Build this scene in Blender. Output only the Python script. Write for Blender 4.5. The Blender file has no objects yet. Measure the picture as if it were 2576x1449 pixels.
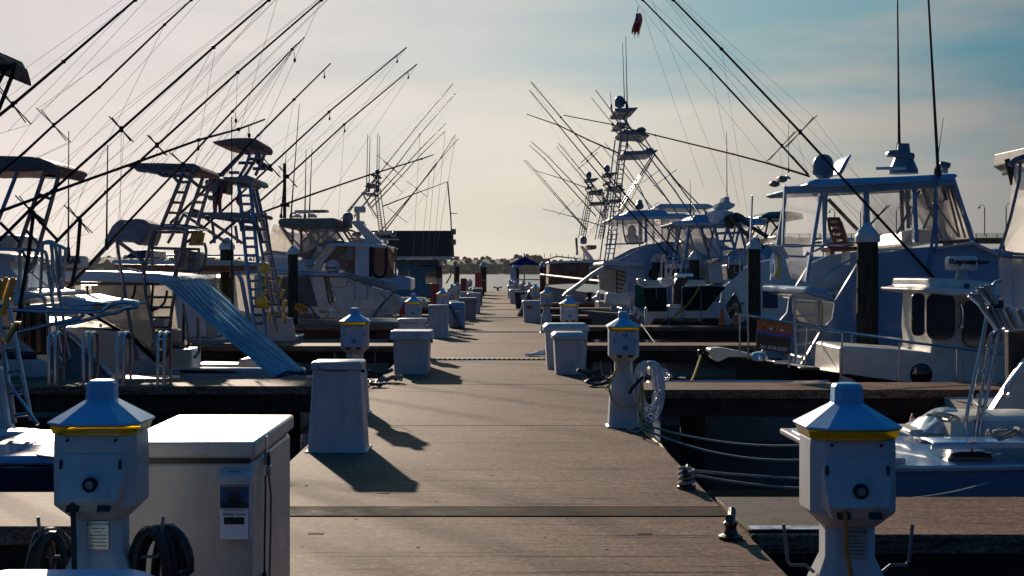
import bpy, bmesh, math, random
from mathutils import Vector, Matrix, noise
random.seed(7)
SC = bpy.context.scene
COL = SC.collection
R = math.radians
pi = math.pi
# ------------------------------------------------------------ camera
F = 3578.0; CX = 1240.0; CY = 685.5; EYE = 1.55      # photo measured on a 2576 x 1449 copy
cam = bpy.data.cameras.new('camera'); camo = bpy.data.objects.new('camera', cam); COL.objects.link(camo)
camo.location = (0, 0, EYE); camo.rotation_euler = (pi/2, 0, 0)
cam.sensor_width = 36; cam.lens = 36*F/2576
cam.shift_x = (1288-CX)/2576; cam.shift_y = -(724.5-CY)/2576
cam.clip_start = 0.1; cam.clip_end = 9000
SC.camera = camo
# ------------------------------------------------------------ light
SUN_AZ, SUN_EL = R(-15.0), R(18.5)
sunv = Vector((math.sin(SUN_AZ)*math.cos(SUN_EL), math.cos(SUN_AZ)*math.cos(SUN_EL), math.sin(SUN_EL)))
sl = bpy.data.lights.new('sun', 'SUN'); sl.energy = 4.6; sl.angle = R(0.9); sl.color = (1, .84, .66)
so = bpy.data.objects.new('sun', sl); COL.objects.link(so)
so.rotation_euler = (-sunv).to_track_quat('-Z', 'Y').to_euler(); so.location = sunv*200
SC.view_settings.view_transform = 'Standard'; SC.view_settings.look = 'None'
SC.view_settings.exposure = 0.35; SC.view_settings.gamma = 1
SC.cycles.max_bounces = 8; SC.cycles.transparent_max_bounces = 24; SC.cycles.volume_bounces = 0
W = bpy.data.worlds.new('World'); SC.world = W; W.use_nodes = True
nt = W.node_tree; nt.nodes.clear()
def N(t, ty, **kw):
    n = t.nodes.new(ty)
    for k, v in kw.items():
        if k.startswith('i_'): n.inputs[k[2:].replace('_', ' ')].default_value = v
        else: setattr(n, k, v)
    return n
def ramp(t, stops):
    n = t.nodes.new('ShaderNodeValToRGB'); cr = n.color_ramp
    while len(cr.elements) > len(stops): cr.elements.remove(cr.elements[-1])
    while len(cr.elements) < len(stops): cr.elements.new(.5)
    for e, (p, c) in zip(cr.elements, stops):
        e.position = p; e.color = (c if len(c) == 4 else (*c, 1)) if not isinstance(c, (int, float)) else (c, c, c, 1)
    return n
def world():
    t = nt; L = t.links.new
    tc = N(t, 'ShaderNodeTexCoord')
    nrm = N(t, 'ShaderNodeVectorMath', operation='NORMALIZE'); L(tc.outputs['Generated'], nrm.inputs[0])
    sp = N(t, 'ShaderNodeSeparateXYZ'); L(nrm.outputs[0], sp.inputs[0])
    g = Vector((math.sin(R(-17))*math.cos(R(11)), math.cos(R(-17))*math.cos(R(11)), math.sin(R(11))))
    dt = N(t, 'ShaderNodeVectorMath', operation='DOT_PRODUCT'); L(nrm.outputs[0], dt.inputs[0]); dt.inputs[1].default_value = g
    ac = N(t, 'ShaderNodeMath', operation='ARCCOSINE'); L(dt.outputs['Value'], ac.inputs[0])
    dv = N(t, 'ShaderNodeMath', operation='DIVIDE'); L(ac.outputs[0], dv.inputs[0]); dv.inputs[1].default_value = pi
    # angle from the glow : 0..180 deg mapped to 0..1
    low = ramp(t, [(0, (.78, .67, .68)), (10/180, (.72, .67, .63)), (20/180, (.72, .67, .58)), (30/180, (.50, .47, .42)),
                   (40/180, (.20, .21, .22)), (52/180, (.055, .085, .15)), (80/180, (.012, .036, .080)), (1, (.008, .022, .052))])
    L(dv.outputs[0], low.inputs[0])
    high = ramp(t, [(0, (.64, .60, .61)), (8/180, (.59, .58, .58)), (16/180, (.54, .59, .60)), (26/180, (.26, .42, .46)),
                    (38/180, (.02, .18, .26)), (52/180, (.010, .105, .23)), (80/180, (.004, .078, .22)), (1, (.003, .050, .16))])
    L(dv.outputs[0], high.inputs[0])
    # clouds: soft wisps bending the elevation factor
    mp = N(t, 'ShaderNodeMapping'); mp.inputs['Scale'].default_value = (1.6, 1.6, 9); L(nrm.outputs[0], mp.inputs[0])
    nz = N(t, 'ShaderNodeTexNoise'); nz.inputs['Scale'].default_value = 2.6; nz.inputs['Detail'].default_value = 5; nz.inputs['Roughness'].default_value = .5
    L(mp.outputs[0], nz.inputs['Vector'])
    a1 = N(t, 'ShaderNodeMath', operation='MULTIPLY_ADD'); L(nz.outputs[0], a1.inputs[0]); a1.inputs[1].default_value = -.36; a1.inputs[2].default_value = .18
    a2 = N(t, 'ShaderNodeMath', operation='ADD'); L(sp.outputs['Z'], a2.inputs[0]); L(a1.outputs[0], a2.inputs[1])
    er = N(t, 'ShaderNodeMapRange', interpolation_type='SMOOTHSTEP'); L(a2.outputs[0], er.inputs[0])
    er.inputs[1].default_value = .045; er.inputs[2].default_value = .215
    mx = N(t, 'ShaderNodeMix', data_type='RGBA'); L(er.outputs[0], mx.inputs[0]); L(low.outputs[0], mx.inputs[6]); L(high.outputs[0], mx.inputs[7])
    nz2 = N(t, 'ShaderNodeTexNoise'); nz2.inputs['Scale'].default_value = 1.7; nz2.inputs['Detail'].default_value = 4
    L(mp.outputs[0], nz2.inputs['Vector'])
    mr = N(t, 'ShaderNodeMapRange'); L(nz2.outputs[0], mr.inputs[0]); mr.inputs[1].default_value = .3; mr.inputs[2].default_value = .7; mr.inputs[3].default_value = .91; mr.inputs[4].default_value = 1.07
    vm = N(t, 'ShaderNodeVectorMath', operation='SCALE'); L(mx.outputs[2], vm.inputs[0]); L(mr.outputs[0], vm.inputs['Scale'])
    sky = N(t, 'ShaderNodeTexSky'); sky.sky_type = 'NISHITA'; sky.sun_disc = False; sky.sun_elevation = SUN_EL; sky.sun_rotation = SUN_AZ
    b1 = N(t, 'ShaderNodeBackground'); L(sky.outputs[0], b1.inputs[0]); b1.inputs[1].default_value = .002
    b2 = N(t, 'ShaderNodeBackground'); L(vm.outputs[0], b2.inputs[0]); b2.inputs[1].default_value = .80
    ad = N(t, 'ShaderNodeAddShader'); L(b1.outputs[0], ad.inputs[0]); L(b2.outputs[0], ad.inputs[1])
    o = N(t, 'ShaderNodeOutputWorld'); L(ad.outputs[0], o.inputs[0])
world()
# ------------------------------------------------------------ materials
MATS = {}
def mat(name, col, rough=.5, metal=0, var=.12, scale=6, bump=0, bscale=40, stretch=(1, 1, 1), spec=None, coat=0, dirt=0, col2=None):
    if name in MATS: return MATS[name]
    m = bpy.data.materials.new(name); m.use_nodes = True; t = m.node_tree; L = t.links.new
    b = t.nodes['Principled BSDF']; MATS[name] = m
    if spec is None: spec = .5 if rough < .6 else .12
    b.inputs['Roughness'].default_value = rough; b.inputs['Metallic'].default_value = metal
    b.inputs['Specular IOR Level'].default_value = spec; b.inputs['Coat Weight'].default_value = coat
    tc = N(t, 'ShaderNodeTexCoord'); mp = N(t, 'ShaderNodeMapping'); mp.inputs['Scale'].default_value = stretch
    L(tc.outputs['Object'], mp.inputs[0])
    nz = N(t, 'ShaderNodeTexNoise'); nz.inputs['Scale'].default_value = scale; nz.inputs['Detail'].default_value = 6; nz.inputs['Roughness'].default_value = .6
    L(mp.outputs[0], nz.inputs['Vector'])
    c2 = col2 or tuple(max(0, c*(1-2.2*var)) for c in col)
    c1 = tuple(min(1, c*(1+var*.6)) for c in col)
    rp = ramp(t, [(.32, c2), (.62, c1)]); L(nz.outputs[0], rp.inputs[0])
    out = rp.outputs[0]
    if dirt:
        n2 = N(t, 'ShaderNodeTexNoise'); n2.inputs['Scale'].default_value = 2.2; n2.inputs['Detail'].default_value = 9; n2.inputs['Roughness'].default_value = .75
        m2 = N(t, 'ShaderNodeMapping'); m2.inputs['Scale'].default_value = (3, 3, .6); L(tc.outputs['Object'], m2.inputs[0]); L(m2.outputs[0], n2.inputs['Vector'])
        r2 = ramp(t, [(.52, 0), (.75, dirt)]); L(n2.outputs[0], r2.inputs[0])
        mx = N(t, 'ShaderNodeMix', data_type='RGBA'); L(r2.outputs[0], mx.inputs[0]); L(out, mx.inputs[6]); mx.inputs[7].default_value = (.16, .11, .07, 1)
        out = mx.outputs[2]
    L(out, b.inputs['Base Color'])
    rr = N(t, 'ShaderNodeMapRange'); L(nz.outputs[0], rr.inputs[0]); rr.inputs[1].default_value = .3; rr.inputs[2].default_value = .7
    rr.inputs[3].default_value = max(.02, rough*.75); rr.inputs[4].default_value = min(1, rough*1.3); L(rr.outputs[0], b.inputs['Roughness'])
    if bump:
        n3 = N(t, 'ShaderNodeTexNoise'); n3.inputs['Scale'].default_value = bscale; n3.inputs['Detail'].default_value = 4; L(mp.outputs[0], n3.inputs['Vector'])
        bp = N(t, 'ShaderNodeBump'); bp.inputs['Strength'].default_value = bump; bp.inputs['Distance'].default_value = .01
        L(n3.outputs[0], bp.inputs['Height']); L(bp.outputs[0], b.inputs['Normal'])
    return m
def clearmat(name, tint, milk, rough=.12, alpha=.72, bump=.25):
    m = bpy.data.materials.new(name); m.use_nodes = True; t = m.node_tree; L = t.links.new; t.nodes.clear(); MATS[name] = m
    o = N(t, 'ShaderNodeOutputMaterial'); tr = N(t, 'ShaderNodeBsdfTransparent'); tr.inputs[0].default_value = (*tint, 1)
    tl = N(t, 'ShaderNodeBsdfTranslucent'); tl.inputs[0].default_value = (*milk, 1)
    df = N(t, 'ShaderNodeBsdfDiffuse'); df.inputs[0].default_value = (*[c*.6 for c in milk], 1)
    gl = N(t, 'ShaderNodeBsdfGlossy'); gl.inputs['Roughness'].default_value = rough; gl.inputs[0].default_value = (.9, .9, .9, 1)
    tc = N(t, 'ShaderNodeTexCoord'); nz = N(t, 'ShaderNodeTexNoise'); nz.inputs['Scale'].default_value = 2.0; nz.inputs['Detail'].default_value = 3; nz.inputs['Distortion'].default_value = .8
    L(tc.outputs['Object'], nz.inputs['Vector'])
    bp = N(t, 'ShaderNodeBump'); bp.inputs['Strength'].default_value = bump; bp.inputs['Distance'].default_value = .15; L(nz.outputs[0], bp.inputs['Height'])
    for s in (tl, df, gl): L(bp.outputs[0], s.inputs['Normal'])
    m1 = N(t, 'ShaderNodeMixShader'); m1.inputs[0].default_value = .35; L(tl.outputs[0], m1.inputs[1]); L(df.outputs[0], m1.inputs[2])
    mr = N(t, 'ShaderNodeMapRange'); L(nz.outputs[0], mr.inputs[0]); mr.inputs[1].default_value = .35; mr.inputs[2].default_value = .7; mr.inputs[3].default_value = 1-alpha*1.12; mr.inputs[4].default_value = min(1, (1-alpha)*1.6)
    m2 = N(t, 'ShaderNodeMixShader'); L(mr.outputs[0], m2.inputs[0]); L(tr.outputs[0], m2.inputs[1]); L(m1.outputs[0], m2.inputs[2])
    fr = N(t, 'ShaderNodeFresnel'); fr.inputs[0].default_value = 1.35
    m3 = N(t, 'ShaderNodeMixShader'); L(fr.outputs[0], m3.inputs[0]); L(m2.outputs[0], m3.inputs[1]); L(gl.outputs[0], m3.inputs[2])
    L(m3.outputs[0], o.inputs[0]); return m
def clothmat(name, col, tr=.35, scale=5):
    m = bpy.data.materials.new(name); m.use_nodes = True; t = m.node_tree; L = t.links.new; t.nodes.clear(); MATS[name] = m
    o = N(t, 'ShaderNodeOutputMaterial'); d = N(t, 'ShaderNodeBsdfDiffuse'); l = N(t, 'ShaderNodeBsdfTranslucent')
    tc = N(t, 'ShaderNodeTexCoord'); nz = N(t, 'ShaderNodeTexNoise'); nz.inputs['Scale'].default_value = scale; nz.inputs['Detail'].default_value = 7; L(tc.outputs['Object'], nz.inputs[0])
    rp = ramp(t, [(.3, tuple(c*.72 for c in col)), (.65, tuple(min(1, c*1.08) for c in col))]); L(nz.outputs[0], rp.inputs[0])
    L(rp.outputs[0], d.inputs[0]); L(rp.outputs[0], l.inputs[0])
    mx = N(t, 'ShaderNodeMixShader'); mx.inputs[0].default_value = tr; L(d.outputs[0], mx.inputs[1]); L(l.outputs[0], mx.inputs[2]); L(mx.outputs[0], o.inputs[0]); return m
mat('white', (.52, .51, .51), .28, var=.05, scale=1.5, coat=.3, dirt=.30)
mat('whiteplastic', (.46, .47, .49), .38, var=.07, scale=5, bump=.06, bscale=60, dirt=.5)
mat('hoodskyblue', (.19, .42, .66), .42, var=.07, scale=9, bump=.05, dirt=.35)  # white hood; the blue sky it reflects is put into the colour
mat('cream', (.52, .49, .43), .35, var=.06, dirt=.25)
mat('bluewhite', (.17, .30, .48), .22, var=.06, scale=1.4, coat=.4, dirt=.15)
mat('deckskyblue', (.12, .23, .42), .22, var=.1, scale=1.4, coat=.4)  # white deck, coloured with the blue sky it mirrors
mat('navy', (.012, .022, .07), .3, var=.2, spec=.2)
mat('dome', (.11, .15, .21), .35, var=.08)  # white domes darkened: their backlit shade is in the colour
mat('towershade', (.14, .16, .20), .45, var=.1)  # white tower plates, with backlit shade painted into the tone
mat('steel', (.50, .50, .53), .2, metal=1, var=.08, scale=8)
mat('alu', (.20, .185, .215), .28, metal=1, var=.1, scale=8)
mat('bluealu', (.10, .22, .42), .35, metal=.5, var=.1)
mat('gold', (.62, .42, .12), .3, metal=1, var=.15)
mat('pole', (.030, .022, .024), .6, var=.2, spec=.12)
mat('black', (.012, .012, .014), .35, var=.3)
mat('rubber', (.02, .02, .022), .45, var=.3)
mat('blackgel', (.004, .005, .006), .3, var=.2, spec=.10)
mat('glass', (.012, .014, .018), .05, var=.1, spec=.8)
mat('greycover', (.24, .23, .26), .8, var=.15, bump=.5, bscale=9)
mat('greyplastic', (.16, .17, .18), .5, var=.12, dirt=.2)
mat('brown', (.27, .155, .11), .85, var=.15, bump=.3)
mat('red', (.42, .04, .02), .45, var=.12)
mat('redwood', (.12, .028, .016), .35, var=.25, scale=8)
mat('orange', (.75, .11, .02), .5, var=.1)
mat('yellow', (.75, .48, .03), .5, var=.12)
mat('rope', (.40, .38, .34), .85, var=.3, scale=80, bump=.5, bscale=150)
mat('yellowrope', (.45, .30, .06), .8, var=.3, scale=80)
mat('hose', (.60, .64, .70), .4, var=.12, scale=12)
mat('line', (.30, .26, .24), .5, var=.1)
mat('plate', (.42, .42, .40), .3, metal=.6, var=.15)
mat('ink', (.02, .02, .03), .6, var=.1)
mat('inkwhite', (.75, .76, .78), .6, var=.05)
mat('skull', (.45, .36, .16), .8, var=.2)
mat('blue', (.03, .14, .42), .5, var=.1)
mat('darkblue', (.012, .03, .16), .8, var=.15)
mat('green', (.015, .09, .065), .85, var=.3, scale=3, bump=.3, bscale=10)  # lit face of the canvas, its light put into the tone
mat('greenshade', (.006, .022, .018), .85, var=.3)  # same green canvas, shaded side painted darker
mat('teal', (.02, .16, .15), .8, var=.2)
mat('roofing', (.085, .040, .028), .9, var=.35, scale=14, bump=.6, bscale=40, stretch=(1, 1, 3))
mat('bluewall', (.13, .25, .32), .7, var=.12, scale=3)
mat('pile', (.034, .036, .028), .85, var=.45, scale=7, bump=.9, bscale=14, stretch=(3, 3, .3), col2=(.008, .010, .008))
mat('pilebrown', (.11, .07, .035), .85, var=.45, scale=7, bump=.9, bscale=14, stretch=(3, 3, .3))
mat('beam', (.036, .028, .022), .85, var=.35, scale=2.5, bump=.4, bscale=20, stretch=(.6, 1, 3), dirt=.3)
mat('beamred', (.07, .032, .024), .85, var=.3, scale=2.5, bump=.4, bscale=20)
mat('iron', (.07, .065, .06), .42, metal=.75, var=.35, scale=20, bump=.4, bscale=50)
mat('grate', (.26, .25, .23), .6, metal=.2, var=.2)
mat('shirt', (.3, .3, .3), .8)
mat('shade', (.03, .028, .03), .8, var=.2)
clearmat('vinyl', (.95, .94, .94), (.75, .76, .82), alpha=.86)
clearmat('vinylmilk', (.85, .84, .82), (.80, .77, .72), alpha=.38, rough=.2, bump=.4)
clearmat('vinylbrown', (.55, .47, .42), (.40, .30, .25), alpha=.55)
clearmat('amber', (1, .74, .05), (1, .80, .02), alpha=.38, rough=.25, bump=.05)
clothmat('shadecloth', (.40, .74, .94), .6, 3)
clothmat('whitecloth', (.62, .70, .78), .3)
clothmat('tarp', (.42, .62, .78), .3, 2)
clothmat('flagred', (.16, .008, .006), .12)
clothmat('flagblue', (.03, .03, .14), .4)
clothmat('flagwhite', (.30, .20, .18), .12)
clothmat('bluecloth', (.008, .02, .13), .12)
def concrete():
    m = bpy.data.materials.new('concrete'); m.use_nodes = True; t = m.node_tree; L = t.links.new; b = t.nodes['Principled BSDF']; MATS['concrete'] = m
    tc = N(t, 'ShaderNodeTexCoord')
    def nz(sc, det, st=(1, 1, 1), ro=.6):
        mp = N(t, 'ShaderNodeMapping'); mp.inputs['Scale'].default_value = st; L(tc.outputs['Object'], mp.inputs[0])
        n = N(t, 'ShaderNodeTexNoise'); n.inputs['Scale'].default_value = sc; n.inputs['Detail'].default_value = det; n.inputs['Roughness'].default_value = ro; L(mp.outputs[0], n.inputs['Vector']); return n
    big = nz(.55, 8, ro=.7); rb = ramp(t, [(.30, (.105, .057, .037)), (.46, (.172, .103, .071)), (.58, (.208, .128, .089)), (.75, (.275, .180, .130))]); L(big.outputs[0], rb.inputs[0])
    fine = nz(48, 3, (.55, 1, 1), .9); rf = ramp(t, [(.30, .22), (.5, .92), (.66, 2.0)]); L(fine.outputs[0], rf.inputs[0])
    mid = nz(17, 5, ro=.75); rm = ramp(t, [(.32, .62), (.6, 1.18)]); L(mid.outputs[0], rm.inputs[0])
    br = nz(6, 6, (.16, 12, 1), .8); r2 = ramp(t, [(.34, .35), (.48, .95), (.7, 1.25)]); L(br.outputs[0], r2.inputs[0])
    st = nz(1.7, 9, (.45, 3.0, 1), .8); r3 = ramp(t, [(.34, .30), (.40, 1)]); L(st.outputs[0], r3.inputs[0])
    sp2 = N(t, 'ShaderNodeTexVoronoi'); sp2.inputs['Scale'].default_value = 2.3; sp2.inputs['Randomness'].default_value = 1; L(tc.outputs['Object'], sp2.inputs['Vector']); r4 = ramp(t, [(.03, .18), (.05, 1)]); L(sp2.outputs['Distance'], r4.inputs[0])
    cur = rb.outputs[0]
    ln = nz(2.6, 3, (.10, 7, 1), .6); r5 = ramp(t, [(.485, 1), (.497, .42), (.503, .42), (.515, 1)]); L(ln.outputs[0], r5.inputs[0])
    for r in (rf, rm, r2, r3, r4, r5):
        mx = N(t, 'ShaderNodeMix', data_type='RGBA', blend_type='MULTIPLY'); mx.inputs[0].default_value = 1; L(cur, mx.inputs[6]); L(r.outputs[0], mx.inputs[7]); cur = mx.outputs[2]
    L(cur, b.inputs['Base Color']); b.inputs['Roughness'].default_value = .7; b.inputs['Specular IOR Level'].default_value = .05
    mh = N(t, 'ShaderNodeMix', data_type='FLOAT'); mh.inputs[0].default_value = .55; L(fine.outputs[0], mh.inputs[2]); L(br.outputs[0], mh.inputs[3])
    bp = N(t, 'ShaderNodeBump'); bp.inputs['Strength'].default_value = .55; bp.inputs['Distance'].default_value = .008; L(mh.outputs[0], bp.inputs['Height']); L(bp.outputs[0], b.inputs['Normal'])
concrete()
def water(nm='water', ro=.04, st=.12):
    m = bpy.data.materials.new(nm); m.use_nodes = True; t = m.node_tree; L = t.links.new; b = t.nodes['Principled BSDF']; MATS[nm] = m
    b.inputs['Base Color'].default_value = (.006, .012, .014, 1); b.inputs['Roughness'].default_value = ro; b.inputs['IOR'].default_value = 1.33
    tc = N(t, 'ShaderNodeTexCoord'); mp = N(t, 'ShaderNodeMapping'); mp.inputs['Scale'].default_value = (.7, 1.8, 1); L(tc.outputs['Object'], mp.inputs[0])
    n1 = N(t, 'ShaderNodeTexNoise'); n1.inputs['Scale'].default_value = 1.5; n1.inputs['Detail'].default_value = 5; n1.inputs['Distortion'].default_value = .6; L(mp.outputs[0], n1.inputs['Vector'])
    bp = N(t, 'ShaderNodeBump'); bp.inputs['Strength'].default_value = st; bp.inputs['Distance'].default_value = .04; L(n1.outputs[0], bp.inputs['Height']); L(bp.outputs[0], b.inputs['Normal'])
water(); water('baywater', .34, .1)
# ------------------------------------------------------------ helpers
def w(x, y, d): return Vector(((x-CX)*d/F, d, EYE-(y-CY)*d/F))
def Z(ox, oy, s):
    def f(*pts): return [((ox+p[0]/s)/1.5528, (oy+p[1]/s)/1.5528)+tuple(p[2:]) for p in pts]
    return f
zA = Z(0, 0, 1.932); zB = Z(0, 700, 1.932); zC = Z(0, 1400, 1.705); zD = Z(900, 100, 1.932); zE = Z(900, 800, 1.932)
zF = Z(2000, 300, 1.932); zG = Z(2000, 900, 1.932); zH = Z(2900, 300, 1.7564); zI = Z(2800, 900, 1.8117); zJ = Z(2400, 1500, 1.61)
k1 = Z(500, 500, 3.22); k2 = Z(1650, 950, 3.22); k3 = Z(2200, 850, 3.22); k4 = Z(0, 900, 2.415); k5 = Z(1050, 800, 3.22); k6 = Z(3600, 500, 2.07); k7 = Z(2300, 0, 2.229)
def W3(pts, d): return [w(p[0], p[1], p[2] if len(p) > 2 else d) for p in pts]
ORG = {}
def tagobj(o, label=None, cat=None, group=None, kind=None):
    if label: o['label'] = label
    if cat: o['category'] = cat
    if group: o['group'] = group
    if kind: o['kind'] = kind
    return o
def thing(name, label, cat, loc, group=None):
    o = bpy.data.objects.new(name, None); o.empty_display_size = .2; COL.objects.link(o); o.location = loc; ORG[o] = Vector(loc)
    return tagobj(o, label, cat, group)
class M:
    def __init__(s): s.v = []; s.f = []
    def add(s, v, f):
        n = len(s.v); s.v += [Vector(a) for a in v]; s.f += [tuple(n+i for i in q) for q in f]; return s
    def box(s, c, sz, rz=0, ry=0, rx=0):
        a = [Vector((x*sz[0]/2, y*sz[1]/2, z*sz[2]/2)) for x in (-1, 1) for y in (-1, 1) for z in (-1, 1)]
        m = Matrix.Rotation(rz, 3, 'Z') @ Matrix.Rotation(ry, 3, 'Y') @ Matrix.Rotation(rx, 3, 'X')
        return s.add([m @ p + Vector(c) for p in a], [(0, 1, 3, 2), (4, 6, 7, 5), (0, 4, 5, 1), (2, 3, 7, 6), (0, 2, 6, 4), (1, 5, 7, 3)])
    def tube(s, pts, r, n=7, close=False, r1=None):
        pts = [Vector(p) for p in pts]; k = len(pts); vs = []; fs = []; up = None
        for i, p in enumerate(pts):
            a = pts[(i-1) % k] if (i or close) else p; b = pts[(i+1) % k] if (i < k-1 or close) else p
            t = (b-a).normalized() if (b-a).length > 1e-9 else Vector((0, 0, 1))
            if up is None: up = t.orthogonal().normalized()
            up = (up-t*up.dot(t)); up = up.normalized() if up.length > 1e-6 else t.orthogonal().normalized()
            q = t.cross(up); rr = r if r1 is None else r+(r1-r)*i/(k-1)
            vs += [p+(up*math.cos(2*pi*j/n)+q*math.sin(2*pi*j/n))*rr for j in range(n)]
        for i in range(k if close else k-1):
            for j in range(n):
                a = i*n+j; b = i*n+(j+1) % n; c = ((i+1) % k)*n+(j+1) % n; d = ((i+1) % k)*n+j; fs.append((a, b, c, d))
        if not close: fs.append(tuple(range(n-1, -1, -1))); fs.append(tuple((k-1)*n+j for j in range(n)))
        return s.add(vs, fs)
    def prism(s, xz, y0, y1, inset=0, dy=None):
        # polygon in x,z swept along y; inset tapers the higher points towards the middle
        n = len(xz); zs = [p[1] for p in xz]; z0, z1 = min(zs), max(zs); q = (z1-z0) or 1
        f = lambda z: inset*(z-z0)/q
        v = [(p[0], y0+f(p[1]), p[1]) for p in xz]+[(p[0], y1-f(p[1]), p[1]) for p in xz]
        ar = sum(xz[i][0]*xz[(i+1) % n][1]-xz[(i+1) % n][0]*xz[i][1] for i in range(n))
        fr = tuple(range(n)); bk = tuple(range(2*n-1, n-1, -1)); sd = [(i, n+i, n+(i+1) % n, (i+1) % n) for i in range(n)]
        fs = [fr, bk]+sd
        if ar < 0: fs = [tuple(reversed(a)) for a in fs]
        return s.add(v, fs)
    def octa(s, c, secs, cap=True):
        # secs: (z, half x, half y, chamfer)
        vs = []; fs = []
        for z, hx, hy, ch in secs:
            for x, y in ((-hx+ch, -hy), (hx-ch, -hy), (hx, -hy+ch), (hx, hy-ch), (hx-ch, hy), (-hx+ch, hy), (-hx, hy-ch), (-hx, -hy+ch)):
                vs.append((c[0]+x, c[1]+y, c[2]+z))
        for i in range(len(secs)-1):
            for j in range(8): fs.append((i*8+j, i*8+(j+1) % 8, (i+1)*8+(j+1) % 8, (i+1)*8+j))
        if cap: fs.append(tuple(range(7, -1, -1))); fs.append(tuple((len(secs)-1)*8+j for j in range(8)))
        return s.add(vs, fs)
    def lathe(s, c, prof, n=16, axis='Z'):
        vs = []; fs = []
        for r, z in prof:
            for j in range(n):
                a = 2*pi*j/n
                p = (r*math.cos(a), r*math.sin(a), z)
                if axis == 'Y': p = (p[0], p[2], p[1])
                if axis == 'X': p = (p[2], p[0], p[1])
                vs.append(Vector(c)+Vector(p))
        for i in range(len(prof)-1):
            for j in range(n): fs.append((i*n+j, i*n+(j+1) % n, (i+1)*n+(j+1) % n, (i+1)*n+j))
        fs.append(tuple(range(n-1, -1, -1))); fs.append(tuple((len(prof)-1)*n+j for j in range(n)))
        return s.add(vs, fs)
    def grid(s, fn, nu, nv, th=0):
        vs = [Vector(fn(i/nu, j/nv)) for i in range(nu+1) for j in range(nv+1)]
        fs = [(i*(nv+1)+j, (i+1)*(nv+1)+j, (i+1)*(nv+1)+j+1, i*(nv+1)+j+1) for i in range(nu) for j in range(nv)]
        return s.add(vs, fs)
    def ladder(s, a0, a1, b0, b1, n, r, r2=None, t0=.06, t1=.94):
        s.tube([a0, a1], r); s.tube([b0, b1], r)
        for i in range(n):
            t = t0+(t1-t0)*i/max(1, n-1)
            s.tube([Vector(a0).lerp(Vector(a1), t), Vector(b0).lerp(Vector(b1), t)], r2 or r*.8, 6)
        return s
    def build(s, name, m, parent=None, smooth=None, bev=0, solid=0, sub=0, label=None, kind=None):
        me = bpy.data.meshes.new(name)
        if parent is not None: org = ORG[parent]
        else:
            xs = [v.x for v in s.v]; ys = [v.y for v in s.v]; org = Vector(((min(xs)+max(xs))/2, (min(ys)+max(ys))/2, min(v.z for v in s.v)))
        me.from_pydata([v-org for v in s.v], [], s.f); me.update()
        bm = bmesh.new(); bm.from_mesh(me); bmesh.ops.recalc_face_normals(bm, faces=bm.faces); bm.to_mesh(me); bm.free()
        me.materials.append(MATS[m] if isinstance(m, str) else m)
        o = bpy.data.objects.new(name, me); COL.objects.link(o); ORG[o] = org
        if parent is not None: o.parent = parent
        else: o.location = org
        if smooth is None: smooth = 35
        if smooth:
            for p in me.polygons: p.use_smooth = True
            try: me.set_sharp_from_angle(angle=R(smooth))
            except Exception: pass
        if solid: q = o.modifiers.new('t', 'SOLIDIFY'); q.thickness = solid; q.offset = 0
        if bev: q = o.modifiers.new('b', 'BEVEL'); q.width = bev; q.segments = 2; q.limit_method = 'ANGLE'; q.angle_limit = R(40); q.harden_normals = False
        if sub: q = o.modifiers.new('s', 'SUBSURF'); q.levels = sub; q.render_levels = sub
        if label: o['label'] = label
        if kind: o['kind'] = kind
        return o
def top(o, label, cat, group=None): return tagobj(o, label, cat, group)
def copytree(o, parent=None, dloc=None, label=None, skip=()):
    c = o.copy(); COL.objects.link(c)
    if parent is not None: c.parent = parent
    if dloc is not None: c.location = dloc
    if label: c['label'] = label
    ORG[c] = ORG[o]
    for ch in list(o.children):
        if ch.name.split('.')[0] not in skip: copytree(ch, c)
    return c
def text(body, size, loc, m, parent, name='lettering', rot=(pi/2, 0, 0), ext=.002, sx=1, shear=0, bold=0):
    cu = bpy.data.curves.new('t', 'FONT'); cu.body = body; cu.size = size; cu.align_x = 'CENTER'; cu.align_y = 'CENTER'; cu.extrude = ext; cu.shear = shear; cu.offset = bold
    o = bpy.data.objects.new('t', cu); COL.objects.link(o); dg = bpy.context.evaluated_depsgraph_get()
    me = bpy.data.meshes.new_from_object(o.evaluated_get(dg)); bpy.data.objects.remove(o)
    mx = Matrix.Translation(Vector(loc)-(ORG[parent] if parent else Vector((0, 0, 0)))) @ (Matrix.Rotation(rot[2], 4, 'Z') @ Matrix.Rotation(rot[1], 4, 'Y') @ Matrix.Rotation(rot[0], 4, 'X')) @ Matrix.Diagonal((sx, 1, 1, 1))
    me.transform(mx); me.materials.clear(); me.materials.append(MATS[m] if isinstance(m, str) else m)
    q = bpy.data.objects.new(name, me); COL.objects.link(q); q.parent = parent; ORG[q] = ORG[parent]; return q
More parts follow.
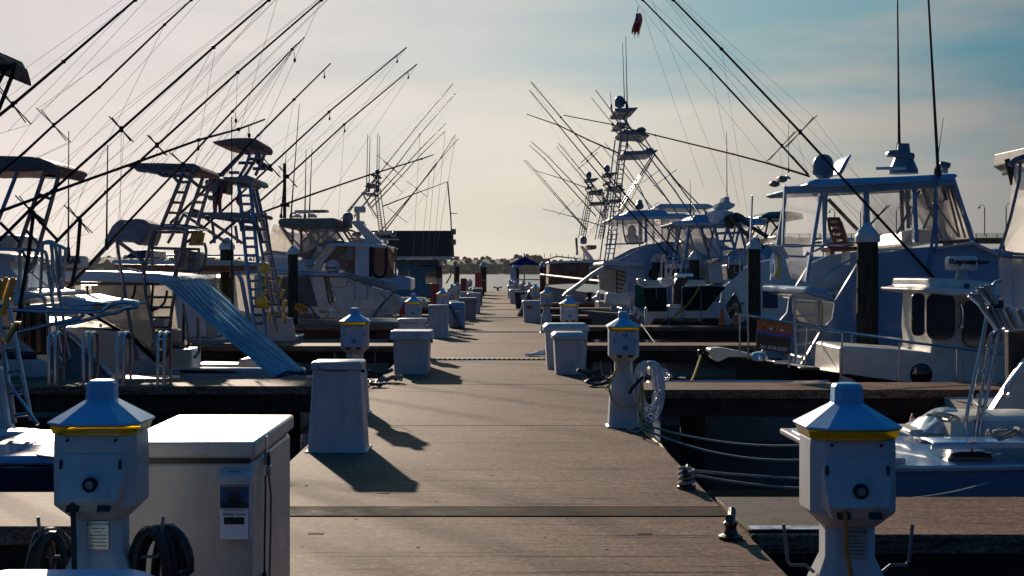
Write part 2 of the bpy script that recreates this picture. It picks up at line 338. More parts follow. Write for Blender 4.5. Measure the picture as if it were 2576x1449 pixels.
# pixel-traced helpers: outlines are measured on the photo, then given their own distance, size and thickness
def slab(th, name, m, pts, d0, d1, inset=0, bev=.02, **k):
    P = W3(pts, d0); sk = k.pop('sk', .65)
    if d1-d0 > 1.2 and sk:   # the end nearest the dock is seen at its far corner: set the piece back to suit
        a = [abs(p.x) for p in P]; lo, hi = min(a), max(a)
        if lo > 1.5: P = [Vector((p.x*(1+sk*(d1-d0)/d0*(1-(abs(p.x)-lo)/max(.01, hi-lo))), p.y, p.z)) for p in P]
    q = M().prism([(v.x, v.z) for v in P], d0, d1, inset); return q.build(name, m, th, bev=bev, **k)
def tubes(th, name, m, lines, d, r, n=7, **k):
    q = M()
    for l in lines: q.tube(W3(l, d), r, n)
    return q.build(name, m, th, **k)
def frame(th, name, m, lines, d0, d1, r, cross=True, n=7):
    """the same bent tubes on both sides of a boat, joined across"""
    q = M()
    for l in lines:
        a = W3(l, d0); q.tube(a, r, n); b = [Vector((p.x, p.y+(d1-d0), p.z)) for p in a]; q.tube(b, r, n)
        if cross: q.tube([a[0], b[0]], r*.9, n)
    return q.build(name, m, th)
def sag(a, b, s, n=10): return [Vector(a).lerp(Vector(b), i/n)-Vector((0, 0, s*4*(i/n)*(1-i/n))) for i in range(n+1)]
def ladderpx(th, name, m, a, b, rungs, d, r, d2=None):
    q = M(); A = W3(a, d); B = W3(b, d2 or d); q.tube(A, r); q.tube(B, r)
    def at(P, z):
        for i in range(len(P)-1):
            z0, z1 = P[i].z, P[i+1].z
            if min(z0, z1)-1e-6 <= z <= max(z0, z1)+1e-6: return P[i].lerp(P[i+1], 0 if z0 == z1 else (z-z0)/(z1-z0))
        return min(P, key=lambda p: abs(p.z-z))
    lo = max(min(p.z for p in A), min(p.z for p in B)); hi = min(max(p.z for p in A), max(p.z for p in B))
    for i in range(rungs):
        z = lo+(hi-lo)*(i+.6)/rungs; q.tube([at(A, z), at(B, z)], r*.75, 6)
    return q.build(name, m, th)
def outrigger(th, pts, d, r=.024, spread=(), clips=(), d2=None, m='pole', lines=True, nat=None):
    """tapered pole with clip rings, spreader crosses and its halyards"""
    r *= .72; P = W3(pts, d)
    if d2: # lean outboard
        P = [w(p[0], p[1], d+(d2-d)*i/(len(pts)-1)) for i, p in enumerate(pts)]
    q = M(); L = sum((P[i+1]-P[i]).length for i in range(len(P)-1)); q.tube(P, r, 8, r1=r*.45)
    for i in range(1, len(P)-1): q.lathe(P[i], [(r*.5, -r), (r*1.15, -r*.7), (r*1.15, r*.7), (r*.5, r)], 8)
    o = q.build('outrigger', m, th)
    axis = (P[-1]-P[0]).normalized()
    for sx, sy, hl in spread:
        c = min((P[i].lerp(P[i+1], t/20) for i in range(len(P)-1) for t in range(21)), key=lambda p: (w(sx, sy, p.y)-p).length)
        nrm = Vector((-axis.z, 0, axis.x)).normalized(); s = M()
        for a, b in ((1, .35), (1, -.35)):
            v = (nrm*a+Vector((0, b, 0))).normalized()*hl; s.tube([c-v, c+v], r*.36, 6)
        s.lathe(c, [(r*.8, -r*1.6), (r*1.25, 0), (r*.8, r*1.6)], 8); s.build('spreader', m, o)
        if lines:
            s = M()
            for k in (-1, 1):
                e = c+(nrm+Vector((0, .35*k, 0))).normalized()*hl*k; s.tube([P[-1], e, P[0]], .0028, 3)
            s.build('halyard', 'line', o)
    for cx, cy in clips:
        c = w(cx, cy, P[0].y); s = M(); s.tube([c, c+Vector((.01, 0, -.09))], r*.25, 5); s.lathe(c+Vector((.01, 0, -.13)), [(.005, -.04), (.022, -.02), (.022, .02), (.005, .04)], 8); s.build('release_clip', m, o)
    return o
def antenna(th, a, b, d, r=.012, r1=.004, m='white'):
    A, B = w(*a, d), w(*b, d); q = M(); q.tube([A, A.lerp(B, .35), B], r, 7, r1=r1); q.lathe(A, [(r*1.8, -.06), (r*2, .0), (r*1.4, .12)], 8)
    return q.build('antenna', m, th)
def dome(th, cx, top_, bot, wd, d, name='satellite_dome', m='dome'):
    k = d/F; r = wd*k/2; h = (bot-top_)*k; c = w(cx, bot, d)
    prof = [(r*.55, -h*.08), (r*.8, 0), (r*.96, h*.06), (r, h*.25), (r, h*.5), (r*.94, h*.68), (r*.78, h*.84), (r*.5, h*.95), (r*.2, h*.995), (.002, h)]
    return M().lathe(c, prof, 20).build(name, m, th)
def radar_dome(th, x0, x1, y0, y1, d, label=None, ty=None, post=None):
    k = d/F; r = (x1-x0)*k/2; h = (y1-y0)*k; c = w((x0+x1)/2, y1, d)
    o = M().lathe(c, [(r*.8, 0), (r*.97, h*.1), (r, h*.45), (r, h*.55), (r*.98, h*.85), (r*.85, h), (.002, h*1.02)], 24).build('radar', 'white', th)
    if post: M().lathe(w((x0+x1)/2, post, d), [(.13, 0), (.09, .03), (.07, (post-y1)*k)], 12).build('radar_mount', 'white', th)
    if label: text(label, h*.55, (c.x+r*.15, c.y-r*1.0, c.z+h*.6), 'ink', o, ext=r*.08, sx=1.15, bold=.002)
    return o
def hull(th, m, d0, beam, xs, xb, zs, zb, zw=-1.15, rake=.9, deck='white', name='hull', pw=2.6, rail='black', transom=.1, chine=.86):
    """xs, xb: stern and bow x in metres"""
    if abs(xs) < abs(xb): xs *= 1+.6*beam/d0
    dr = 1 if xb > xs else -1; yc = d0+beam/2; n = 16; q = M(); dk = M(); vs = []; port = []; star = []
    for i in range(n+1):
        t = i/n; hb = beam/2*max(.02, 1-t**pw)*(1-.06*(1-t)); z = zs+(zb-zs)*t**1.7; X = xs+(xb-xs)*t; b = X-dr*rake*(t**2.5)+dr*transom*(1-t)**3
        m1 = X-dr*rake*(t**2.5)*.35; zc = -.55+(z+.55)*.25*t**2
        row = [(X, yc-hb, z), (m1, yc-hb*.97, (z+zc)/2+.12), (m1*.6+b*.4, yc-hb*chine*(1-.45*t**2), zc-.1), (b, yc, zw), (m1*.6+b*.4, yc+hb*chine*(1-.45*t**2), zc-.1), (m1, yc+hb*.97, (z+zc)/2+.12), (X, yc+hb, z)]
        vs += row; port.append(Vector(row[0])); star.append(Vector(row[6]))
        
    fs = [(i*7+j, (i+1)*7+j, (i+1)*7+j+1, i*7+j+1) for i in range(n) for j in range(6)]
    fs.append(tuple(range(6, -1, -1))); q.add(vs, fs); h = q.build(name, m, th)
    dv = []; df = []
    for a, b in zip(port, star): c = (a+b)/2; dv += [a+(c-a)*.01-Vector((0, 0, .012)), c+Vector((0, 0, .04)), b+(c-b)*.01-Vector((0, 0, .012))]
    for i in range(n): df += [(i*3, i*3+1, i*3+4, i*3+3), (i*3+1, i*3+2, i*3+5, i*3+4)]
    dk.add(dv, df).build('deck', deck, th)
    if rail: M().tube(port, .028, 6).tube(star, .028, 6).tube([port[0], star[0]], .028, 6).build('rub_rail', rail, th)
    return h
# ============================================================ SETTING
def plane(name, m, x0, x1, y0, y1, z, kind='structure'):
    return M().add([(x0, y0, z), (x1, y0, z), (x1, y1, z), (x0, y1, z)], [(0, 1, 2, 3)]).build(name, m, kind=kind, smooth=0)
WZ = -.92
plane('water', 'water', -1500, 1500, -20, 127, WZ); plane('open_water', 'baywater', -1500, 1500, 127, 1805, WZ)
M().add([(-1500, 1790, -1.2), (1500, 1790, -1.2), (1500, 1815, 1.2), (-1500, 1815, 1.2), (1500, 2150, 3), (-1500, 2150, 3)], [(0, 1, 2, 3), (3, 2, 4, 5)]).build('far_shore_ground', mat('shoreground', (.05, .05, .035), .95), kind='structure', smooth=0)
# dock: concrete slabs with real gaps
DL, DR = -1.67, 1.51
cuts = [1.2, 5.6, 9.03, 9.41, 14.4, 19.68, 25.2, 31.0, 36.9, 41.4, 48.4, 53.6, 59, 64.8, 71, 77, 83, 89, 95, 101, 107, 113, 119, 126]
dk = M()
for a, b in zip(cuts, cuts[1:]):
    dk.box(((DL+DR)/2, (a+b)/2, -.15 if (a, b) != (9.03, 9.41) else -.158), (DR-DL, b-a-.022, .3))
M().box(((DL+DR)/2, 9.22, .0015), (DR-DL-.01, .345, .004)).build('joint_strip', mat('darkstrip', (.075, .050, .038), .85, var=.35, scale=5, bump=.3, bscale=60, spec=.02), kind='structure')
for i, (px, py) in enumerate(((795, 1342), (1622, 1342), (1555, 1014), (965, 1240))):
    dd_ = F*EYE/(py-CY); M().box(((px-CX)*dd_/F, dd_, .001), (.09, .06, .004)).build('dock_patch', mat('patchdark', (.03, .022, .018), .9), kind='structure')
cr = M(); rk = random.Random(3)
for i in range(75):
    y = 6.3+24*rk.random()**1.4; x = rk.uniform(DL, DR-.4); L = min(DR-.03-x, rk.uniform(.3, 2.6)); n_ = 14; hw = rk.uniform(.002, .0055)
    vs = []; 
    for j in range(n_+1): yy_ = y+.012*noise.noise(Vector((j*.9, i*3.1, 0))); k_ = hw*(1-abs(2*j/n_-1)**3)*rk.uniform(.5, 1.2); vs += [(x+L*j/n_, yy_-k_, .0012), (x+L*j/n_, yy_+k_, .0012)]
    cr.add(vs, [(2*j, 2*j+2, 2*j+3, 2*j+1) for j in range(n_)])
for i in range(60):
    x, y, r_ = rk.uniform(DL+.1, DR-.05), 6.3+16*rk.random(), rk.uniform(.004, .016); cr.add([(x+r_*math.cos(a)*rk.uniform(.5, 1.4), y+r_*math.sin(a)*rk.uniform(.5, 1.4), .0016) for a in (0, 1, 2, 3, 4, 5)], [(0, 1, 2, 3, 4, 5)])
cr.build('dock_cracks', mat('crackdark', (.03, .021, .016), .95, spec=.02), kind='structure', smooth=0)
dk.build('dock', 'concrete', kind='structure', bev=.008)
M().box(((DL+DR)/2, 64, -.35), (DR-DL-.1, 125, .22)).build('dock_underside', 'beam', kind='structure')
pl = M()
for y in range(3, 126, 6):
    for x in (-1.3, 1.15): pl.tube([(x, y, -2), (x, y, -.45)], .15, 10)
pl.build('dock_support', 'pile', kind='structure')
# ribbed cable covers across the dock
for i, (d, x0, x1) in enumerate([(25.3, DL+.55, DR-.35), (37.0, DL+.3, DR), (48.6, DL+.3, DR-.15), (58.9, DL+.3, DR-.1), (70.7, DL+.3, DR-.1), (83.2, DL+.3, DR-.1), (95.3, DL+.3, DR-.1)]):
    q = M(); q.box(((x0+x1)/2, d, .012), (x1-x0, .30, .018)); k = int((x1-x0)/.085)
    for j in range(k+1): q.box((x0+(x1-x0)*j/k, d, .026), (.04, .26, .012))
    o = q.build('cable_cover', 'grate')
    top(o, ['nearest ribbed metal cable cover crossing the concrete dock', 'second ribbed cable cover crossing the dock beyond the grey cabinets', 'third ribbed cable cover crossing the dock past the wide white box', 'fourth ribbed cable cover, thin line across the dock', 'fifth ribbed cable cover far down the dock', 'sixth ribbed cable cover, near the black bin', 'farthest ribbed cable cover close to the dock end'][i], 'cable cover', 'ribbed cable covers across the dock')
# finger piers
def finger(side, y0, y1, length, label, m='beam', cap=.012):
    x0 = DR+.02 if side > 0 else DL-.02; x1 = x0+side*length; xc = (x0+x1)/2
    t = thing('finger_pier', label, 'pier', (xc, (y0+y1)/2, -.5), 'concrete finger piers between the slips')
    M().box((xc, (y0+y1)/2, -.06), (length, y1-y0, .12)).build('deck_slab', 'concrete', t, bev=.012)
    M().box((xc, y0+.09, -.24), (length-.02, .12, .24)).box((xc, y1-.09, -.24), (length-.02, .12, .24)).build('fascia_beam', m, t, bev=.01)
    for i in range(int(length/4.5)+1):
        x = x0+side*(1.2+4.5*i); M().tube([(x, (y0+y1)/2, -2), (x, (y0+y1)/2, -.12)], .17, 12).build('support_pile', 'pile', t)
    return t
RF = [(8.41, 9.83), (18.8, 20.1), (30.2, 31.5), (40.5, 41.9), (51.0, 52.3), (61.8, 63.1), (72.5, 73.8), (83, 84.3), (94, 95.3), (105, 106.3)]
LF = [(8.68, 10.05), (19.4, 20.8), (30.0, 31.3), (41.0, 42.3), (51.6, 52.9), (62.2, 63.5), (73, 74.3), (84, 85.3)]
ordw = ['nearest', 'second', 'third', 'fourth', 'fifth', 'sixth', 'seventh', 'eighth', 'ninth', 'tenth']
for i, (a, b) in enumerate(RF): finger(1, a, b, 15 if i < 6 else 12, ['nearest right-hand concrete finger pier behind the near power pedestal', 'second right-hand finger pier, running in front of the black-hulled boat', 'third right-hand finger pier with a brown beam behind the hose pedestal', 'right-hand finger pier carrying the two orange cones'][i] if i < 4 else f'{ordw[i]} concrete finger pier from the camera on the right of the dock')
for i, (a, b) in enumerate(LF): finger(-1, a, b, 15 if i < 6 else 12, ['nearest left-hand finger pier behind the near left pedestal', 'left-hand finger pier carrying the steel grab hoops', 'third left-hand finger pier below the tall tower boat', 'left-hand finger pier with red-brown beam in front of the cream cruiser'][i] if i < 4 else f'{ordw[i]} concrete finger pier from the camera on the left of the dock', 'beamred' if i == 3 else 'beam')
# transition plate on the right, between dock and nearest finger
t = M().add([(1.30, 8.5, .004), (1.62, 8.5, .004), (1.62, 9.78, .004), (1.30, 9.78, .004)], [(0, 1, 2, 3)])
o = slab(None, 'transition_plate', 'plate', [(0, 0), (1, 0), (1, 1)], 1, 1.01) if False else M().box((1.83, 9.1, .010), (.62, 1.25, .012)).build('transition_plate', mat('worn', (.085, .066, .056), .75, var=.3, scale=4, bump=.3), bev=.004)
top(o, 'worn grey steel plate bridging dock and nearest right finger', 'plate')
o = M().box((1.83, 8.53, .020), (.58, .12, .004)).build('paint_edge_stripe', mat('chip', (.36, .42, .50), .6, var=.4, scale=9)); o.parent = bpy.data.objects['transition_plate']; o.location = o.location-ORG[bpy.data.objects['transition_plate']]
# ---------------------------------------------------------------- pilings
def piling(px, pt, d, r, label, brown=False, cap=True):
    X = (px-CX)*d/F; zt = EYE-(pt-CY)*d/F
    t = thing('mooring_piling', label, 'piling', (X, d, -2), 'wooden mooring pilings')
    q = M(); n = 14; ks = 26; vs = []; fs = []
    for i in range(ks+1):
        z = -2+(zt-r*1.25+2)*i/ks
        for j in range(n):
            a = 2*pi*j/n; rr = r*(1.0-.05*i/ks)*(1+.05*noise.noise(Vector((math.cos(a)*2.5, math.sin(a)*2.5, z*1.3+px)))); vs.append((X+rr*math.cos(a), d+rr*math.sin(a), z))
    for i in range(ks):
        for j in range(n): fs.append((i*n+j, i*n+(j+1) % n, (i+1)*n+(j+1) % n, (i+1)*n+j))
    fs.append(tuple(ks*n+j for j in range(n)))
    q.add(vs, fs).build('post', 'pilebrown' if brown else 'pile', t)
    if cap: M().lathe((X, d, zt), [(r*1.12, -r*1.75), (r*1.12, -r*1.25), (r*1.05, -r*1.1), (r*.30, -r*.12), (.003, 0)], 18).build('cap', 'whiteplastic', t, smooth=30)
piling(2182, 560, 24.9, .195, 'thick dark piling with white cone cap in front of the big blue-sided sportfisher')
piling(1897, 597, 39.0, .185, 'tall dark piling with white cap behind the black pirate flag')
piling(1650, 640, 55.9-2.2, .17, 'short greenish piling beside the rod holders above the green canvas')
piling(1747, 630, 49.0, .18, 'greenish piling with white cap behind the gas grill')
piling(571, 596, 35.8, .18, 'dark piling with white cap left of the tower ladders')
piling(737, 617, 42.8, .155, 'dark piling with white cap in front of the cream cruiser')
piling(1216, 657, 112, .26, 'single dark piling with white cap at the left end of the dock', True)
piling(1149, 661, 112, .23, 'bare brown piling beside the dark roofed building', True, cap=False)
piling(1298, 660, 118, .27, 'brown piling under the blue umbrella', True)
piling(1366, 657, 108, .25, 'dark piling right of the blue umbrella', True)
# ---------------------------------------------------------------- power pedestals
def pedestal(x, y, label, rich=False, badge='blue', amber='amber'):
    t = thing('power_pedestal', label, 'pedestal', (x, y, 0), 'lighthouse shaped power pedestals'); H = 1.165
    q = M(); q.octa((x, y, 0), [(0, .175, .16, .03), (.015, .175, .16, .03), (.02, .155, .145, .03), (.25, .14, .125, .03), (.46, .125, .11, .035), (.55, .088, .08, .03), (.68, .088, .08, .03)])
    q.build('post', 'whiteplastic', t, bev=.006)
    q = M(); q.octa((x, y, 0), [(.655, .088, .08, .03), (.715, .150, .135, .045), (.94, .150, .135, .045), (.972, .148, .133, .045)]); q.build('housing', 'whiteplastic', t, bev=.006)
    # front cover whose lower half leans out over the sockets
    yf = y-.136
    cv = M().add([(x-.105, yf-.004, .905), (x+.105, yf-.004, .905), (x+.118, yf-.012, .86), (x-.118, yf-.012, .86), (x+.105, yf-.055, .745), (x-.105, yf-.055, .745), (x+.085, yf-.02, .70), (x-.085, yf-.02, .70),
                  (x-.11, yf+.02, .905), (x+.11, yf+.02, .905), (x+.12, yf+.02, .86), (x-.12, yf+.02, .86), (x+.12, yf+.02, .74), (x-.12, yf+.02, .74), (x+.095, yf+.02, .70), (x-.095, yf+.02, .70)],
                 [(0, 3, 2, 1), (3, 5, 4, 2), (5, 7, 6, 4), (1, 2, 10, 9), (2, 4, 12, 10), (4, 6, 14, 12), (0, 8, 11, 3), (3, 11, 13, 5), (5, 13, 15, 7), (7, 15, 14, 6), (0, 1, 9, 8), (8, 9, 10, 11), (11, 10, 12, 13), (13, 12, 14, 15)])
    c = cv.build('cover', 'whiteplastic', t, bev=.004)
    for s in (-1, 1):
        M().box((x+s*.105, yf-.012, .868), (.008, .02, .03)).build('hinge', 'ink', c)
        o = M().box((x+s*.055, yf-.040, .722), (.048, .012, .042), rx=-.65).build('socket', 'black', t, bev=.006)
        M().lathe((x+s*.085, yf+.0, .953), [(.005, -.008), (.005, .0)], 8, 'Y').build('screw', 'ink', t)
    # amber lens and hood
    M().octa((x, y, 0), [(.972, .150, .150, .05), (1.002, .160, .160, .056), (1.006, .160, .160, .056)]).build('lens', amber, t)
    q = M(); q.octa((x, y, 0), [(1.000, .150, .15, .05), (1.008, .169, .169, .062), (1.013, .169, .169, .062), (1.088, .052, .052, .02), (1.145, .050, .05, .02), (1.157, .040, .04, .016), (1.16, .02, .02, .008)]); q.build('hood', 'hoodskyblue', t, bev=.003, smooth=20)
    b = M().lathe((x+.005, yf-.047, .800), [(.026, .014), (.026, .0), (.022, -.002)], 20, 'Y').build('badge', badge if not rich else 'ink', t)
    M().lathe((x+.005, yf-.0495, .800), [(.015, -.002), (.015, .0)], 16, 'Y').build('badge_centre', 'greyplastic', b)
    pm = M().box((x+.01, y-.0845, .605), (.078, .006, .105)).build('label_plate', 'plate', t, bev=.002)
    if rich:
        text('LIGHTHOUSE', .0135, (x+.01, y-.0885, .645), 'ink', pm, ext=.0005)
        for i, l in enumerate(['MARINE POWER', 'PEDESTAL', 'USE WEATHERPROOF', 'CONNECTORS ONLY', 'TURN OFF BREAKER', 'BEFORE UNPLUGGING']): text(l, .0062, (x+.01, y-.0885, .630-i*.0125), 'ink', pm, ext=.0004)
        s = M()
    for sx in (-1, 1):
        M().tube([(x+sx*.12, y-.02, .49), (x+sx*.15, y-.02, .515), (x+sx*.205, y-.02, .515), (x+sx*.215, y-.02, .53), (x+sx*.228, y-.02, .66)], .0065, 6).build('hook', 'greyplastic', t)
    return t
PX = lambda px, d: (px-CX)*d/F
p0 = pedestal(PX(2130, 5.05), 5.05, 'large blurred power pedestal at right foreground with orange cord', True, 'ink')
p1 = pedestal(PX(257, 5.2), 5.2, 'power pedestal at left foreground with black hoses on its hooks', True, 'ink')
pr = pedestal(PX(1568, 14.3), 14.3, 'power pedestal with coiled white hose and yellow cable')
M().prism([(PX(1568, 14.3)-.035, .915), (PX(1568, 14.3)+.01, .905+.035), (PX(1568, 14.3)+.03, .95), (PX(1568, 14.3)+.035, .915)], 14.3-.139, 14.3-.137).build('blue_patch', 'blue', pr)
labsL = {15.75: 'left power pedestal standing behind the tall tapered cabinet', 26.3: 'left pedestal with bright yellow band behind the low white dock box', 35.9: 'left pedestal half hidden behind the red cabinet', 47: 'left pedestal just beyond the red cabinet', 57.5: 'small left pedestal, fifth from the camera', 68: 'small left pedestal, sixth from the camera', 79: 'tiny left pedestal, seventh from the camera', 90: 'tiny left pedestal, eighth from the camera'}
xL = {15.75: PX(893, 15.75), 26.3: PX(1040, 26.3), 35.9: -1.27, 47: PX(1137, 47)}
labsR = {24.6: 'right pedestal with bright yellow band behind the two big boxes', 36.6: 'slim right pedestal whose whole post and flared foot show', 48.5: 'small right pedestal right of the wide white box', 58.5: 'small right pedestal, fifth from the camera', 69: 'small right pedestal, sixth from the camera', 80: 'tiny right pedestal, seventh from the camera', 91: 'tiny right pedestal, eighth from the camera', 102: 'farthest right pedestal under the blue umbrella'}
xR = {24.6: PX(1432, 24.6), 36.6: PX(1375, 36.6), 48.5: PX(1347, 48.5), 58.5: PX(1331, 58.5), 69: PX(1316, 69)}
for D, X, sx in ((labsL, xL, -1.45), (labsR, xR, 1.3)):
    for d, l in D.items(): copytree(pr, None, (X.get(d, sx), d, 0), l, skip=('blue_patch',))
# ---------------------------------------------------------------- boxes and cabinets
def dockbox(x, y, wd, dp, h, label, m='whiteplastic', taper=.9, lid=.12, over=.05, bevel=.03, latch=True, cat='dock box', group='dock boxes'):
    t = thing('dock_box', label, cat, (x, y+dp/2, 0), group); c = (x, y+dp/2, 0)
    M().octa(c, [(0, wd/2*taper-.01, dp/2*taper, .03), (h-lid, wd/2, dp/2, .03)]).build('body', m, t, bev=.008)
    M().octa(c, [(h-lid, wd/2+over, dp/2+over, .03), (h-lid*.45, wd/2+over*.9, dp/2+over*.9, .03), (h, wd/2-bevel, dp/2-bevel, .03)]).build('lid', m, t, bev=.006)
    if latch:
        M().box((x+wd/2+over*.5, y+dp*.5, h-lid-.03), (.03, .05, .08)).build('latch', 'iron', t, bev=.004)
        M().box((x, y-.004, h*.22), (wd*.35, .006, .010)).build('moulding', m, t)
    return t
def cabinet(px, d, label, m='whiteplastic', wd=.44, h=.78, dp=.42, sign=False):
    x = PX(px, d); t = thing('dock_cabinet', label, 'cabinet', (x, d+dp/2, 0), 'tall tapered dock cabinets'); c = (x, d+dp/2, 0)
    M().octa(c, [(0, wd/2+.05, dp/2+.05, .01), (.012, wd/2+.05, dp/2+.05, .01), (.014, wd/2+.025, dp/2+.02, .01), (h-.07, wd/2-.015, dp/2-.015, .012)]).build('body', m, t, bev=.006)
    l = M().octa(c, [(h-.07, wd/2, dp/2, .015), (h-.012, wd/2, dp/2, .015), (h, wd/2-.015, dp/2-.015, .015)]).build('lid', m, t, bev=.005)
    M().tube([(x-.16, d-.012, h-.03), (x-.14, d-.02, h-.06), (x-.06, d-.02, h-.075), (x+.1, d-.014, h-.072)], .004, 5).build('lanyard', 'iron', l)
    M().box((x+wd/2-.01, d+.1, h-.085), (.05, .04, .025)).build('latch', 'iron', t)
    if sign: text('DOCK WATER', .045, (x+.02, d+dp*.5, h+.001), mat('rusttext', (.25, .10, .06), .7), l, rot=(0, 0, 0), ext=.001)
    return t
cabinet(846, 12.25, 'nearest tall tapered white cabinet at the left edge of the dock', sign=False)
cabinet(1037, 23.1, 'grey-white cabinet half hidden behind the low white dock box', wd=.46, h=.80)
cabinet(1101, 33.8, 'tall white cabinet in front of the red cabinet', wd=.46, h=.78)
dockbox(PX(1034, 21.6), 21.6, .55, .75, .66, 'low white dock box with overhanging lid on the left, in front of the grey-white cabinet', taper=.97, lid=.13, over=.05, bevel=-.03)
b = dockbox(PX(1433, 21.55), 21.55, .46, .62, .64, 'front one of the two big white boxes at the right edge', taper=.93, lid=.10, over=.035, bevel=.02)
dockbox(PX(1424, 22.9), 22.7, .68, .62, .73, 'wider white box standing behind another at the right edge', taper=.93, lid=.12, over=.03, bevel=.03)
t = dockbox(PX(1339, 44), 44, .56, .7, .68, 'wide white box with faded crest, right of dock beside the slim pedestal', taper=.93, lid=.08, over=.03, bevel=.0)
ml = mat('crest', (.30, .12, .12), .7); xx = PX(1339, 44)
M().prism([(xx-.2, .62-.08), (xx-.14, .50-.08), (xx-.02, .50-.08), (xx+.04, .62-.08), (xx-.02, .59-.08), (xx-.08, .62-.08), (xx-.14, .59-.08)], 43.995, 43.999).build('crest', ml, t)
def roundbox(px, d, wd, dp, h, label, m):
    x = PX(px, d); t = thing('deck_locker', label, 'locker', (x, d+dp/2, 0), 'rounded dock lockers'); c = (x, d+dp/2, 0)
    M().octa(c, [(0, wd*.46, dp*.46, .1), (.05, wd*.5, dp*.5, .1), (h*.75, wd*.5, dp*.5, .1)]).build('body', m, t, bev=.02)
    M().octa(c, [(h*.75, wd*.52, dp*.52, .1), (h*.9, wd*.5, dp*.5, .1), (h, wd*.42, dp*.42, .09)]).build('lid', m, t, bev=.02); return t
roundbox(1149, 39.4, .45, .8, .72, 'rounded pale blue locker with a black cover draped on its side', 'bluewhite')
q = M(); cx = PX(1127, 39); q.grid(lambda u, v: (cx+.10+.28*v*(1-u)**0-.12*(1-v)+.03*math.sin(u*9), 38.6+u*.9+.05*math.sin(v*7), .66*(1-v)+.03), 8, 8)
o = q.build('cover_sheet', 'black', solid=.01); top(o, 'black cloth slumped between tall cabinet and rounded locker', 'cover')
dockbox(PX(1177, 47.0), 46.6, .55, .9, .72, 'dark grey dock box on the left, beyond the rounded locker', 'greyplastic', taper=.97, over=.02, bevel=0)
dockbox(PX(1176, 44.4)-.55, 44.0, .6, .6, .66, 'white box directly behind the red cabinet', taper=.97, over=.02)
dockbox(PX(1192, 54), 54, .5, .8, .78, 'narrow white box past the dark grey dock box', taper=.97, over=.02)
dockbox(PX(1201, 67), 66, .48, .9, .8, 'brownish grey box in the row on the left', 'greyplastic', taper=.97, over=.02)
dockbox(PX(1202, 72)-.15, 75, .7, .8, .75, 'small white box behind the brownish grey box', taper=.95, over=.02)
dockbox(PX(1203, 60)-.5, 61, .6, .8, .72, 'low white box behind the narrow white box', taper=.95, over=.02)
t = thing('wheelie_bin', 'black wheeled bin at the far left end of the dock', 'bin', (PX(1210, 88), 88, 0)); c = (PX(1209, 88), 88, 0)
M().octa(c, [(.05, .22, .22, .04), (1.0, .32, .32, .05)]).build('body', 'black', t, bev=.01); M().octa(c, [(1.0, .36, .36, .05), (1.06, .36, .36, .05), (1.1, .25, .3, .05)]).build('lid', 'black', t)
dockbox(PX(1299, 72), 70, .72, .9, .72, 'pale grey box right of the dock, far down', taper=.93, over=.03)
dockbox(PX(1291, 90), 86, .8, .9, .78, 'tiny pale box at the far right of the dock', taper=.93, over=.03)
t = thing('trash_bin', 'small dark blue bin right of the dock', 'bin', (PX(1309, 61), 61, 0)); c = (PX(1309, 61), 61, 0)
M().octa(c, [(0, .19, .19, .05), (.68, .25, .25, .06)]).build('body', 'navy', t); M().octa(c, [(.68, .265, .265, .06), (.72, .265, .265, .06)]).build('rim', 'navy', t)
dockbox(PX(1321, 62), 60.6, .42, .6, .62, 'small white box between blue bin and pedestal', taper=.93, over=.02)
def redcab(px, d, wd, h0, h, label):
    x = PX(px, d); t = thing('fire_cabinet', label, 'cabinet', (x, d+.2, 0), 'red cabinets')
    M().octa((x, d+.2, 0), [(0, wd/2, .16, .02), (h-.03, wd/2, .16, .02), (h, wd/2-.02, .14, .02)]).build('body', 'red', t, bev=.01)
    M().box((x+wd*.0, d+.034, h*.55), (.012, .012, h*.8)).build('door_gap', 'ink', t)
redcab(1094, 38.2, .26, 0, 1.26, 'tall red-brown cabinet with a centre seam on the left')
redcab(1166, 66, .28, 0, 1.28, 'small distant red cabinet beyond the left pedestals')
redcab(1203, 86, .4, 0, 1.55, 'farthest small red cabinet near the black bin')
# black tarp heaps on the right, a tripod-like bundle
q = M(); bx, bd = PX(1338, 50), 50.2
q.grid(lambda u, v: (bx+(.10+.22*v)*math.cos(2*pi*u)*(1+.15*math.sin(9*u*2*pi/3))-.18*v, bd+(.10+.22*v)*math.sin(2*pi*u), .92*(1-v)+.01), 18, 8)
top(q.build('draped_cover', 'black', solid=.01), 'black tarpaulin bundle standing behind the wide white box', 'tarpaulin')
# the chest freezer, its brochure box, padlock and cord
fx0, fx1, fy0, fy1, fh = -1.515, -.955, 5.72, 6.83, .868
t = thing('chest_freezer', 'big white chest freezer with padlock and brochure box behind the near left pedestal', 'freezer', ((fx0+fx1)/2, (fy0+fy1)/2, 0)); xc, yc = (fx0+fx1)/2, (fy0+fy1)/2
M().box((xc, yc, .39), (fx1-fx0-.03, fy1-fy0-.03, .78)).build('body', 'cream', t, bev=.018)
M().box((xc, yc, .79), (fx1-fx0-.05, fy1-fy0-.05, .016)).build('seal', 'black', t)
M().box((xc, yc, .835), (fx1-fx0, fy1-fy0, .066)).build('lid', 'cream', t, bev=.012)
lx, ly = fx1-.003, 6.0
q = M().box((lx, ly, .80), (.012, .03, .12)); q.build('hasp', 'steel', t)
pq = M().tube([(lx+.012, ly-.018, .735), (lx+.012, ly-.018, .775), (lx+.012, ly, .79), (lx+.012, ly+.018, .775), (lx+.012, ly+.018, .735)], .005, 6).build('padlock', 'iron', t)
M().box((lx+.014, ly, .715), (.022, .052, .045)).build('padlock_body', 'plate', pq, bev=.005)
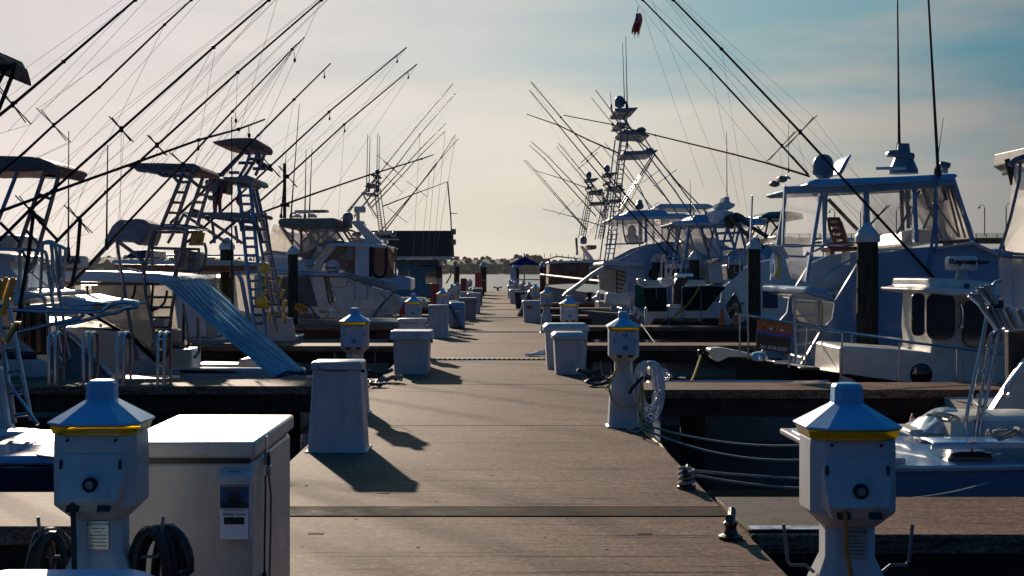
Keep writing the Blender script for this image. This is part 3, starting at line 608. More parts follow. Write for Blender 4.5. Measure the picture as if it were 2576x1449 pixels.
M().tube([(lx+.006, ly-.05, .70), (lx+.008, ly-.06, .6), (lx+.006, ly-.07, .42), (lx+.006, ly-.075, .30)], .0045, 6).box((lx+.006, ly-.075, .275), (.018, .03, .05)).build('power_cord', 'black', t)
M().tube([(lx+.012, ly+.0, .70), (lx+.014, ly+.05, .6), (lx+.010, ly+.06, .42), (lx+.012, ly+.02, .25), (lx+.010, ly+.06, .12), (lx+.01, ly+.1, .02)], .005, 6).build('cord', 'greyplastic', t)
bh = thing('brochure_holder', 'small white brochure box with a poster on the freezer front', 'brochure box', (-1.025, 5.70, .50)); bx = -1.03; by = fy0-.012
M().add([(bx-.067, by-.055, .735), (bx+.067, by-.055, .735), (bx+.067, by+.02, .765), (bx-.067, by+.02, .765), (bx-.067, by-.055, .705), (bx+.067, by-.055, .705), (bx+.067, by+.02, .705), (bx-.067, by+.02, .705)], [(0, 1, 2, 3), (0, 4, 5, 1), (1, 5, 6, 2), (0, 3, 7, 4), (2, 6, 7, 3), (4, 7, 6, 5)]).build('hood', 'whiteplastic', bh, bev=.003)
M().box((bx, by-.02, .595), (.124, .05, .215)).build('case', 'whiteplastic', bh, bev=.004)
po = M().box((bx, by-.046, .655), (.112, .003, .085)).build('poster', mat('posterblue', (.03, .08, .20), .35, var=.4, scale=16), bh)
M().lathe((bx+.004, by-.048, .650), [(.028, -.001), (.028, .0)], 14, 'Y').box((bx, by-.049, .625), (.10, .002, .02)).build('picture', mat('posterdark', (.012, .016, .03), .4, var=.5, scale=20), po)
text('LIVE BAIT', .018, (bx, by-.0485, .688), mat('postertext', (.35, .14, .03), .5), po, ext=.0004)
cd = M().box((bx, by-.046, .548), (.112, .003, .12)).build('card', 'inkwhite', bh)
text('Ashley Anne', .018, (bx, by-.0485, .588), 'ink', cd, ext=.0004); text('SPORTFISHING CHARTERS', .0075, (bx, by-.0485, .603), 'ink', cd, ext=.0003)
M().box((bx, by-.0485, .562), (.08, .001, .028)).build('photo', mat('posterdark', (.01, .01, .01)), cd)
text('zoom', .02, (bx, by-.028, .7555), 'ink', bh, rot=(.38, 0, 0), ext=.0004)
# lid of the nearest dock box, bottom left corner
t = thing('dock_box', 'nearest dock box with blue sky sheen coloured into its lid, at the bottom left corner', 'dock box', (-1.33, 4.0, 0), 'dock boxes'); c = (-1.345, 4.10, 0)
M().octa(c, [(0, .27, .46, .03), (.48, .29, .48, .03)]).build('body', 'whiteplastic', t, bev=.01)
M().octa(c, [(.48, .31, .50, .04), (.55, .31, .50, .04), (.602, .255, .44, .05), (.606, .22, .41, .05)]).build('lid', 'hoodskyblue', t, bev=.006)  # blue sky sheen is painted in as the lid colour
# hoses
def coil(name, m, c, rx, rz, n, r, label, cat, ax=0, jit=.03, tail=None, dep=.05):
    q = M(); rd = random.Random(n*7+int(rx*100)); pts = []
    for k in range(n):
        a, b, o = rx*rd.uniform(.42, 1.08), rz*rd.uniform(.74, 1.05), rd.uniform(-jit, jit)*1.3
        for i in range(26):
            th = 2*pi*i/26; pts.append((c[0]+a*math.cos(th)*math.cos(ax)+o, c[1]+dep*(k/n-.5)*2+a*math.cos(th)*math.sin(ax), c[2]-b+b*math.sin(th)))
    q.tube(pts, r, 8)
    if tail: q.tube(tail, r, 8)
    return top(q.build(name, m), label, cat)
x1 = p1.location.x
coil('hose', 'rubber', (x1-.20, 5.2, .60), .085, .16, 4, .018, 'black hose looped on the left hook of the near left pedestal', 'hose')
coil('hose', 'rubber', (x1+.215, 5.22, .61), .10, .20, 5, .018, 'black hose looped on the right hook of the near left pedestal', 'hose')
xr = pr.location.x
coil('water_hose', 'hose', (xr+.25, 14.2, .66), .135, .30, 12, .010, 'white water hose hanging coiled beside the right pedestal', 'hose', jit=.03, dep=.09)
q = M().tube([(xr-.055, 14.12, .70), (xr-.07, 14.08, .62), (xr-.13, 14.05, .52), (xr-.165, 14.05, .42), (xr-.14, 14.05, .30), (xr-.05, 14.05, .22), (xr+.06, 14.05, .215), (xr+.13, 14.06, .27), (xr+.15, 14.08, .38), (xr+.16, 14.1, .47), (xr+.18, 14.1, .36), (xr+.17, 14.1, .2), (xr+.15, 14.05, .03), (xr+.14, 13.9, .012), (xr+.16, 13.3, .012), (xr+.19, 12.7, .012), (xr+.24, 12.5, -.06), (xr+.26, 12.5, -.5)], .011, 8)
top(q.build('power_cable', mat('yellowcable', (.50, .32, .03), .5)), 'yellow shore power cable looping from the right pedestal', 'cable')
q = M().tube([(xr+.03, 14.0, .36), (xr+.06, 13.98, .42), (xr+.1, 13.98, .46), (xr+.17, 14.0, .52)], .018, 8); top(q.build('cable_plug', 'black'), 'black plug hanging on the front of the hose pedestal', 'plug')
x0 = p0.location.x
q = M().tube([(x0-.055, 4.87, .735), (x0-.05, 4.86, .70), (x0-.045, 4.87, .60), (x0-.03, 4.86, .50), (x0-.005, 4.84, .38), (x0+.03, 4.83, .2), (x0+.04, 4.8, .01), (x0+.04, 4.6, .008)], .009, 8); top(q.build('power_cable', mat('orangecable', (.40, .19, .05), .6)), 'thick orange power cable hanging from the near right pedestal', 'cable')
q = M().tube([(x1-.055, 5.02, .735), (x1-.05, 5.01, .70), (x1-.05, 5.02, .60), (x1-.045, 5.01, .50), (x1-.02, 4.97, .38), (x1-.02, 4.94, .2), (x1-.01, 4.93, .01), (x1, 4.8, .01)], .010, 8); top(q.build('power_cable', 'rubber'), 'black power cable hanging from the near left pedestal', 'cable')
# cleats: two horns on a waisted foot
def cleat(x, y, s, label, rz=0):
    t = M(); f = lambda a, b, c: (x+s*(a*math.cos(rz)-b*math.sin(rz)), y+s*(a*math.sin(rz)+b*math.cos(rz)), s*c)
    t.lathe((x, y, 0), [(.075*s, 0), (.075*s, .02*s), (.045*s, .035*s), (.034*s, .07*s), (.045*s, .10*s), (.03*s, .115*s)], 14)
    t.tube([f(-.17, 0, .155), f(-.12, 0, .128), f(-.05, 0, .11), f(.05, 0, .11), f(.12, 0, .128), f(.17, 0, .15)], .026*s, 8)
    return top(t.build('cleat', 'iron'), label, 'cleat', 'iron dock cleats')
cleat(PX(1838, 8.27), 8.27, .95, 'bare iron cleat at the right edge of the dock, nearest the camera', pi/2.3)
cl2 = cleat(PX(1727, 10.2), 10.2, .9, 'iron cleat with mooring ropes wound round it on the right edge', pi/2.3)
cleat(PX(955, 19.4)-.05, 20.2, 1.1, 'iron cleat by the black rope heap on the left edge', .5)
cleat(1.38, 20.3, 1.1, 'iron cleat beside the two big boxes on the right', .3)
cleat(PX(1202, 121), 121, 2.2, 'left cleat at the far end of the dock', 0); cleat(PX(1252, 121), 121, 2.2, 'right cleat at the far end of the dock', 0)
# ropes
def rope(name, pts, r, label, m='rope', cat='rope'): return top(M().tube(pts, r, 7).build(name, m), label, cat)
def heap(x, y, z, rr, n, r, label, m='rope', flat=.4):
    rd = random.Random(int(x*100+y)); pts = [(x+rr*math.cos(a*.9+rd.uniform(-.5, .5))*rd.uniform(.4, 1), y+rr*math.sin(a*.9)*rd.uniform(.4, 1), z+r+rd.uniform(0, flat*rr)) for a in range(n)]
    return rope('rope_coil', pts, r, label, m, 'rope')
def smooth(P, k=4):
    P = [Vector(p) for p in P]; o = []
    for i in range(len(P)-1):
        a, b, c, d = P[max(i-1, 0)], P[i], P[i+1], P[min(i+2, len(P)-1)]
        for j in range(k):
            t = j/k; o.append(.5*((2*b)+(c-a)*t+(2*a-5*b+4*c-d)*t*t+(3*b-a-3*c+d)*t**3))
    return o+[P[-1]]
def sheap(x, y, z, rr, n, r, label, m='rope', flat=.5):
    rd = random.Random(int(abs(x)*100+y)); P = [(x+rr*math.cos(a*.8)*rd.uniform(.35, 1), y+rr*math.sin(a*.8)*rd.uniform(.35, 1), z+r+rd.uniform(0, flat*rr)) for a in range(n)]
    return rope('rope_coil', smooth(P), r, label, m)
cx, cy = PX(1727, 10.2), 10.2
for zz in (.03, .055, .08): pass
rope('rope_wrap', [(cx+.055*math.cos(a*.6), cy+.055*math.sin(a*.6), .02+.0035*a) for a in range(40)], .012, 'rope turns wound round the right edge cleat')
rope('mooring_line', sag((cx+.03, cy, .13), w(2200, 1207, 12.4), .02), .011, 'upper mooring line from the roped cleat to the blue-decked boat')
rope('mooring_line', sag((cx+.04, cy, .10), (3.2, 12.3, -.30), .05), .011, 'lower slack mooring line from the roped cleat down to the water side')
rope('mooring_line', sag((1.45, 14.2, .05), w(2040, 1120, 13.0), .08), .012, 'upper mooring line from the hose pedestal foot to the blue-decked boat')
rope('mooring_line', sag((1.42, 14.0, .04), w(2060, 1155, 12.5), .12), .012, 'lower mooring line from the hose pedestal foot to the blue-decked boat')
sheap(PX(985, 20.0), 20.0, 0, .17, 26, .014, 'pale grey rope heap beside the left cleat')
sheap(PX(952, 19.3)-.02, 19.2, 0, .14, 18, .020, 'black rope heap at the left edge of the dock', 'rubber')
sheap(PX(1495, 19.6), 19.4, 0, .22, 20, .016, 'dark rope heap at the foot of the big boxes', 'rubber')
sheap(PX(1540, 20.2)+.05, 19.9, .0, .2, 18, .014, 'dark rope heap on the second right finger pier', 'rubber')
sheap(PX(1580, 14.0)+.05, 13.75, 0, .09, 14, .009, 'yellow-grey line heap at the foot of the hose pedestal')
q = M(); 
for i in range(5): q.tube(smooth([(1.15-.55+.02*i, 26.3+.05*i, .03), (1.0, 26.1+.06*i, .05+.012*i), (1.3, 26.3+.05*i, .05), (1.4, 26.5, .04)]), .02, 7)
top(q.build('hose_bundle', 'hose'), 'flat bundle of pale hose on the dock beyond the near cable cover', 'hose')
# steel grab hoops on the second left finger
for i, (px, lb) in enumerate([(128, 'leftmost steel grab hoop on the left finger pier'), (215, 'second steel grab hoop from the left on the finger pier'), (299, 'third steel grab hoop, over the near left pedestal'), (401, 'steel grab hoop nearest the freezer on the finger pier')]):
    x = PX(px, 19.65); a = [(x, 19.55, 0)]+[(x, 19.75-.20*math.cos(pi*k/8), .62+.10*math.sin(pi*k/8)) for k in range(9)]+[(x, 19.95, 0)]
    t = thing('grab_hoop', lb, 'handrail', (x, 19.75, 0), 'steel grab hoops'); 
    M().tube(a, .022, 9).build('hoop', 'steel', t)
    M().tube([(p[0]+.085, p[1], p[2]) for p in a], .022, 9).build('hoop', 'steel', t)
    for dx in (0, .085): M().lathe((x+dx, 19.55, 0), [(.05, 0), (.05, .01), (.03, .015)], 10).build('foot', 'steel', t)
# ============================================================ BOATS ON THE RIGHT
def tower(t, d, frm, _n=None, k=1.0, flip=1, m='alu', dep=1.6, legs=1040, dome_=True, radar=True):
    """tuna tower traced from the tall one; frm maps unit coordinates to photo coordinates"""
    g = lambda *p: [frm(*q) for q in p]
    d1 = d+dep*k; r = .028*max(.75, k)
    q = M()
    def both(pts, rr=r):
        for dd in (d, d1): q.tube(W3(g(*pts), dd), rr, 6)
    both([(752, 240), (770, 300), (830, 380), (1060, 570), (1250, 800), (1480, 1035)])
    both([(800, 262), (890, 390), (990, 450), (1090, 600), (1420, 1035)])
    both([(762, 345), (762, 395), (800, 428), (870, 430)])
    both([(905, 252), (840, 300), (870, 345), (900, 400)])
    for y in (290, 322, 352, 385): q.tube(W3(g((775+(y-290)*.9, y), (832+(y-290)*.75, y)), d), r*.7, 5)
    for a, b in (((1075, 590), (792, 1040)), ((870, 560), (1230, 1000)), ((1060, 590), (810, 980))): q.tube(W3(g(a, b), d), r*.85, 6); q.tube(W3(g(a, b), d1), r*.85, 6)
    q.tube([w(*frm(1075, 590), d), w(*frm(860, 1000), d1)], r*.6, 5); q.tube([w(*frm(1075, 590), d1), w(*frm(860, 1000), d)], r*.6, 5)
    q.tube([w(*frm(1060, 570), d), w(*frm(1060, 570), d1)], r, 6)
    q.build('tower_frame', m, t)
    q = M(); a0, a1 = W3(g((822, 430), (700, legs)), d); b0, b1 = W3(g((872, 430), (765, legs)), d); q.ladder(a0, a1, b0, b1, int(16*(legs-430)/610), r*1.0, r*.7)
    q.build('tower_ladder', m, t); off = Vector((0, d1-d, 0))
    for e0, e1 in ((a0, a1), (b0, b1)): M().tube([e0+off, e1+off], r).build('tower_leg', m, t)
    for nm, P in (('top_plate', [(748, 238), (955, 230), (935, 247), (880, 262), (770, 266), (750, 255)]), ('control_deck', [(786, 410), (820, 402), (935, 402), (1040, 440), (1030, 452), (960, 438), (810, 432)]),
                  ('belly_band', [(757, 352), (768, 342), (870, 346), (872, 358), (765, 362)]), ('buggy_top', [(810, 562), (985, 556), (1105, 550), (1090, 565), (1060, 582), (830, 590), (812, 580)])):
        slab(t, nm, 'towershade', g(*P), d-.1*k, d1+.1*k, bev=.01)
    slab(t, 'hatch', 'navy', g((985, 545), (1000, 537), (1060, 537), (1072, 552), (985, 556)), d+.3*k, d1-.3*k)
    if radar: slab(t, 'radar', 'greyplastic', g((935, 410), (950, 385), (985, 376), (1012, 392), (1015, 405), (1000, 420), (1010, 450), (940, 455)), d+.3, d+.8, bev=.05)
    if dome_:
        c0 = frm(812, 143); c1 = frm(812, 226); e = abs(frm(850, 143)[0]-frm(775, 143)[0]); dome(t, c0[0], c0[1], c1[1], e, d+dep*k/2)
        M().tube([w(frm(812, 0)[0], frm(812, 240)[1], d+dep*k/2), w(frm(812, 0)[0], frm(812, 220)[1], d+dep*k/2)], .06*k, 8).build('dome_mount', m, t)
def cabin_side(t, pts, d0, d1, m='white', inset=.25, name='deckhouse'): return slab(t, name, m, pts, d0, d1, inset, .05)

# ---- big sportfisher on the right (blue-white side, enclosed flybridge)
d0 = 25.7; B = 4.2
rb = thing('sportfishing_boat', 'large sportfisher with vinyl-enclosed flybridge behind the thick piling on the right', 'boat', (PX(2280, d0), d0+B/2, WZ))
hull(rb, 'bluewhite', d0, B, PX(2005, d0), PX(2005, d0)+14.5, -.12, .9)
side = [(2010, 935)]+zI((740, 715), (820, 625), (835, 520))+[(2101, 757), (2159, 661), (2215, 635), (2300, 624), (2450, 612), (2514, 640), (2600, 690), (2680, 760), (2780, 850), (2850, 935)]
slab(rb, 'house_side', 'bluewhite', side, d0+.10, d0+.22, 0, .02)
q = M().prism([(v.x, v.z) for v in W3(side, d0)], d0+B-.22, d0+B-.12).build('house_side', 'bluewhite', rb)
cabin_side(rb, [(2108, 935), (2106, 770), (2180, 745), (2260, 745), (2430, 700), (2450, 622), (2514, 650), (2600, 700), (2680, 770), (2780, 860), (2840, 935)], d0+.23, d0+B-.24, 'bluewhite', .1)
slab(rb, 'bridge_coaming', 'cream', [(2120, 752), (2440, 700), (2440, 690), (2120, 742)], d0+.25, d0+B-.25)
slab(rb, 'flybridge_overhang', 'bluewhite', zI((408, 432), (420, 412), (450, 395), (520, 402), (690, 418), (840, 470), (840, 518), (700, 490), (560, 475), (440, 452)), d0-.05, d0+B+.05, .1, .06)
slab(rb, 'side_window', 'glass', zI((950, 780), (935, 765), (1010, 735), (1090, 650), (1200, 595), (1330, 545), (1460, 520), (1600, 520), (1600, 800), (1160, 815)), d0+.17, d0+.30, .05, .01)
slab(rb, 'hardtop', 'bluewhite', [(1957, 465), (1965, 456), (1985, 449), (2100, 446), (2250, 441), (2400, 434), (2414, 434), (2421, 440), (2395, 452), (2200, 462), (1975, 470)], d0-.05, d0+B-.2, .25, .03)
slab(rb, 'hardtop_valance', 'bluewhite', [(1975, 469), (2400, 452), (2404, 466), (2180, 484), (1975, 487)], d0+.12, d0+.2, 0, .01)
slab(rb, 'ceiling', 'cream', [(1985, 468), (2395, 452), (2395, 458), (1985, 474)], d0+.3, d0+B-.4)
for a, b, wd in ((zH((548, 745))[0], zH((440, 1405))[0], 9), (zH((840, 745))[0], zH((847, 1130))[0], 11), (zH((1172, 690))[0], zH((1190, 1135))[0], 11), (zH((1440, 690))[0], zH((1582, 1130))[0], 9), (zH((290, 745))[0], zH((275, 1150))[0], 4)):
    k = d0/F*wd/2
    for dd in (d0+.2, d0+B-.75):
        A, Bq = w(*a, d0+.2), w(*b, d0+.2); A.y = Bq.y = dd; v = Vector((k, 0, 0)); y = Vector((0, .06, 0))
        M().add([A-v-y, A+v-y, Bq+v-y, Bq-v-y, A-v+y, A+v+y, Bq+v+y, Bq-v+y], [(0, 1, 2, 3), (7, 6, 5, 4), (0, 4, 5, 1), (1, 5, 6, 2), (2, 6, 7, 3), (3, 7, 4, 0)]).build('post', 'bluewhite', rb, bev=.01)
def vinyl(t, pts, d, m='vinyl', th=.012, name='clear_curtain'):
    o = slab(t, name, m, pts, d, d+th, bev=0); return o
vinyl(rb, zH((290, 745), (545, 745), (430, 1405), (330, 1380), (272, 1150)), d0+.17)
vinyl(rb, zH((1195, 800), (1445, 730), (1582, 1115), (1200, 1130)), d0+.17)
vinyl(rb, zH((860, 800), (1160, 780), (1165, 1130), (940, 1180)), d0+.17, 'vinyl')
q = M(); a, b = W3(zH((1440, 700), (1600, 1105)), d0+.2)
q.add([a, b, b+Vector((.12, B-1.2, 0)), a+Vector((.0, B-1.2, 0))], [(0, 1, 2, 3)]); q.build('windscreen', 'vinylmilk', rb, solid=.02)
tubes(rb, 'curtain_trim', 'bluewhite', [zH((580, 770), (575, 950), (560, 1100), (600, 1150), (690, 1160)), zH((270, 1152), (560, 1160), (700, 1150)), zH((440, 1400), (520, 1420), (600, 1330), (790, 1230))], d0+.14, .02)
tubes(rb, 'bridge_rail', 'steel', [zH((270, 1158), (350, 1165), (450, 1158), (690, 1160), (740, 1150)), zH((300, 1230), (430, 1235), (450, 1200)), zH((430, 1230), (560, 1165))], d0+.05, .022)
for a, b in ((zH((1325, 860))[0], zH((1240, 1045))[0]), (zH((1325, 870))[0], zH((1480, 1095))[0]), (zH((1215, 780))[0], zH((1060, 1080))[0]), (zH((1240, 790))[0], zH((1370, 1110))[0]), (zH((1420, 740))[0], zH((1530, 1105))[0]), (zH((1400, 740))[0], zH((1490, 1100))[0])): M().tube(W3([a, b], d0+.32), .022).build('roof_strut', 'alu', rb)
for a, b in ((zH((590, 840))[0], zH((790, 1050))[0]), (zH((1130, 780))[0], zH((1140, 1040))[0]), (zH((1090, 780))[0], zH((1100, 1060))[0])): M().tube(W3([a, b], d0+2.6), .04).build('roof_strut', 'alu', rb)
slab(rb, 'electronics_box', 'black', zH((1270, 740), (1420, 735), (1440, 840), (1325, 850)), d0+.9, d0+2.2, bev=.03)
slab(rb, 'helm_console', 'cream', zH((940, 1150), (1050, 1060), (1140, 1045), (1320, 1060), (1320, 1140), (950, 1180)), d0+.8, d0+B-1, bev=.05)
# ladder-back helm chair
hc = M(); X = lambda x, y, dd: w(*zH((x, y))[0], dd)
for dd in (d0+1.3, d0+1.9):
    hc.tube([X(590, 965, dd), X(600, 1050, dd), X(650, 1170, dd)], .03, 6); hc.tube([X(660, 970, dd), X(690, 1060, dd), X(715, 1160, dd)], .03, 6)
for i in range(5):
    y = 975+i*42; hc.tube([X(592+i*10, y, d0+1.3), X(665+i*12, y, d0+1.3)], .035, 6); hc.tube([X(592+i*10, y, d0+1.3), X(592+i*10, y, d0+1.9)], .03, 6)
hc.build('helm_chair_back', 'redwood', rb)
q = M().prism([(v.x, v.z) for v in W3(zH((580, 1165), (780, 1165), (790, 1195), (600, 1200)), d0+1.3)], d0+1.2, d0+2).build('helm_chair_seat', 'redwood', rb, bev=.02)
M().prism([(v.x, v.z) for v in W3(zH((640, 965), (690, 985), (740, 1130), (790, 1160), (700, 1165), (670, 1060)), d0+1.3)], d0+1.35, d0+1.85).build('helm_cushion', 'cream', rb, bev=.03)
M().tube([X(710, 1190, d0+1.6), X(710, 1290, d0+1.6)], .08, 10).build('chair_pedestal', 'white', rb)
dome(rb, 2070.5, 387.5, 445, 53, d0+1.3)
sc_ = M(); c = w(*zH((1105, 665))[0], d0+1.8); sc_.lathe(c, [(.28, 0), (.27, .08), (.2, .25), (.13, .42), (.11, .58)], 16).build('radar_mount', 'dome', rb)
slab(rb, 'radar_array', 'dome', zH((998, 530), (1010, 503), (1070, 500), (1140, 516), (1185, 522), (1185, 565), (1130, 560), (1060, 545), (1000, 545)), d0+1.6, d0+1.85, bev=.03)
tubes(rb, 'flat_aerial', 'white', [zH((915, 630), (1120, 625))], d0+1.2, .03); tubes(rb, 'aerial_post', 'white', [zH((1018, 632), (1018, 668))], d0+1.2, .03)
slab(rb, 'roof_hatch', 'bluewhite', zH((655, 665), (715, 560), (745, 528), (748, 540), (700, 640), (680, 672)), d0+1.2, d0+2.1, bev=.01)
slab(rb, 'searchlight', 'dome', zH((1358, 610), (1365, 575), (1440, 590), (1425, 632)), d0+2.2, d0+2.5, bev=.04); tubes(rb, 'light_post', 'white', [zH((1385, 662), (1388, 618))], d0+2.35, .07)
for P in (zH((195, 722), (215, 709), (258, 722), (260, 744), (245, 754), (200, 744)), zH((248, 692), (262, 677), (310, 682), (318, 697), (300, 722), (262, 717))):
    slab(rb, 'floodlight', 'greyplastic', P, d0+.1, d0+.35, bev=.03)
tubes(rb, 'light_bracket', 'steel', [zH((250, 700), (290, 705)), zH((300, 680), (330, 700))], d0+.22, .02)
antenna(rb, (2262, 375), (2257, -40), d0+2.0, .032, .014, 'black'); antenna(rb, (2360, 435), (2332, -60), d0+.1, .034, .02, 'black')
tubes(rb, 'antenna_lower', 'bluealu', [[(2353, 440), (2356, 640)], [(2356, 520), (2333, 700)]], d0+.08, .03)
antenna(rb, (2353, 440), (2373, 298), d0+.5, .014, .005, 'black')
q = M()
for i in range(4):
    a, b = W3(zH((192+i*24, 1158), (240+i*24, 1245)), d0-.05); q.tube([a, b], .032, 8)
q.build('rod_holder', 'steel', rb)
tubes(rb, 'coiled_line', 'whitecloth', [zH((215, 1210), (200, 1260), (198, 1330), (215, 1370), (232, 1330), (228, 1260), (222, 1215))], d0-.08, .03); tubes(rb, 'coiled_line', 'yellow', [zH((240, 1220), (250, 1290), (238, 1350), (228, 1375)), zH((246, 1230), (256, 1340), (240, 1380))], d0-.1, .018)
# aft bulkhead, cockpit ladder, seat
slab(rb, 'aft_bulkhead', 'cream', zI((690, 500), (820, 515), (820, 620), (770, 690), (690, 700)), d0+.3, d0+B-.3)
slab(rb, 'bulkhead_door', 'glass', zI((722, 500), (752, 505), (752, 690), (722, 690)), d0+.28, d0+.32)
q = M(); q.ladder(*W3(zI((548, 475), (560, 940)), d0+.2), *W3(zI((715, 490), (720, 900)), d0+.2), 5, .03, .022); q.build('bridge_ladder', 'white', rb)
slab(rb, 'cockpit_coaming', 'cream', zI((560, 965), (600, 640), (640, 610), (700, 600), (735, 700), (590, 960)), d0+B-.5, d0+B-.3)
slab(rb, 'coaming_edge', 'white', zI((590, 962), (735, 712), (750, 705), (606, 962)), d0+.05, d0+.16, bev=.01)
slab(rb, 'spray_rail', 'white', zI((1560, 120), (1820, 78), (2000, 160), (2150, 240), (2150, 262), (1990, 190), (1815, 100), (1560, 135)), d0+.0, d0+.12, bev=.01)
outrigger(rb, [(2033, 439), (1967, 367), (1787, 173), (1617, 0), (1500, -120)], d0+2, .034, [(1967, 367, .42)], d2=d0+.5)
outrigger(rb, [(2353, 703), (2208, 545), (2013, 332), (1815, 123), (1694, 0), (1590, -110)], d0, .038, [(2013, 332, .40), (2208, 545, .30)], d2=d0-2)
outrigger(rb, [(2037, 444), (1932, 411), (1845, 388), (1648, 340), (1540, 313), (1418, 290)], d0+3.5, .03, [], d2=d0+6)
q = M()
for a, b in (((1617, 30), (1770, 470)), ((1640, 0), (1835, 500)), ((1787, 173), (1860, 520)), ((1815, 123), (1880, 540)), ((1960, 370), (1985, 560)), ((1648, 340), (1700, 470))): q.tube(W3([a, b], d0+1), .0028, 3)
q.build('rigging', 'line', rb)
# US flag drooping from the outrigger halyard
def droopflag(px, y0, y1, d, label, wpx=24, cols=('flagblue', 'flagred', 'flagwhite'), parent=None, topcol=.42):
    k = d/F; h = (y1-y0)*k; ww = wpx*k; c = w(px, y0, d); t = thing('flag', label, 'flag', (c.x, c.y, c.z-h))
    n = 13; per = 1/n
    def P(u, v):  # u across, v down
        x = (u-.5)*ww*(.30+.62*math.sin(pi*min(1, .12+v*.55)))+.16*ww*math.sin(v*4.2+.6)-.10*ww; y = ww*.35*math.sin(u*13+v*2)*(.3+v*.7); return (c.x+x, c.y+y, c.z-h*v*(1-.30*abs(math.sin(u*7.3+1.1+math.sin(u*29)))))
    for i in range(n):
        u0, u1 = i*per, (i+1)*per; v0 = topcol if i < 6 else 0
        M().grid(lambda a, b: P(u0+(u1-u0)*a, v0+(1-v0)*b), 2, 14).build('stripe', cols[1] if i % 2 == 0 else cols[2], t)
    M().grid(lambda a, b: P(6*per*a, topcol*b), 8, 8).build('canton', cols[0], t)
    M().tube([c+Vector((-.02, 0, .02)), c+Vector((0, 0, .12))], .008, 5).build('clip', 'iron', t)
    return t
droopflag(1606, 33, 101, 26.3, 'red white and blue flag drooping high under the right outriggers', 24)

# ---- black-hulled pocket tug with cream cabin
d0 = 20.95; B = 2.7
tg = thing('pocket_tug', 'black-hulled tug-like cruiser with cream cabin and yacht sale sign on its rail', 'boat', (PX(2250, d0), d0+B/2, WZ))
hull(tg, 'blackgel', d0, B, PX(2900, d0), PX(1836, d0+B/2), -.35, .24, rake=.25, deck='cream', pw=3.4, rail='blackgel')
slab(tg, 'trunk_cabin', 'cream', zI((755, 840), (765, 818), (1000, 832), (1400, 858), (1700, 895), (1760, 900), (1760, 1120), (745, 1100)), d0+.45, d0+B-.45, .08, .08)
slab(tg, 'pilothouse', 'cream', zI((1368, 870), (1385, 800), (1372, 700), (1380, 430), (2110, 430), (2110, 1100), (1700, 1100), (1400, 1000)), d0+.5, d0+B-.5, .08, .05)
slab(tg, 'wheelhouse_roof', 'cream', zI((1256, 425), (1262, 412), (1340, 395), (1343, 350), (1352, 340), (1420, 338), (1700, 352), (2110, 385), (2110, 440), (1500, 452), (1300, 440)), d0+.25, d0+B-.25, .15, .05)
slab(tg, 'roof_visor', 'white', zI((1254, 428), (1262, 408), (1400, 400), (2110, 440), (2110, 458), (1500, 462), (1300, 442)), d0+.15, d0+B-.15, .03, .03)
def rrect(x0, y0, x1, y1, r, skew=0):
    o = []
    for cx_, cy_, a0 in ((x1-r, y0+r, -90), (x1-r, y1-r, 0), (x0+r, y1-r, 90), (x0+r, y0+r, 180)):
        for i in range(5): a = R(a0+i*22.5); o.append((cx_+r*math.cos(a), cy_+r*math.sin(a)+(cx_-x0)*skew))
    return o
for P, nm in ((rrect(1382, 447, 1470, 742, 34), 1), (rrect(1490, 450, 1682, 770, 58), 2), (rrect(1748, 498, 2010, 822, 66), 3)):
    fr = slab(tg, 'window_frame', 'black', zI(*[((x-(P[0][0]+P[10][0])/2)*1.05+(P[0][0]+P[10][0])/2, (y-(P[0][1]+P[10][1])/2)*1.03+(P[0][1]+P[10][1])/2) for x, y in P]), d0+.475, d0+.50, bev=.003)
    slab(fr, 'pane', 'glass', zI(*P), d0+.465, d0+.48, bev=0)
c = w(*zI((1447, 1018))[0], d0+.44); M().lathe(c, [(.145, 0), (.15, -.02), (.12, -.03)], 28, 'Y').build('porthole', 'glass', tg)
M().lathe(c, [(.165, .004), (.165, -.01), (.15, -.012)], 28, 'Y').build('porthole_ring', 'blackgel', tg)
tubes(tg, 'grab_handle', 'steel', [zI((1728, 525), (1740, 560), (1742, 640), (1730, 685))], d0+.42, .016); 
for p in ((1728, 530), (1730, 680)): M().lathe(w(*zI(p)[0], d0+.45), [(.035, 0), (.03, -.03)], 10, 'Y').build('handle_base', 'steel', tg)
q = M(); rl = smooth(W3(zI((132, 592), (300, 615), (540, 660), (890, 722), (1290, 782), (1700, 832), (1950, 866), (2080, 880), (2130, 900), (2145, 950)), d0+.06), 3)
q.tube(rl, .018, 8)
for a, b in (((163, 598), (163, 860)), ((222, 608), (222, 912)), ((640, 690), (625, 962)), ((890, 722), (876, 1035)), ((1292, 785), (1285, 1085)), ((1697, 832), (1694, 1085)), ((955, 735), (955, 800)), ((346, 850), (346, 880)), ((518, 870), (510, 972))): q.tube(W3(zI(a, b), d0+.06), .015, 7)
q.build('pulpit_rail', 'steel', tg)
q = M(); q.tube([(p.x, p.y+B-.2, p.z) for p in rl[6:]], .018, 7); q.build('far_rail', 'steel', tg)
M().lathe(w(*zI((300, 920))[0], d0+.9), [(.13, 0), (.13, .07), (.10, .12), (.03, .14)], 16).tube([w(*zI((250, 900))[0], d0+.9), w(*zI((350, 885))[0], d0+.9)], .05, 10).build('windlass', 'steel', tg)
M().box(w(*zI((450, 935))[0], d0+.5), (.22, .12, .05)).build('deck_cleat', 'steel', tg, bev=.01)
M().box(w(*zI((650, 975))[0], d0+.35), (.30, .2, .035)).build('deck_hatch', 'black', tg, bev=.01)
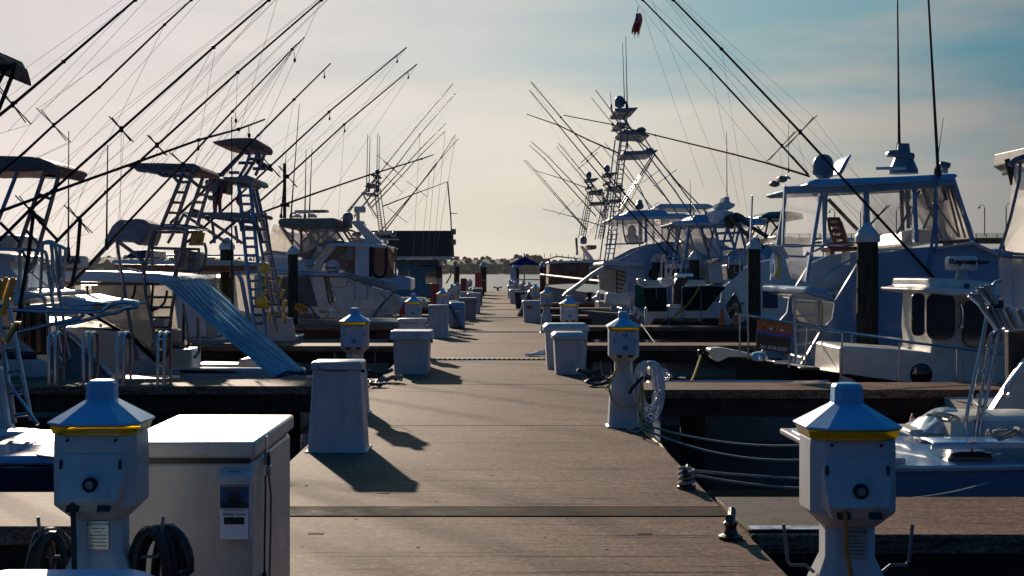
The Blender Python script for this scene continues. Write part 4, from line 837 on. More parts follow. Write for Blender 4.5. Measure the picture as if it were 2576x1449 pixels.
# bow pulpit and its plough anchor
slab(tg, 'bow_pulpit', 'cream', zG((1490, 905), (1505, 890), (1580, 886), (1830, 935), (1830, 962), (1640, 955), (1560, 992), (1530, 985)), d0+B/2-.22, d0+B/2+.22, bev=.02)
an = slab(tg, 'anchor', 'blackgel', zG((1408, 905), (1420, 900), (1440, 925), (1470, 940), (1500, 965), (1540, 990), (1622, 1060), (1560, 1045), (1500, 1012), (1440, 975), (1410, 950)), d0+B/2-.10, d0+B/2+.10, .05, .015)
tubes(an, 'anchor_shank', 'iron', [zG((1440, 930), (1520, 920), (1600, 930))], d0+B/2, .03)
# the sale sign
sg = M(); P = W3(zI((290, 630), (532, 662), (514, 876), (276, 836)), d0-.01); P2 = [p+Vector((0, .012, 0)) for p in P]
sg.add(P+P2, [(0, 1, 2, 3), (7, 6, 5, 4), (0, 4, 5, 1), (1, 5, 6, 2), (2, 6, 7, 3), (3, 7, 4, 0)]); sg_o = thing('sale_sign', 'black and orange sale board with phone number tied to the tug rail', 'sign', tuple(P[3])); sg.build('board', 'black', sg_o)
def quad(th, name, m, pts, d, off=.003):
    P = W3(pts, d); n = len(P); return M().add([p-Vector((0, off, 0)) for p in P]+P, [tuple(range(n-1, -1, -1)), tuple(range(n, 2*n))]+[(i, (i+1) % n, n+(i+1) % n, n+i) for i in range(n)]).build(name, m, th, smooth=0)
quad(sg_o, 'orange_field', mat('signorange', (.42, .09, .03), .5), zI((291, 632), (530, 664), (524, 740), (285, 702)), d0-.012)
quad(sg_o, 'blue_stripe', mat('signblue', (.05, .08, .40), .5), zI((285, 704), (524, 742), (523, 762), (283, 724)), d0-.012)
an_ = math.atan2(-32, 242)
c = w(*zI((410, 675))[0], d0-.03); text('Denison', .095, (c.x, c.y, c.z), mat('signyellow', (.45, .22, .04), .5), sg_o, rot=(pi/2, -an_, 0), ext=.001, bold=.0015, sx=1.2)
cc = ['black', 'signyellow', 'inkwhite', 'black', 'signyellow', 'inkwhite', 'blue']
q = None
for i in range(7): quad(sg_o, 'signal_flag', cc[i], zI((325+i*25, 680+i*3.4), (346+i*25, 683+i*3.4), (345+i*25, 697+i*3.4), (324+i*25, 694+i*3.4)), d0-.016)
c = w(*zI((400, 775))[0], d0-.02); text('Garrett Almeida', .055, (c.x, c.y, c.z), mat('signdark', (.12, .03, .02), .6), sg_o, rot=(pi/2, -an_, 0), ext=.001)
c = w(*zI((398, 832))[0], d0-.02); text('561.818.0300', .075, (c.x, c.y, c.z), 'inkwhite', sg_o, rot=(pi/2, -an_, 0), ext=.001, shear=.15)
radar_dome(tg, 2378, 2458, 644.5, 681, d0+1.2, 'Raymarine', .05, post=703)
slab(tg, 'nav_light', 'black', zI((1765, 375), (1790, 375), (1790, 410), (1765, 410)), d0+.2, d0+.3, bev=.01)
# cockpit shade behind the pilothouse
slab(tg, 'aft_door', 'glass', zI((2064, 705), (2110, 700), (2110, 1095), (2070, 1095)), d0+.48, d0+.51)

# ---- white skiff by the big boxes
d0 = 20.5
sk = thing('skiff', 'small low white skiff lying behind the hose pedestal', 'boat', (PX(1740, 21), 21.2, WZ))
hull(sk, 'bluewhite', 20.3, 1.5, PX(1638, 20.4), PX(1900, 20.4)+1.2, -.13, -.08, rail='white', rake=.4)
slab(sk, 'console', 'white', zG((1040, 1050), (1060, 1035), (1110, 1038), (1200, 1105), (1050, 1110)), 20.8, 21.3, bev=.04)
tubes(sk, 'grab_rail', 'steel', [zG((1060, 1060), (1090, 1040), (1160, 1050), (1200, 1090), (1210, 1110))], 20.6, .016)
M().lathe(w(*zG((1283, 1116))[0], 20.45), [(.06, 0), (.06, .015), (.03, .02)], 12).build('filler_cap', 'steel', sk)
rope('mooring_line', sag(w(*zG((1425, 945))[0], d0+B/2-.2), w(*zG((1355, 1140))[0], 20.3), .02), .018, 'brown rope hanging from the tug anchor', 'yellowrope')

# ---- boat in the nearest right slip, sky blue coloured into its white deck
d0 = 12.15; B = 2.75
bs = thing('flats_boat', 'low boat with sky blue coloured into its deck and open transom moored behind the near right pedestal', 'boat', (5.2, d0+B/2, WZ))
xs = PX(1950, 14.8)
hull(bs, 'bluewhite', d0, B, xs-.05, xs+7.5, -.14, .16, deck='deckskyblue', rail='white', rake=.5, transom=-.25, pw=3.2)
M().box((xs+.34, d0+B/2, -.09), (.62, B-.35, .06)).build('transom_deck', 'white', bs, bev=.02)
M().box((xs+.32, d0+B/2, -.055), (.44, B-.9, .02)).build('bait_hatch', 'bluewhite', bs, bev=.006)
q = M(); q.octa((xs+2.0, d0+B/2+.5, 0), [(-.12, .55, .45, .08), (.12, .52, .42, .1), (.17, .45, .36, .1)]); q.build('cushion_seat', 'cream', bs, bev=.02)
q = M().grid(lambda u, v: (xs+1.25+u*.75, d0+B/2+.35+v*.7, -.02+.22*math.sin(pi*min(1, u*1.1))*math.sin(pi*v)**.5+.03*noise.noise(Vector((u*7, v*7, 3)))), 20, 16); q.build('folded_cover', mat('silverbag', (.45, .47, .52), .25, metal=.4, var=.2), bs)
slab(bs, 'console_base', 'cream', zJ((1860, 290), (2290, 290), (2290, 430), (1990, 430), (1985, 340), (1860, 330)), 13.9, 14.5, bev=.03)
q = M(); fn = w(*zJ((2240, 485))[0], 12.7); q.lathe(fn, [(.02, -.20), (.07, -.17), (.085, -.08), (.085, .08), (.07, .17), (.02, .20)], 14, 'X'); q.build('fender', 'black', bs)
q = M(); a = w(*zJ((2245, 470))[0], 12.7); b = w(*zJ((2255, 370))[0], 12.7); q.tube([a, b], .012, 8); q.box(b, (.07, .03, .02)); q.box(a, (.035, .035, .04)); q.build('rod_clip', 'red', bs)
for s in range(3):
    M().grid(lambda u, v, s=s: (xs+1.0+s*1.55+u*1.35, d0+.45+v*.62, .012+.02*s+.02*math.sin(pi*v)), 6, 4).build('deck_pad', 'deckskyblue', bs, solid=.02)
M().tube(smooth([(xs+.9, d0+.30, .02), (xs+2.5, d0+.25, .05), (xs+4, d0+.3, .09), (xs+5.5, d0+.6, .13)]), .02, 7).build('toe_rail', 'white', bs)
tubes(bs, 'yellow_hose', 'yellowrope', [smooth(zJ((1930, 435), (2050, 425), (2250, 425), (2420, 418), (2576, 412)))], 13.6, .014)
sheap(PX(2370, 13.8)+.0, 13.75, .10, .17, 22, .012, 'pale coiled dock line on the blue-decked boat')
sheap(PX(2540, 12.4), 12.45, .08, .2, 22, .013, 'coiled dock line at the right end of the blue deck')
rope('mooring_line', sag(w(2510, 1206, 12.4), w(2270, 1256, 10.4), .03), .011, 'line from the blue deck down to the nearest right finger pier')
rope('fishing_line', [w(2320, 1073, 15.2), w(2440, 1105, 14), w(2576, 1150, 13)], .006, 'thin taut cord with a small red pennant')
pn = thing('pennant', 'small red pennant with a white ring standing above the blue-decked boat', 'pennant', w(2300, 1075, 15.2)); c = w(2296, 1058, 15.2)
M().prism([(v.x, v.z) for v in W3(zJ((1852, 268), (1860, 215), (1872, 185), (1890, 220), (1896, 262)), 15.2)], 15.19, 15.21).build('cloth', 'red', pn)
M().lathe((c.x-.003, c.y-.015, c.z-.01), [(.036, -.002), (.036, .0)], 16, 'Y').build('disc', 'inkwhite', pn); M().lathe((c.x-.003, c.y-.018, c.z-.01), [(.022, -.001), (.022, 0)], 14, 'Y').build('ring', 'ink', pn)
M().tube([w(2322, 1075, 15.2), w(2290, 1078, 15.2), w(2290, 1145, 15.2)], .006, 5).build('staff', 'iron', pn)
# white panel on a hull under finger two
# ---- near right boat with vinyl enclosure, rocket launcher and ladder
d0 = 13.4; B = 3.1
nr = thing('fishing_boat', 'boat cut by the right edge with tall vinyl enclosure, chrome rod holders and ladder', 'boat', (6.3, 15.4, WZ))
xs = PX(2455, 13.9)
hull(nr, 'cream', 15.75, B, xs+.6, xs+9, -.1, .8, rail=None)
slab(nr, 'cockpit_side', 'cream', zI((1828, 1460), (1900, 1362), (2010, 1190), (2174, 945), (2400, 700), (2600, 700), (2600, 1500), (1828, 1500)), 16.0, 16.2, 0, .03)
slab(nr, 'side_trim', 'white', zI((1893, 1362), (2003, 1190), (2170, 938), (2178, 948), (2012, 1198), (1902, 1370)), 15.93, 16.02, bev=.01)
slab(nr, 'hardtop', 'greyplastic', k6((628, 240), (632, 222), (700, 165), (770, 128), (828, 108), (1100, 90), (1100, 200), (840, 240), (700, 258)), 15.9, 18.0, .1, .04, sk=1.05)
slab(nr, 'hardtop_rim', 'black', k6((628, 242), (700, 185), (828, 150), (1100, 130), (1100, 280), (830, 285), (760, 300), (700, 262), (660, 256)), 16.1, 17.9, .05, .03, sk=1.05)
M().grid(lambda u, v: (lambda a, b: a.lerp(b, u)+Vector((.04*math.sin(v*9)*math.sin(pi*u), -.12*math.sin(pi*u), 0)))(w(*k6((755+(-95*v), 290+720*v))[0], 16.0), w(*k6((1100, 290+720*v))[0], 16.0)), 8, 14).build('clear_curtain', 'vinylmilk', nr)
M().grid(lambda u, v: (lambda a, b: a.lerp(b, u)+Vector((0, .05*math.sin(u*26)*(1-v*.5), 0)))(w(*k6((620+10*v+ (60*max(0, v-.55)), 1035+560*v))[0], 15.98), w(*k6((1100, 1035+560*v))[0], 15.98)), 40, 10).build('canvas_skirt', mat('taupecloth', (.66, .60, .57), .85, var=.1), nr)
tubes(nr, 'zip_edge', 'greycover', [k6((800, 260), (790, 420), (720, 720), (665, 900), (625, 1010), (620, 1060)), k6((625, 1035), (700, 1045), (1000, 1050)), k6((660, 950), (670, 1000), (760, 1018), (1000, 1020))], 15.93, .018)
tubes(nr, 'strut', 'black', [k6((690, 250), (740, 460)), k6((735, 290), (745, 440))], 16.1, .03); tubes(nr, 'grab_rail', 'greyplastic', [k6((710, 300), (760, 260), (830, 235))], 15.9, .035)
tubes(nr, 'hoop', 'steel', [k6((570, 1330), (575, 1280), (600, 1250), (640, 1235)), k6((640, 1380), (655, 1449))], 14.2, .022)
slab(nr, 'cabin_door', 'black', zI((2066, 708), (2200, 702), (2200, 930), (2100, 1098), (2070, 1098)), 16.25, 16.4)
ld = M(); dd = 13.6
ld.tube(smooth(W3(zI((1918, 560), (1880, 780), (1800, 1150), (1762, 1350), (1768, 1420), (1800, 1470)), dd), 3), .020, 8)
ld.tube(smooth(W3(zI((1990, 690), (1960, 720), (1935, 760), (1900, 980), (1850, 1300), (1835, 1400), (1826, 1500), (1818, 1580)), dd), 3), .017, 8)
ld.tube(smooth(W3(zI((2040, 690), (2000, 720), (1985, 800), (1945, 1000), (1880, 1320), (1862, 1420), (1858, 1560)), dd), 3), .020, 8)
for i in range(4): a, b = W3(zI((1905-i*30, 815+i*176), (1980-i*34, 820+i*176)), dd); ld.tube([a, b], .016, 7)
ld.build('boarding_ladder', 'steel', nr)
tubes(nr, 'grab_handle', 'steel', [zI((2174, 940), (2050, 1100), (2038, 1140), (2048, 1175), (2070, 1160)), zI((2010, 490), (2000, 620), (1990, 700))], 14.2, .02)
tubes(nr, 'ladder_brace', 'steel', [[zI((1950, 640))[0]+(13.6,), zI((2060, 640))[0]+(15.9,)], [zI((1860, 1300))[0]+(13.6,), zI((1990, 1300))[0]+(16.0,)], [zI((1800, 1200))[0]+(13.6,), zI((1930, 1350))[0]+(16.0,)]], dd, .018)
q = M()
for a, b in (((1790, 455), (1900, 550)), ((1825, 460), (1985, 700)), ((1850, 415), (1935, 520)), ((1885, 398), (1955, 510)), ((1930, 392), (1975, 520)), ((1935, 540), (2005, 690)), ((1985, 560), (2060, 690)), ((2050, 545), (2120, 690)), ((2140, 560), (2200, 680))):
    A, Bq = W3(zI(a, b), dd-.1); q.tube([A, Bq], .030, 10); q.lathe(A, [(.028, 0), (.036, .0), (.036, .012), (.03, .014)], 12)
q.build('rocket_launcher', 'steel', nr); M().box(w(*zI((1965, 525))[0], dd-.05), (.14, .12, .09)).build('launcher_clamp', 'black', nr, bev=.02)
antenna(nr, (2620, 300), (2640, -100), 16.5)
# ---- white cockpit boat with green canvas (finger four)
d0 = 42.9; B = 4.4
gb = thing('motor_yacht', 'white motor yacht with green canvas side curtains behind the orange cones', 'boat', (PX(1760, d0), d0+B/2, WZ))
hull(gb, 'white', d0, B, PX(1625, d0), PX(1625, d0)+15, .15, .75, rail=None)
slab(gb, 'topsides', 'white', [(1622, 774), (1626, 818), (1600, 850), (1990, 850), (1990, 640), (1883, 667), (1845, 702), (1820, 722), (1812, 760)], d0-.02, d0+.14, 0, .03)
slab(gb, 'deckhouse', 'white', [(1822, 850), (1828, 722), (1850, 705), (1885, 672), (1985, 645), (2120, 645), (2120, 850)], d0+.3, d0+B-.4, .1, .05)
slab(gb, 'house_window', 'navy', k3((2510, 870), (2700, 870), (2700, 1140), (2510, 1140)), d0-.05, d0-.03)
slab(gb, 'hull_window', 'glass', k3((1090, 1350), (1150, 1268), (1540, 1264), (1990, 1262), (1960, 1350)), d0-.05, d0-.03)
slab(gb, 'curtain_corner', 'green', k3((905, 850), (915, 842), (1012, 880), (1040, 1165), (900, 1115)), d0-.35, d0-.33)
slab(gb, 'side_curtain', 'greenshade', k3((1012, 882), (1170, 876), (1300, 882), (1308, 1165), (1290, 1180), (1060, 1180), (1022, 1150)), d0-.10, d0-.06)
slab(gb, 'side_curtain', 'greenshade', k3((1498, 880), (1515, 876), (1800, 865), (2050, 870), (1930, 1010), (1800, 1168), (1530, 1168), (1505, 1120)), d0-.10, d0-.06)
tubes(gb, 'deck_rail', 'steel', [k3((905, 845), (1000, 880), (1305, 880), (1310, 870)), k3((1490, 890), (1500, 870), (1800, 860), (2020, 850)), k3((2025, 600), (2020, 500), (2090, 495), (2080, 640)), k3((2080, 495), (2220, 490), (2230, 700))], d0-.12, .02)
q = M()
for x0, x1 in (((1298, 870), (1330, 1350)), ((1488, 880), (1515, 1350)), ((1728, 880), (1740, 1345)), ((1170, 880), (1175, 1010))): q.tube(W3(k3(x0, x1), d0-.14), .014, 6)
q.tube(W3(k3((1325, 890), (1335, 1150)), d0+.2), .03, 6).tube(W3(k3((1360, 890), (1365, 1150)), d0+.2), .03, 6); q.build('curtain_pole', 'bluealu', gb)
slab(gb, 'boarding_step', 'plate', k3((1322, 1120), (1345, 1095), (1480, 1095), (1495, 1150), (1322, 1155)), d0-.05, d0+.5)
slab(gb, 'deck_chair', 'cream', k3((930, 770), (990, 758), (1020, 775), (1030, 870), (1005, 872), (950, 820)), d0+.5, d0+1, bev=.05)
slab(gb, 'deck_chair', 'cream', k3((1025, 778), (1080, 785), (1215, 792), (1225, 875), (1030, 878)), d0+.4, d0+1, bev=.05)
slab(gb, 'deck_chair', 'cream', k3((1565, 785), (1600, 780), (1790, 790), (1810, 830), (1800, 866), (1565, 868)), d0+.4, d0+1, bev=.05)
slab(gb, 'tender', 'white', k3((1228, 775), (1245, 762), (1400, 760), (1410, 800), (1370, 840), (1300, 870), (1225, 850)), d0+1.2, d0+2.2, bev=.06)
gr = slab(gb, 'grill_cart', 'black', k3((1395, 860), (1420, 780), (1440, 755), (1640, 755), (1770, 760), (1770, 780), (1640, 782), (1560, 800), (1500, 880), (1490, 1100), (1380, 1100)), d0+.6, d0+1.1, bev=.02)
slab(gr, 'grill_lid', 'steel', k3((1420, 755), (1420, 715), (1440, 700), (1640, 700), (1645, 755)), d0+.55, d0+1.1, bev=.04); tubes(gr, 'grill_handle', 'steel', [k3((1485, 750), (1485, 735), (1600, 732), (1600, 748))], d0+.5, .015)
slab(gb, 'dark_box', 'black', k3((2050, 600), (2070, 590), (2270, 590), (2265, 720), (2200, 780), (2070, 780)), d0+.1, d0+1, bev=.03)
tubes(gb, 'box_handle', 'white', [k3((2160, 620), (2150, 640), (2150, 690), (2210, 700), (2225, 640), (2215, 610))], d0+.05, .014)
slab(gb, 'cowl', 'blackgel', k3((1840, 850), (1900, 825), (2010, 820), (2020, 850)), d0+.3, d0+1)
c = w(*k3((2258, 1078))[0], d0-.05); M().lathe((c.x, c.y, c.z), [(.05, 0), (.05, -.02)], 14, 'Y').build('round_emblem', 'greyplastic', gb)
tubes(gb, 'dock_line', 'yellowrope', [smooth(k3((1720, 860), (1650, 980), (1560, 1100), (1450, 1200), (1380, 1270)))], d0-.25, .03)
tubes(gb, 'fender_line', 'rope', [k3((1255, 1300), (1320, 1260), (1380, 1265)), k3((1370, 1270), (1500, 1290))], d0-.2, .015)
# pirate flag, cones on finger 4
fl = thing('pirate_flag', 'black flag with a pale skull and crossed bones hanging above the cones', 'flag', w(1845, 800, 41.6)); dd = 41.6
FP = k3((2160, 942), (2200, 1010), (2240, 1110), (2260, 1215), (2200, 1215), (2150, 1225), (2115, 1285), (2095, 1250), (2065, 1180), (2038, 1120), (2080, 1050), (2120, 990))
slab(fl, 'cloth', 'black', FP, dd, dd+.012)
c = w(*k3((2165, 1110))[0], dd-.012)
M().lathe((c.x, c.y, c.z), [(.085, .0), (.08, -.006), (.03, -.012)], 16, 'Y').box((c.x-.09, c.y, c.z-.05), (.09, .012, .07)).build('skull', 'skull', fl)
for e in ((.012, -.008), (.045, .01)): M().lathe((c.x-.05+e[0], c.y-.014, c.z-.01+e[1]), [(.018, 0), (.018, -.004)], 10, 'Y').build('eye_socket', 'black', fl)
M().tube(W3(k3((2065, 1110), (2095, 1190)), dd-.015), .018, 6).tube(W3(k3((2085, 1150), (2140, 1140)), dd-.015), .014, 6).build('bones', 'skull', fl)
tubes(fl, 'hanging_line', 'iron', [k3((2148, 870), (2150, 945)), k3((2160, 942), (2130, 985))], dd, .012)
for px, lb in ((1816.5, 'orange traffic cone standing clear to the left of the black flag'), (1853, 'orange traffic cone half hidden behind the black flag')):
    X = PX(px, 41.3); t = thing('traffic_cone', lb, 'traffic cone', (X, 41.3, 0), 'orange traffic cones'); h = .50
    M().lathe((X, 41.3, .03), [(.125, 0), (.115, .02), (.028, h-.03), (.018, h)], 18).build('cone', 'orange', t); M().box((X, 41.3, .015), (.30, .30, .03)).build('base', 'black', t, bev=.006)
top(M().add([w(1836, 815, 41.4), w(1900, 802, 41.4), w(1940, 812, 41.5), w(1850, 822, 41.1)]+[w(1836, 818, 42.3)+Vector((0, 0, .02)), w(1900, 806, 42)], [(0, 1, 2, 3), (0, 4, 5, 1)]).build('ground_mat', 'black', solid=.03), 'dark crumpled mat on the finger pier beside the cones', 'mat')
# steel hoop and white bucket-like post at finger 4
tubes(None, 'grab_hoop', 'steel', [k3((815, 1150), (815, 1138), (828, 1132), (842, 1140), (845, 1200))], 41.2, .02); 
hp = [o for o in bpy.data.objects if o.name.startswith('grab_hoop') and o.parent is None and 'label' not in o][0]; top(hp, 'small steel hoop left of the tilted white panel', 'handrail')
o = tubes(None, 'grab_hoop', 'steel', [k3((1030, 1355), (1028, 1150), (1040, 1130), (1050, 1150), (1048, 1360))], 41.1, .022); top(o, 'tall steel hoop right of the tilted white panel, before the green canvas', 'handrail')
t = thing('fish_table', 'tilted white fillet table panel beside the green canvas corner', 'table', w(1600, 815, 41.0))
slab(t, 'panel', 'white', k3((900, 1120), (1015, 1180), (940, 1285), (862, 1215)), 41.0, 41.04, bev=.005); tubes(t, 'leg', 'iron', [k3((905, 1260), (940, 1150), (1000, 1190)), k3((915, 1200), (900, 1240))], 40.98, .012)
rope('fishing_rod', [w(*zG((975, 705))[0], 40.8), w(*zG((1100, 880))[0], 38.5), w(*zG((1195, 985))[0], 37)], .014, 'dark fishing rod leaning above the water right of the pedestal', 'black', 'fishing rod')
bpy.data.objects['fishing_rod']['label'] = 'dark fishing rod leaning down to the right of the hose pedestal'

# ---- T-top boat with hardtop on aluminium legs behind the green canvas yacht
d0 = 49.6; B = 3.6
tt = thing('sportfishing_boat', 'boat with long pale hardtop on aluminium legs behind the gas grill', 'boat', (PX(1850, d0), d0+B/2, WZ), )
hull(tt, 'white', d0, B, PX(1660, d0), PX(1660, d0)+14, .3, 1.0)
slab(tt, 'hardtop', 'bluewhite', k3((1262, 80), (1270, 62), (1320, 48), (1540, 30), (1580, -40), (1900, -46), (2060, -40), (2500, 20), (2560, 40), (2560, 90), (2400, 95), (1900, 100), (1400, 108), (1300, 98)), d0, d0+B, .2, .05)
slab(tt, 'hardtop_rim', 'white', k3((1255, 78), (1265, 66), (2560, 66), (2560, 84), (1400, 96), (1290, 92)), d0-.08, d0+B+.08, .02, .03)
frame(tt, 'top_leg', 'alu', [k3((1475, 98), (1440, 300), (1390, 560), (1330, 760))], d0+.3, d0+B-.3, .045, n=6); frame(tt, 'top_leg', 'bluealu', [k3((1585, 98), (1560, 300), (1520, 560), (1480, 700))], d0+.3, d0+B-.3, .06, n=6)
frame(tt, 'top_leg', 'alu', [k3((1720, 90), (1800, 400)), k3((1900, 90), (2020, 560)), k3((2070, 80), (1960, 560))], d0+.3, d0+B-.3, .04, n=6)
for L in (k3((1340, 130), (1500, 300), (1560, 360)), k3((1650, 110), (1560, 240), (1530, 420)), k3((1300, 120), (1400, 260), (1560, 500))):
    for dd in (d0+.3, d0+B-.3): tubes(tt, 'top_brace', 'alu', [L], dd, .028, n=5)
slab(tt, 'cabin', 'white', k3((1740, 620), (1760, 580), (1850, 530), (2000, 480), (2060, 420), (2200, 380), (2400, 400), (2560, 480), (2560, 820), (1740, 820)), d0+.3, d0+B-.3, .3, .06)
slab(tt, 'helm_cover', 'cream', k3((1465, 340), (1490, 322), (1560, 330), (1650, 370), (1740, 470), (1760, 560), (1500, 560), (1480, 440)), d0+1, d0+2.4, .1, .08)
slab(tt, 'console', 'white', k3((1300, 640), (1310, 580), (1590, 580), (1590, 760), (1300, 760)), d0+.8, d0+2.8, .05, .06); slab(tt, 'dark_opening', 'glass', k3((1310, 640), (1580, 640), (1580, 700), (1310, 740)), d0+.76, d0+.79)
slab(tt, 'clear_curtain', 'vinyl', k3((1600, 110), (1890, 105), (2000, 480), (1850, 530), (1740, 600), (1570, 560)), d0+.35, d0+.37)
slab(tt, 'clear_curtain', 'vinyl', k3((1920, 100), (2300, 95), (2340, 380), (2030, 450)), d0+.35, d0+.37)
tubes(tt, 'rail', 'steel', [k3((1290, 490), (1430, 495), (1520, 520), (2010, 500)), k3((1240, 750), (1235, 560), (1250, 540)), k3((1285, 750), (1290, 540)), k3((1420, 540), (1560, 540), (1540, 700)), k3((1340, 760), (1400, 560), (1425, 545), (1410, 750)), k3((1300, 545), (1420, 548))], d0+.1, .025)
q = M()
for i in range(6): q.tube(W3(k3((1180+i*19, 465), (1218+i*13, 545)), d0), .045, 7)
q.build('rod_holder', 'steel', tt)
# half tower with radar over it
q = M(); q.ladder(*W3(k3((1893, 80), (2010, 520)), 47.6), *W3(k3((2040, 60), (2210, 520)), 47.6), 5, .055, .045)
q.tube([w(*k3((2040, 60))[0], 47.6), w(*k3((2190, 0))[0], 49)], .04).tube(W3(k3((2190, 0), (2320, 480)), 49), .05)
tubes(tt, 'tower_strut', 'bluealu', [k3((2230, 60), (2120, 560))], 48.2, .04); tubes(tt, 'tower_strut', 'bluealu', [k3((2050, 200), (2320, 180))], 47.8, .04)
q.build('half_tower', 'bluealu', tt)
slab(tt, 'radar_mount', 'white', zF((1548, 985), (1555, 960), (1570, 948), (1600, 948), (1605, 905), (1640, 903), (1645, 945), (1670, 955), (1688, 955), (1685, 975), (1665, 990), (1640, 1003), (1570, 1000)), 48.2, 49.2, bev=.06)
slab(tt, 'bundled_cover', 'whitecloth', zF((1500, 1040), (1510, 1010), (1560, 1005), (1620, 1010), (1680, 1020), (1660, 1040), (1600, 1060), (1560, 1100), (1520, 1095)), 47.4, 48.2, bev=.1)
slab(tt, 'bundled_cover', 'black', zF((1610, 1050), (1700, 1020), (1750, 1045), (1780, 1090), (1740, 1080), (1690, 1110), (1670, 1150), (1630, 1140), (1612, 1090)), 47.2, 47.6, bev=.08)
tubes(tt, 'crane_arm', 'black', [zF((1650, 1060), (1760, 1180), (1900, 1290)), zF((1700, 1050), (1800, 1130), (1930, 1210))], 47, .07)
antenna(tt, (1829, 540), (1828, 333), 48.6, .022, .009, 'black')
for a, b in (((1737, 535), (1736, 450)), ((1984+0, 430), (1984, 300))): antenna(tt, a, b, 50.5, .016, .006, 'black')
outrigger(tt, [(1818, 660), (1698, 480), (1600, 351), (1540, 282), (1498, 226)], d0-.2, .04, [(1672, 445, .5)], m='bluealu', lines=False)
outrigger(tt, [(1728, 570), (1671, 490), (1560, 335), (1488, 246)], d0+B, .035, [(1640, 447, .45)], m='bluealu', lines=False)
outrigger(tt, [(1700, 636), (1601, 522), (1488, 387), (1411, 295), (1335, 205)], d0+.2, .045, [(1488, 387, .5)], m='pole')
outrigger(tt, [(1690, 655), (1580, 527), (1478, 405), (1405, 315), (1332, 227)], d0+3, .042, [(1478, 405, .5)], m='pole')
# teal topped convertible further right
t5 = thing('sportfishing_boat', 'dark framed flybridge with teal canvas top, left of the big enclosed sportfisher', 'boat', (PX(1960, 46), 46, WZ)); d0 = 44.9-1.5+4.2; B = 3.5
d0 = 54.0
hull(t5, 'white', d0, B, PX(1890, d0), PX(1890, d0)+13, .4, 1.2)
slab(t5, 'bimini_top', 'teal', zH((55, 965), (65, 950), (130, 925), (300, 920), (420, 935), (420, 965), (280, 975)), d0, d0+B, .2, .04); slab(t5, 'bimini_valance', 'black', zH((60, 962), (300, 950), (420, 960), (420, 975), (280, 975), (100, 970)), d0-.03, d0+B, 0)
frame(t5, 'bimini_frame', 'black', [zH((115, 965), (65, 1090)), zH((180, 970), (150, 1110)), zH((190, 975), (285, 1105)), zH((285, 975), (190, 1090)), zH((62, 965), (30, 1110))], d0+.1, d0+B-.1, .04, n=5)
slab(t5, 'flybridge_side', 'black', zH((150, 1090), (300, 1095), (400, 1110), (400, 1160), (170, 1145)), d0, d0+B, .1, .05)
slab(t5, 'deckhouse', 'bluewhite', zH((20, 1310), (30, 1200), (100, 1150), (420, 1150), (420, 1400), (10, 1400)), d0+.1, d0+B-.1, .1, .05)
slab(t5, 'clear_curtain', 'vinyl', zH((120, 975), (280, 975), (280, 1090), (80, 1090)), d0+.15, d0+.17)

# ---- the tall tower sportfisher
d0 = 55.0; B = 5.0
tw = thing('sportfishing_boat', 'large blue-white sportfisher under the tallest tuna tower in the middle right', 'boat', (PX(1700, d0), d0+B/2, WZ))
hull(tw, 'bluewhite', d0, B, PX(1560, d0), PX(1560, d0)+17, .1, 1.6)
hs = [(1560, 792), (1578, 720), (1572, 684), (1503, 672), (1551, 656), (1617, 621), (1667, 607), (1712, 609), (1767, 637), (1830, 668), (1900, 720), (1900, 792)]
slab(tw, 'house_side', 'bluewhite', hs, d0+.08, d0+.25, 0, .04); q = M().prism([(v.x, v.z) for v in W3(hs, d0)], d0+B-.25, d0+B-.1).build('house_side', 'bluewhite', tw)
slab(tw, 'deckhouse', 'bluewhite', [(1580, 792), (1590, 700), (1650, 660), (1712, 640), (1767, 650), (1830, 672), (1900, 724), (1900, 792)], d0+.26, d0+B-.26, .1, .05)
slab(tw, 'flybridge_deck', 'white', k3((410, 592), (415, 570), (440, 552), (520, 545), (670, 548), (1000, 560), (1000, 610), (700, 625), (560, 605), (430, 605)), d0-.05, d0+B+.05, .05, .08)
slab(tw, 'side_window', 'glass', k3((1066, 720), (1085, 660), (1130, 640), (1300, 635), (1420, 620), (1600, 640), (1700, 690), (1650, 760), (1300, 785), (1110, 790)), d0+.02, d0+.08, bev=.01)
slab(tw, 'hardtop', 'bluewhite', zF((705, 1066), (715, 1052), (790, 1042), (815, 1032), (835, 1006), (1115, 1000), (1140, 1020), (1152, 1040), (1480, 1040), (1500, 1052), (1490, 1068), (900, 1078), (720, 1084)), d0-.05, d0+B, .25, .05)
slab(tw, 'hardtop_rim', 'white', zF((700, 1068), (712, 1056), (1500, 1050), (1500, 1066), (900, 1078), (720, 1084)), d0-.12, d0+B+.1, .02, .03)
slab(tw, 'clear_curtain', 'vinyl', zF((800, 1085), (1100, 1078), (1120, 1215), (980, 1250), (860, 1300), (765, 1375)), d0+.1, d0+.13); slab(tw, 'clear_curtain', 'vinyl', zF((1110, 1078), (1400, 1075), (1480, 1250), (1300, 1240), (1130, 1215)), d0+.1, d0+.13)
slab(tw, 'clear_curtain', 'vinyl', zF((800, 1085), (1400, 1075), (1450, 1250), (980, 1250), (800, 1290)), d0+B-.3, d0+B-.27)
slab(tw, 'bridge_post', 'white', zF((958, 1075), (985, 1075), (985, 1240), (958, 1245)), d0+.5, d0+.7); slab(tw, 'bridge_post', 'bluewhite', zF((1002, 1078), (1020, 1078), (1020, 1245), (1002, 1250)), d0+.05, d0+.15)
for cxx, y0_, y1_ in ((905, 1120, 1200), (880, 1190, 1250), (925, 1190, 1250)): dome(tw, zF((cxx, 0))[0][0], zF((0, y0_))[0][1], zF((0, y1_))[0][1], 21, d0+2.4, 'helm_seat', 'cream')
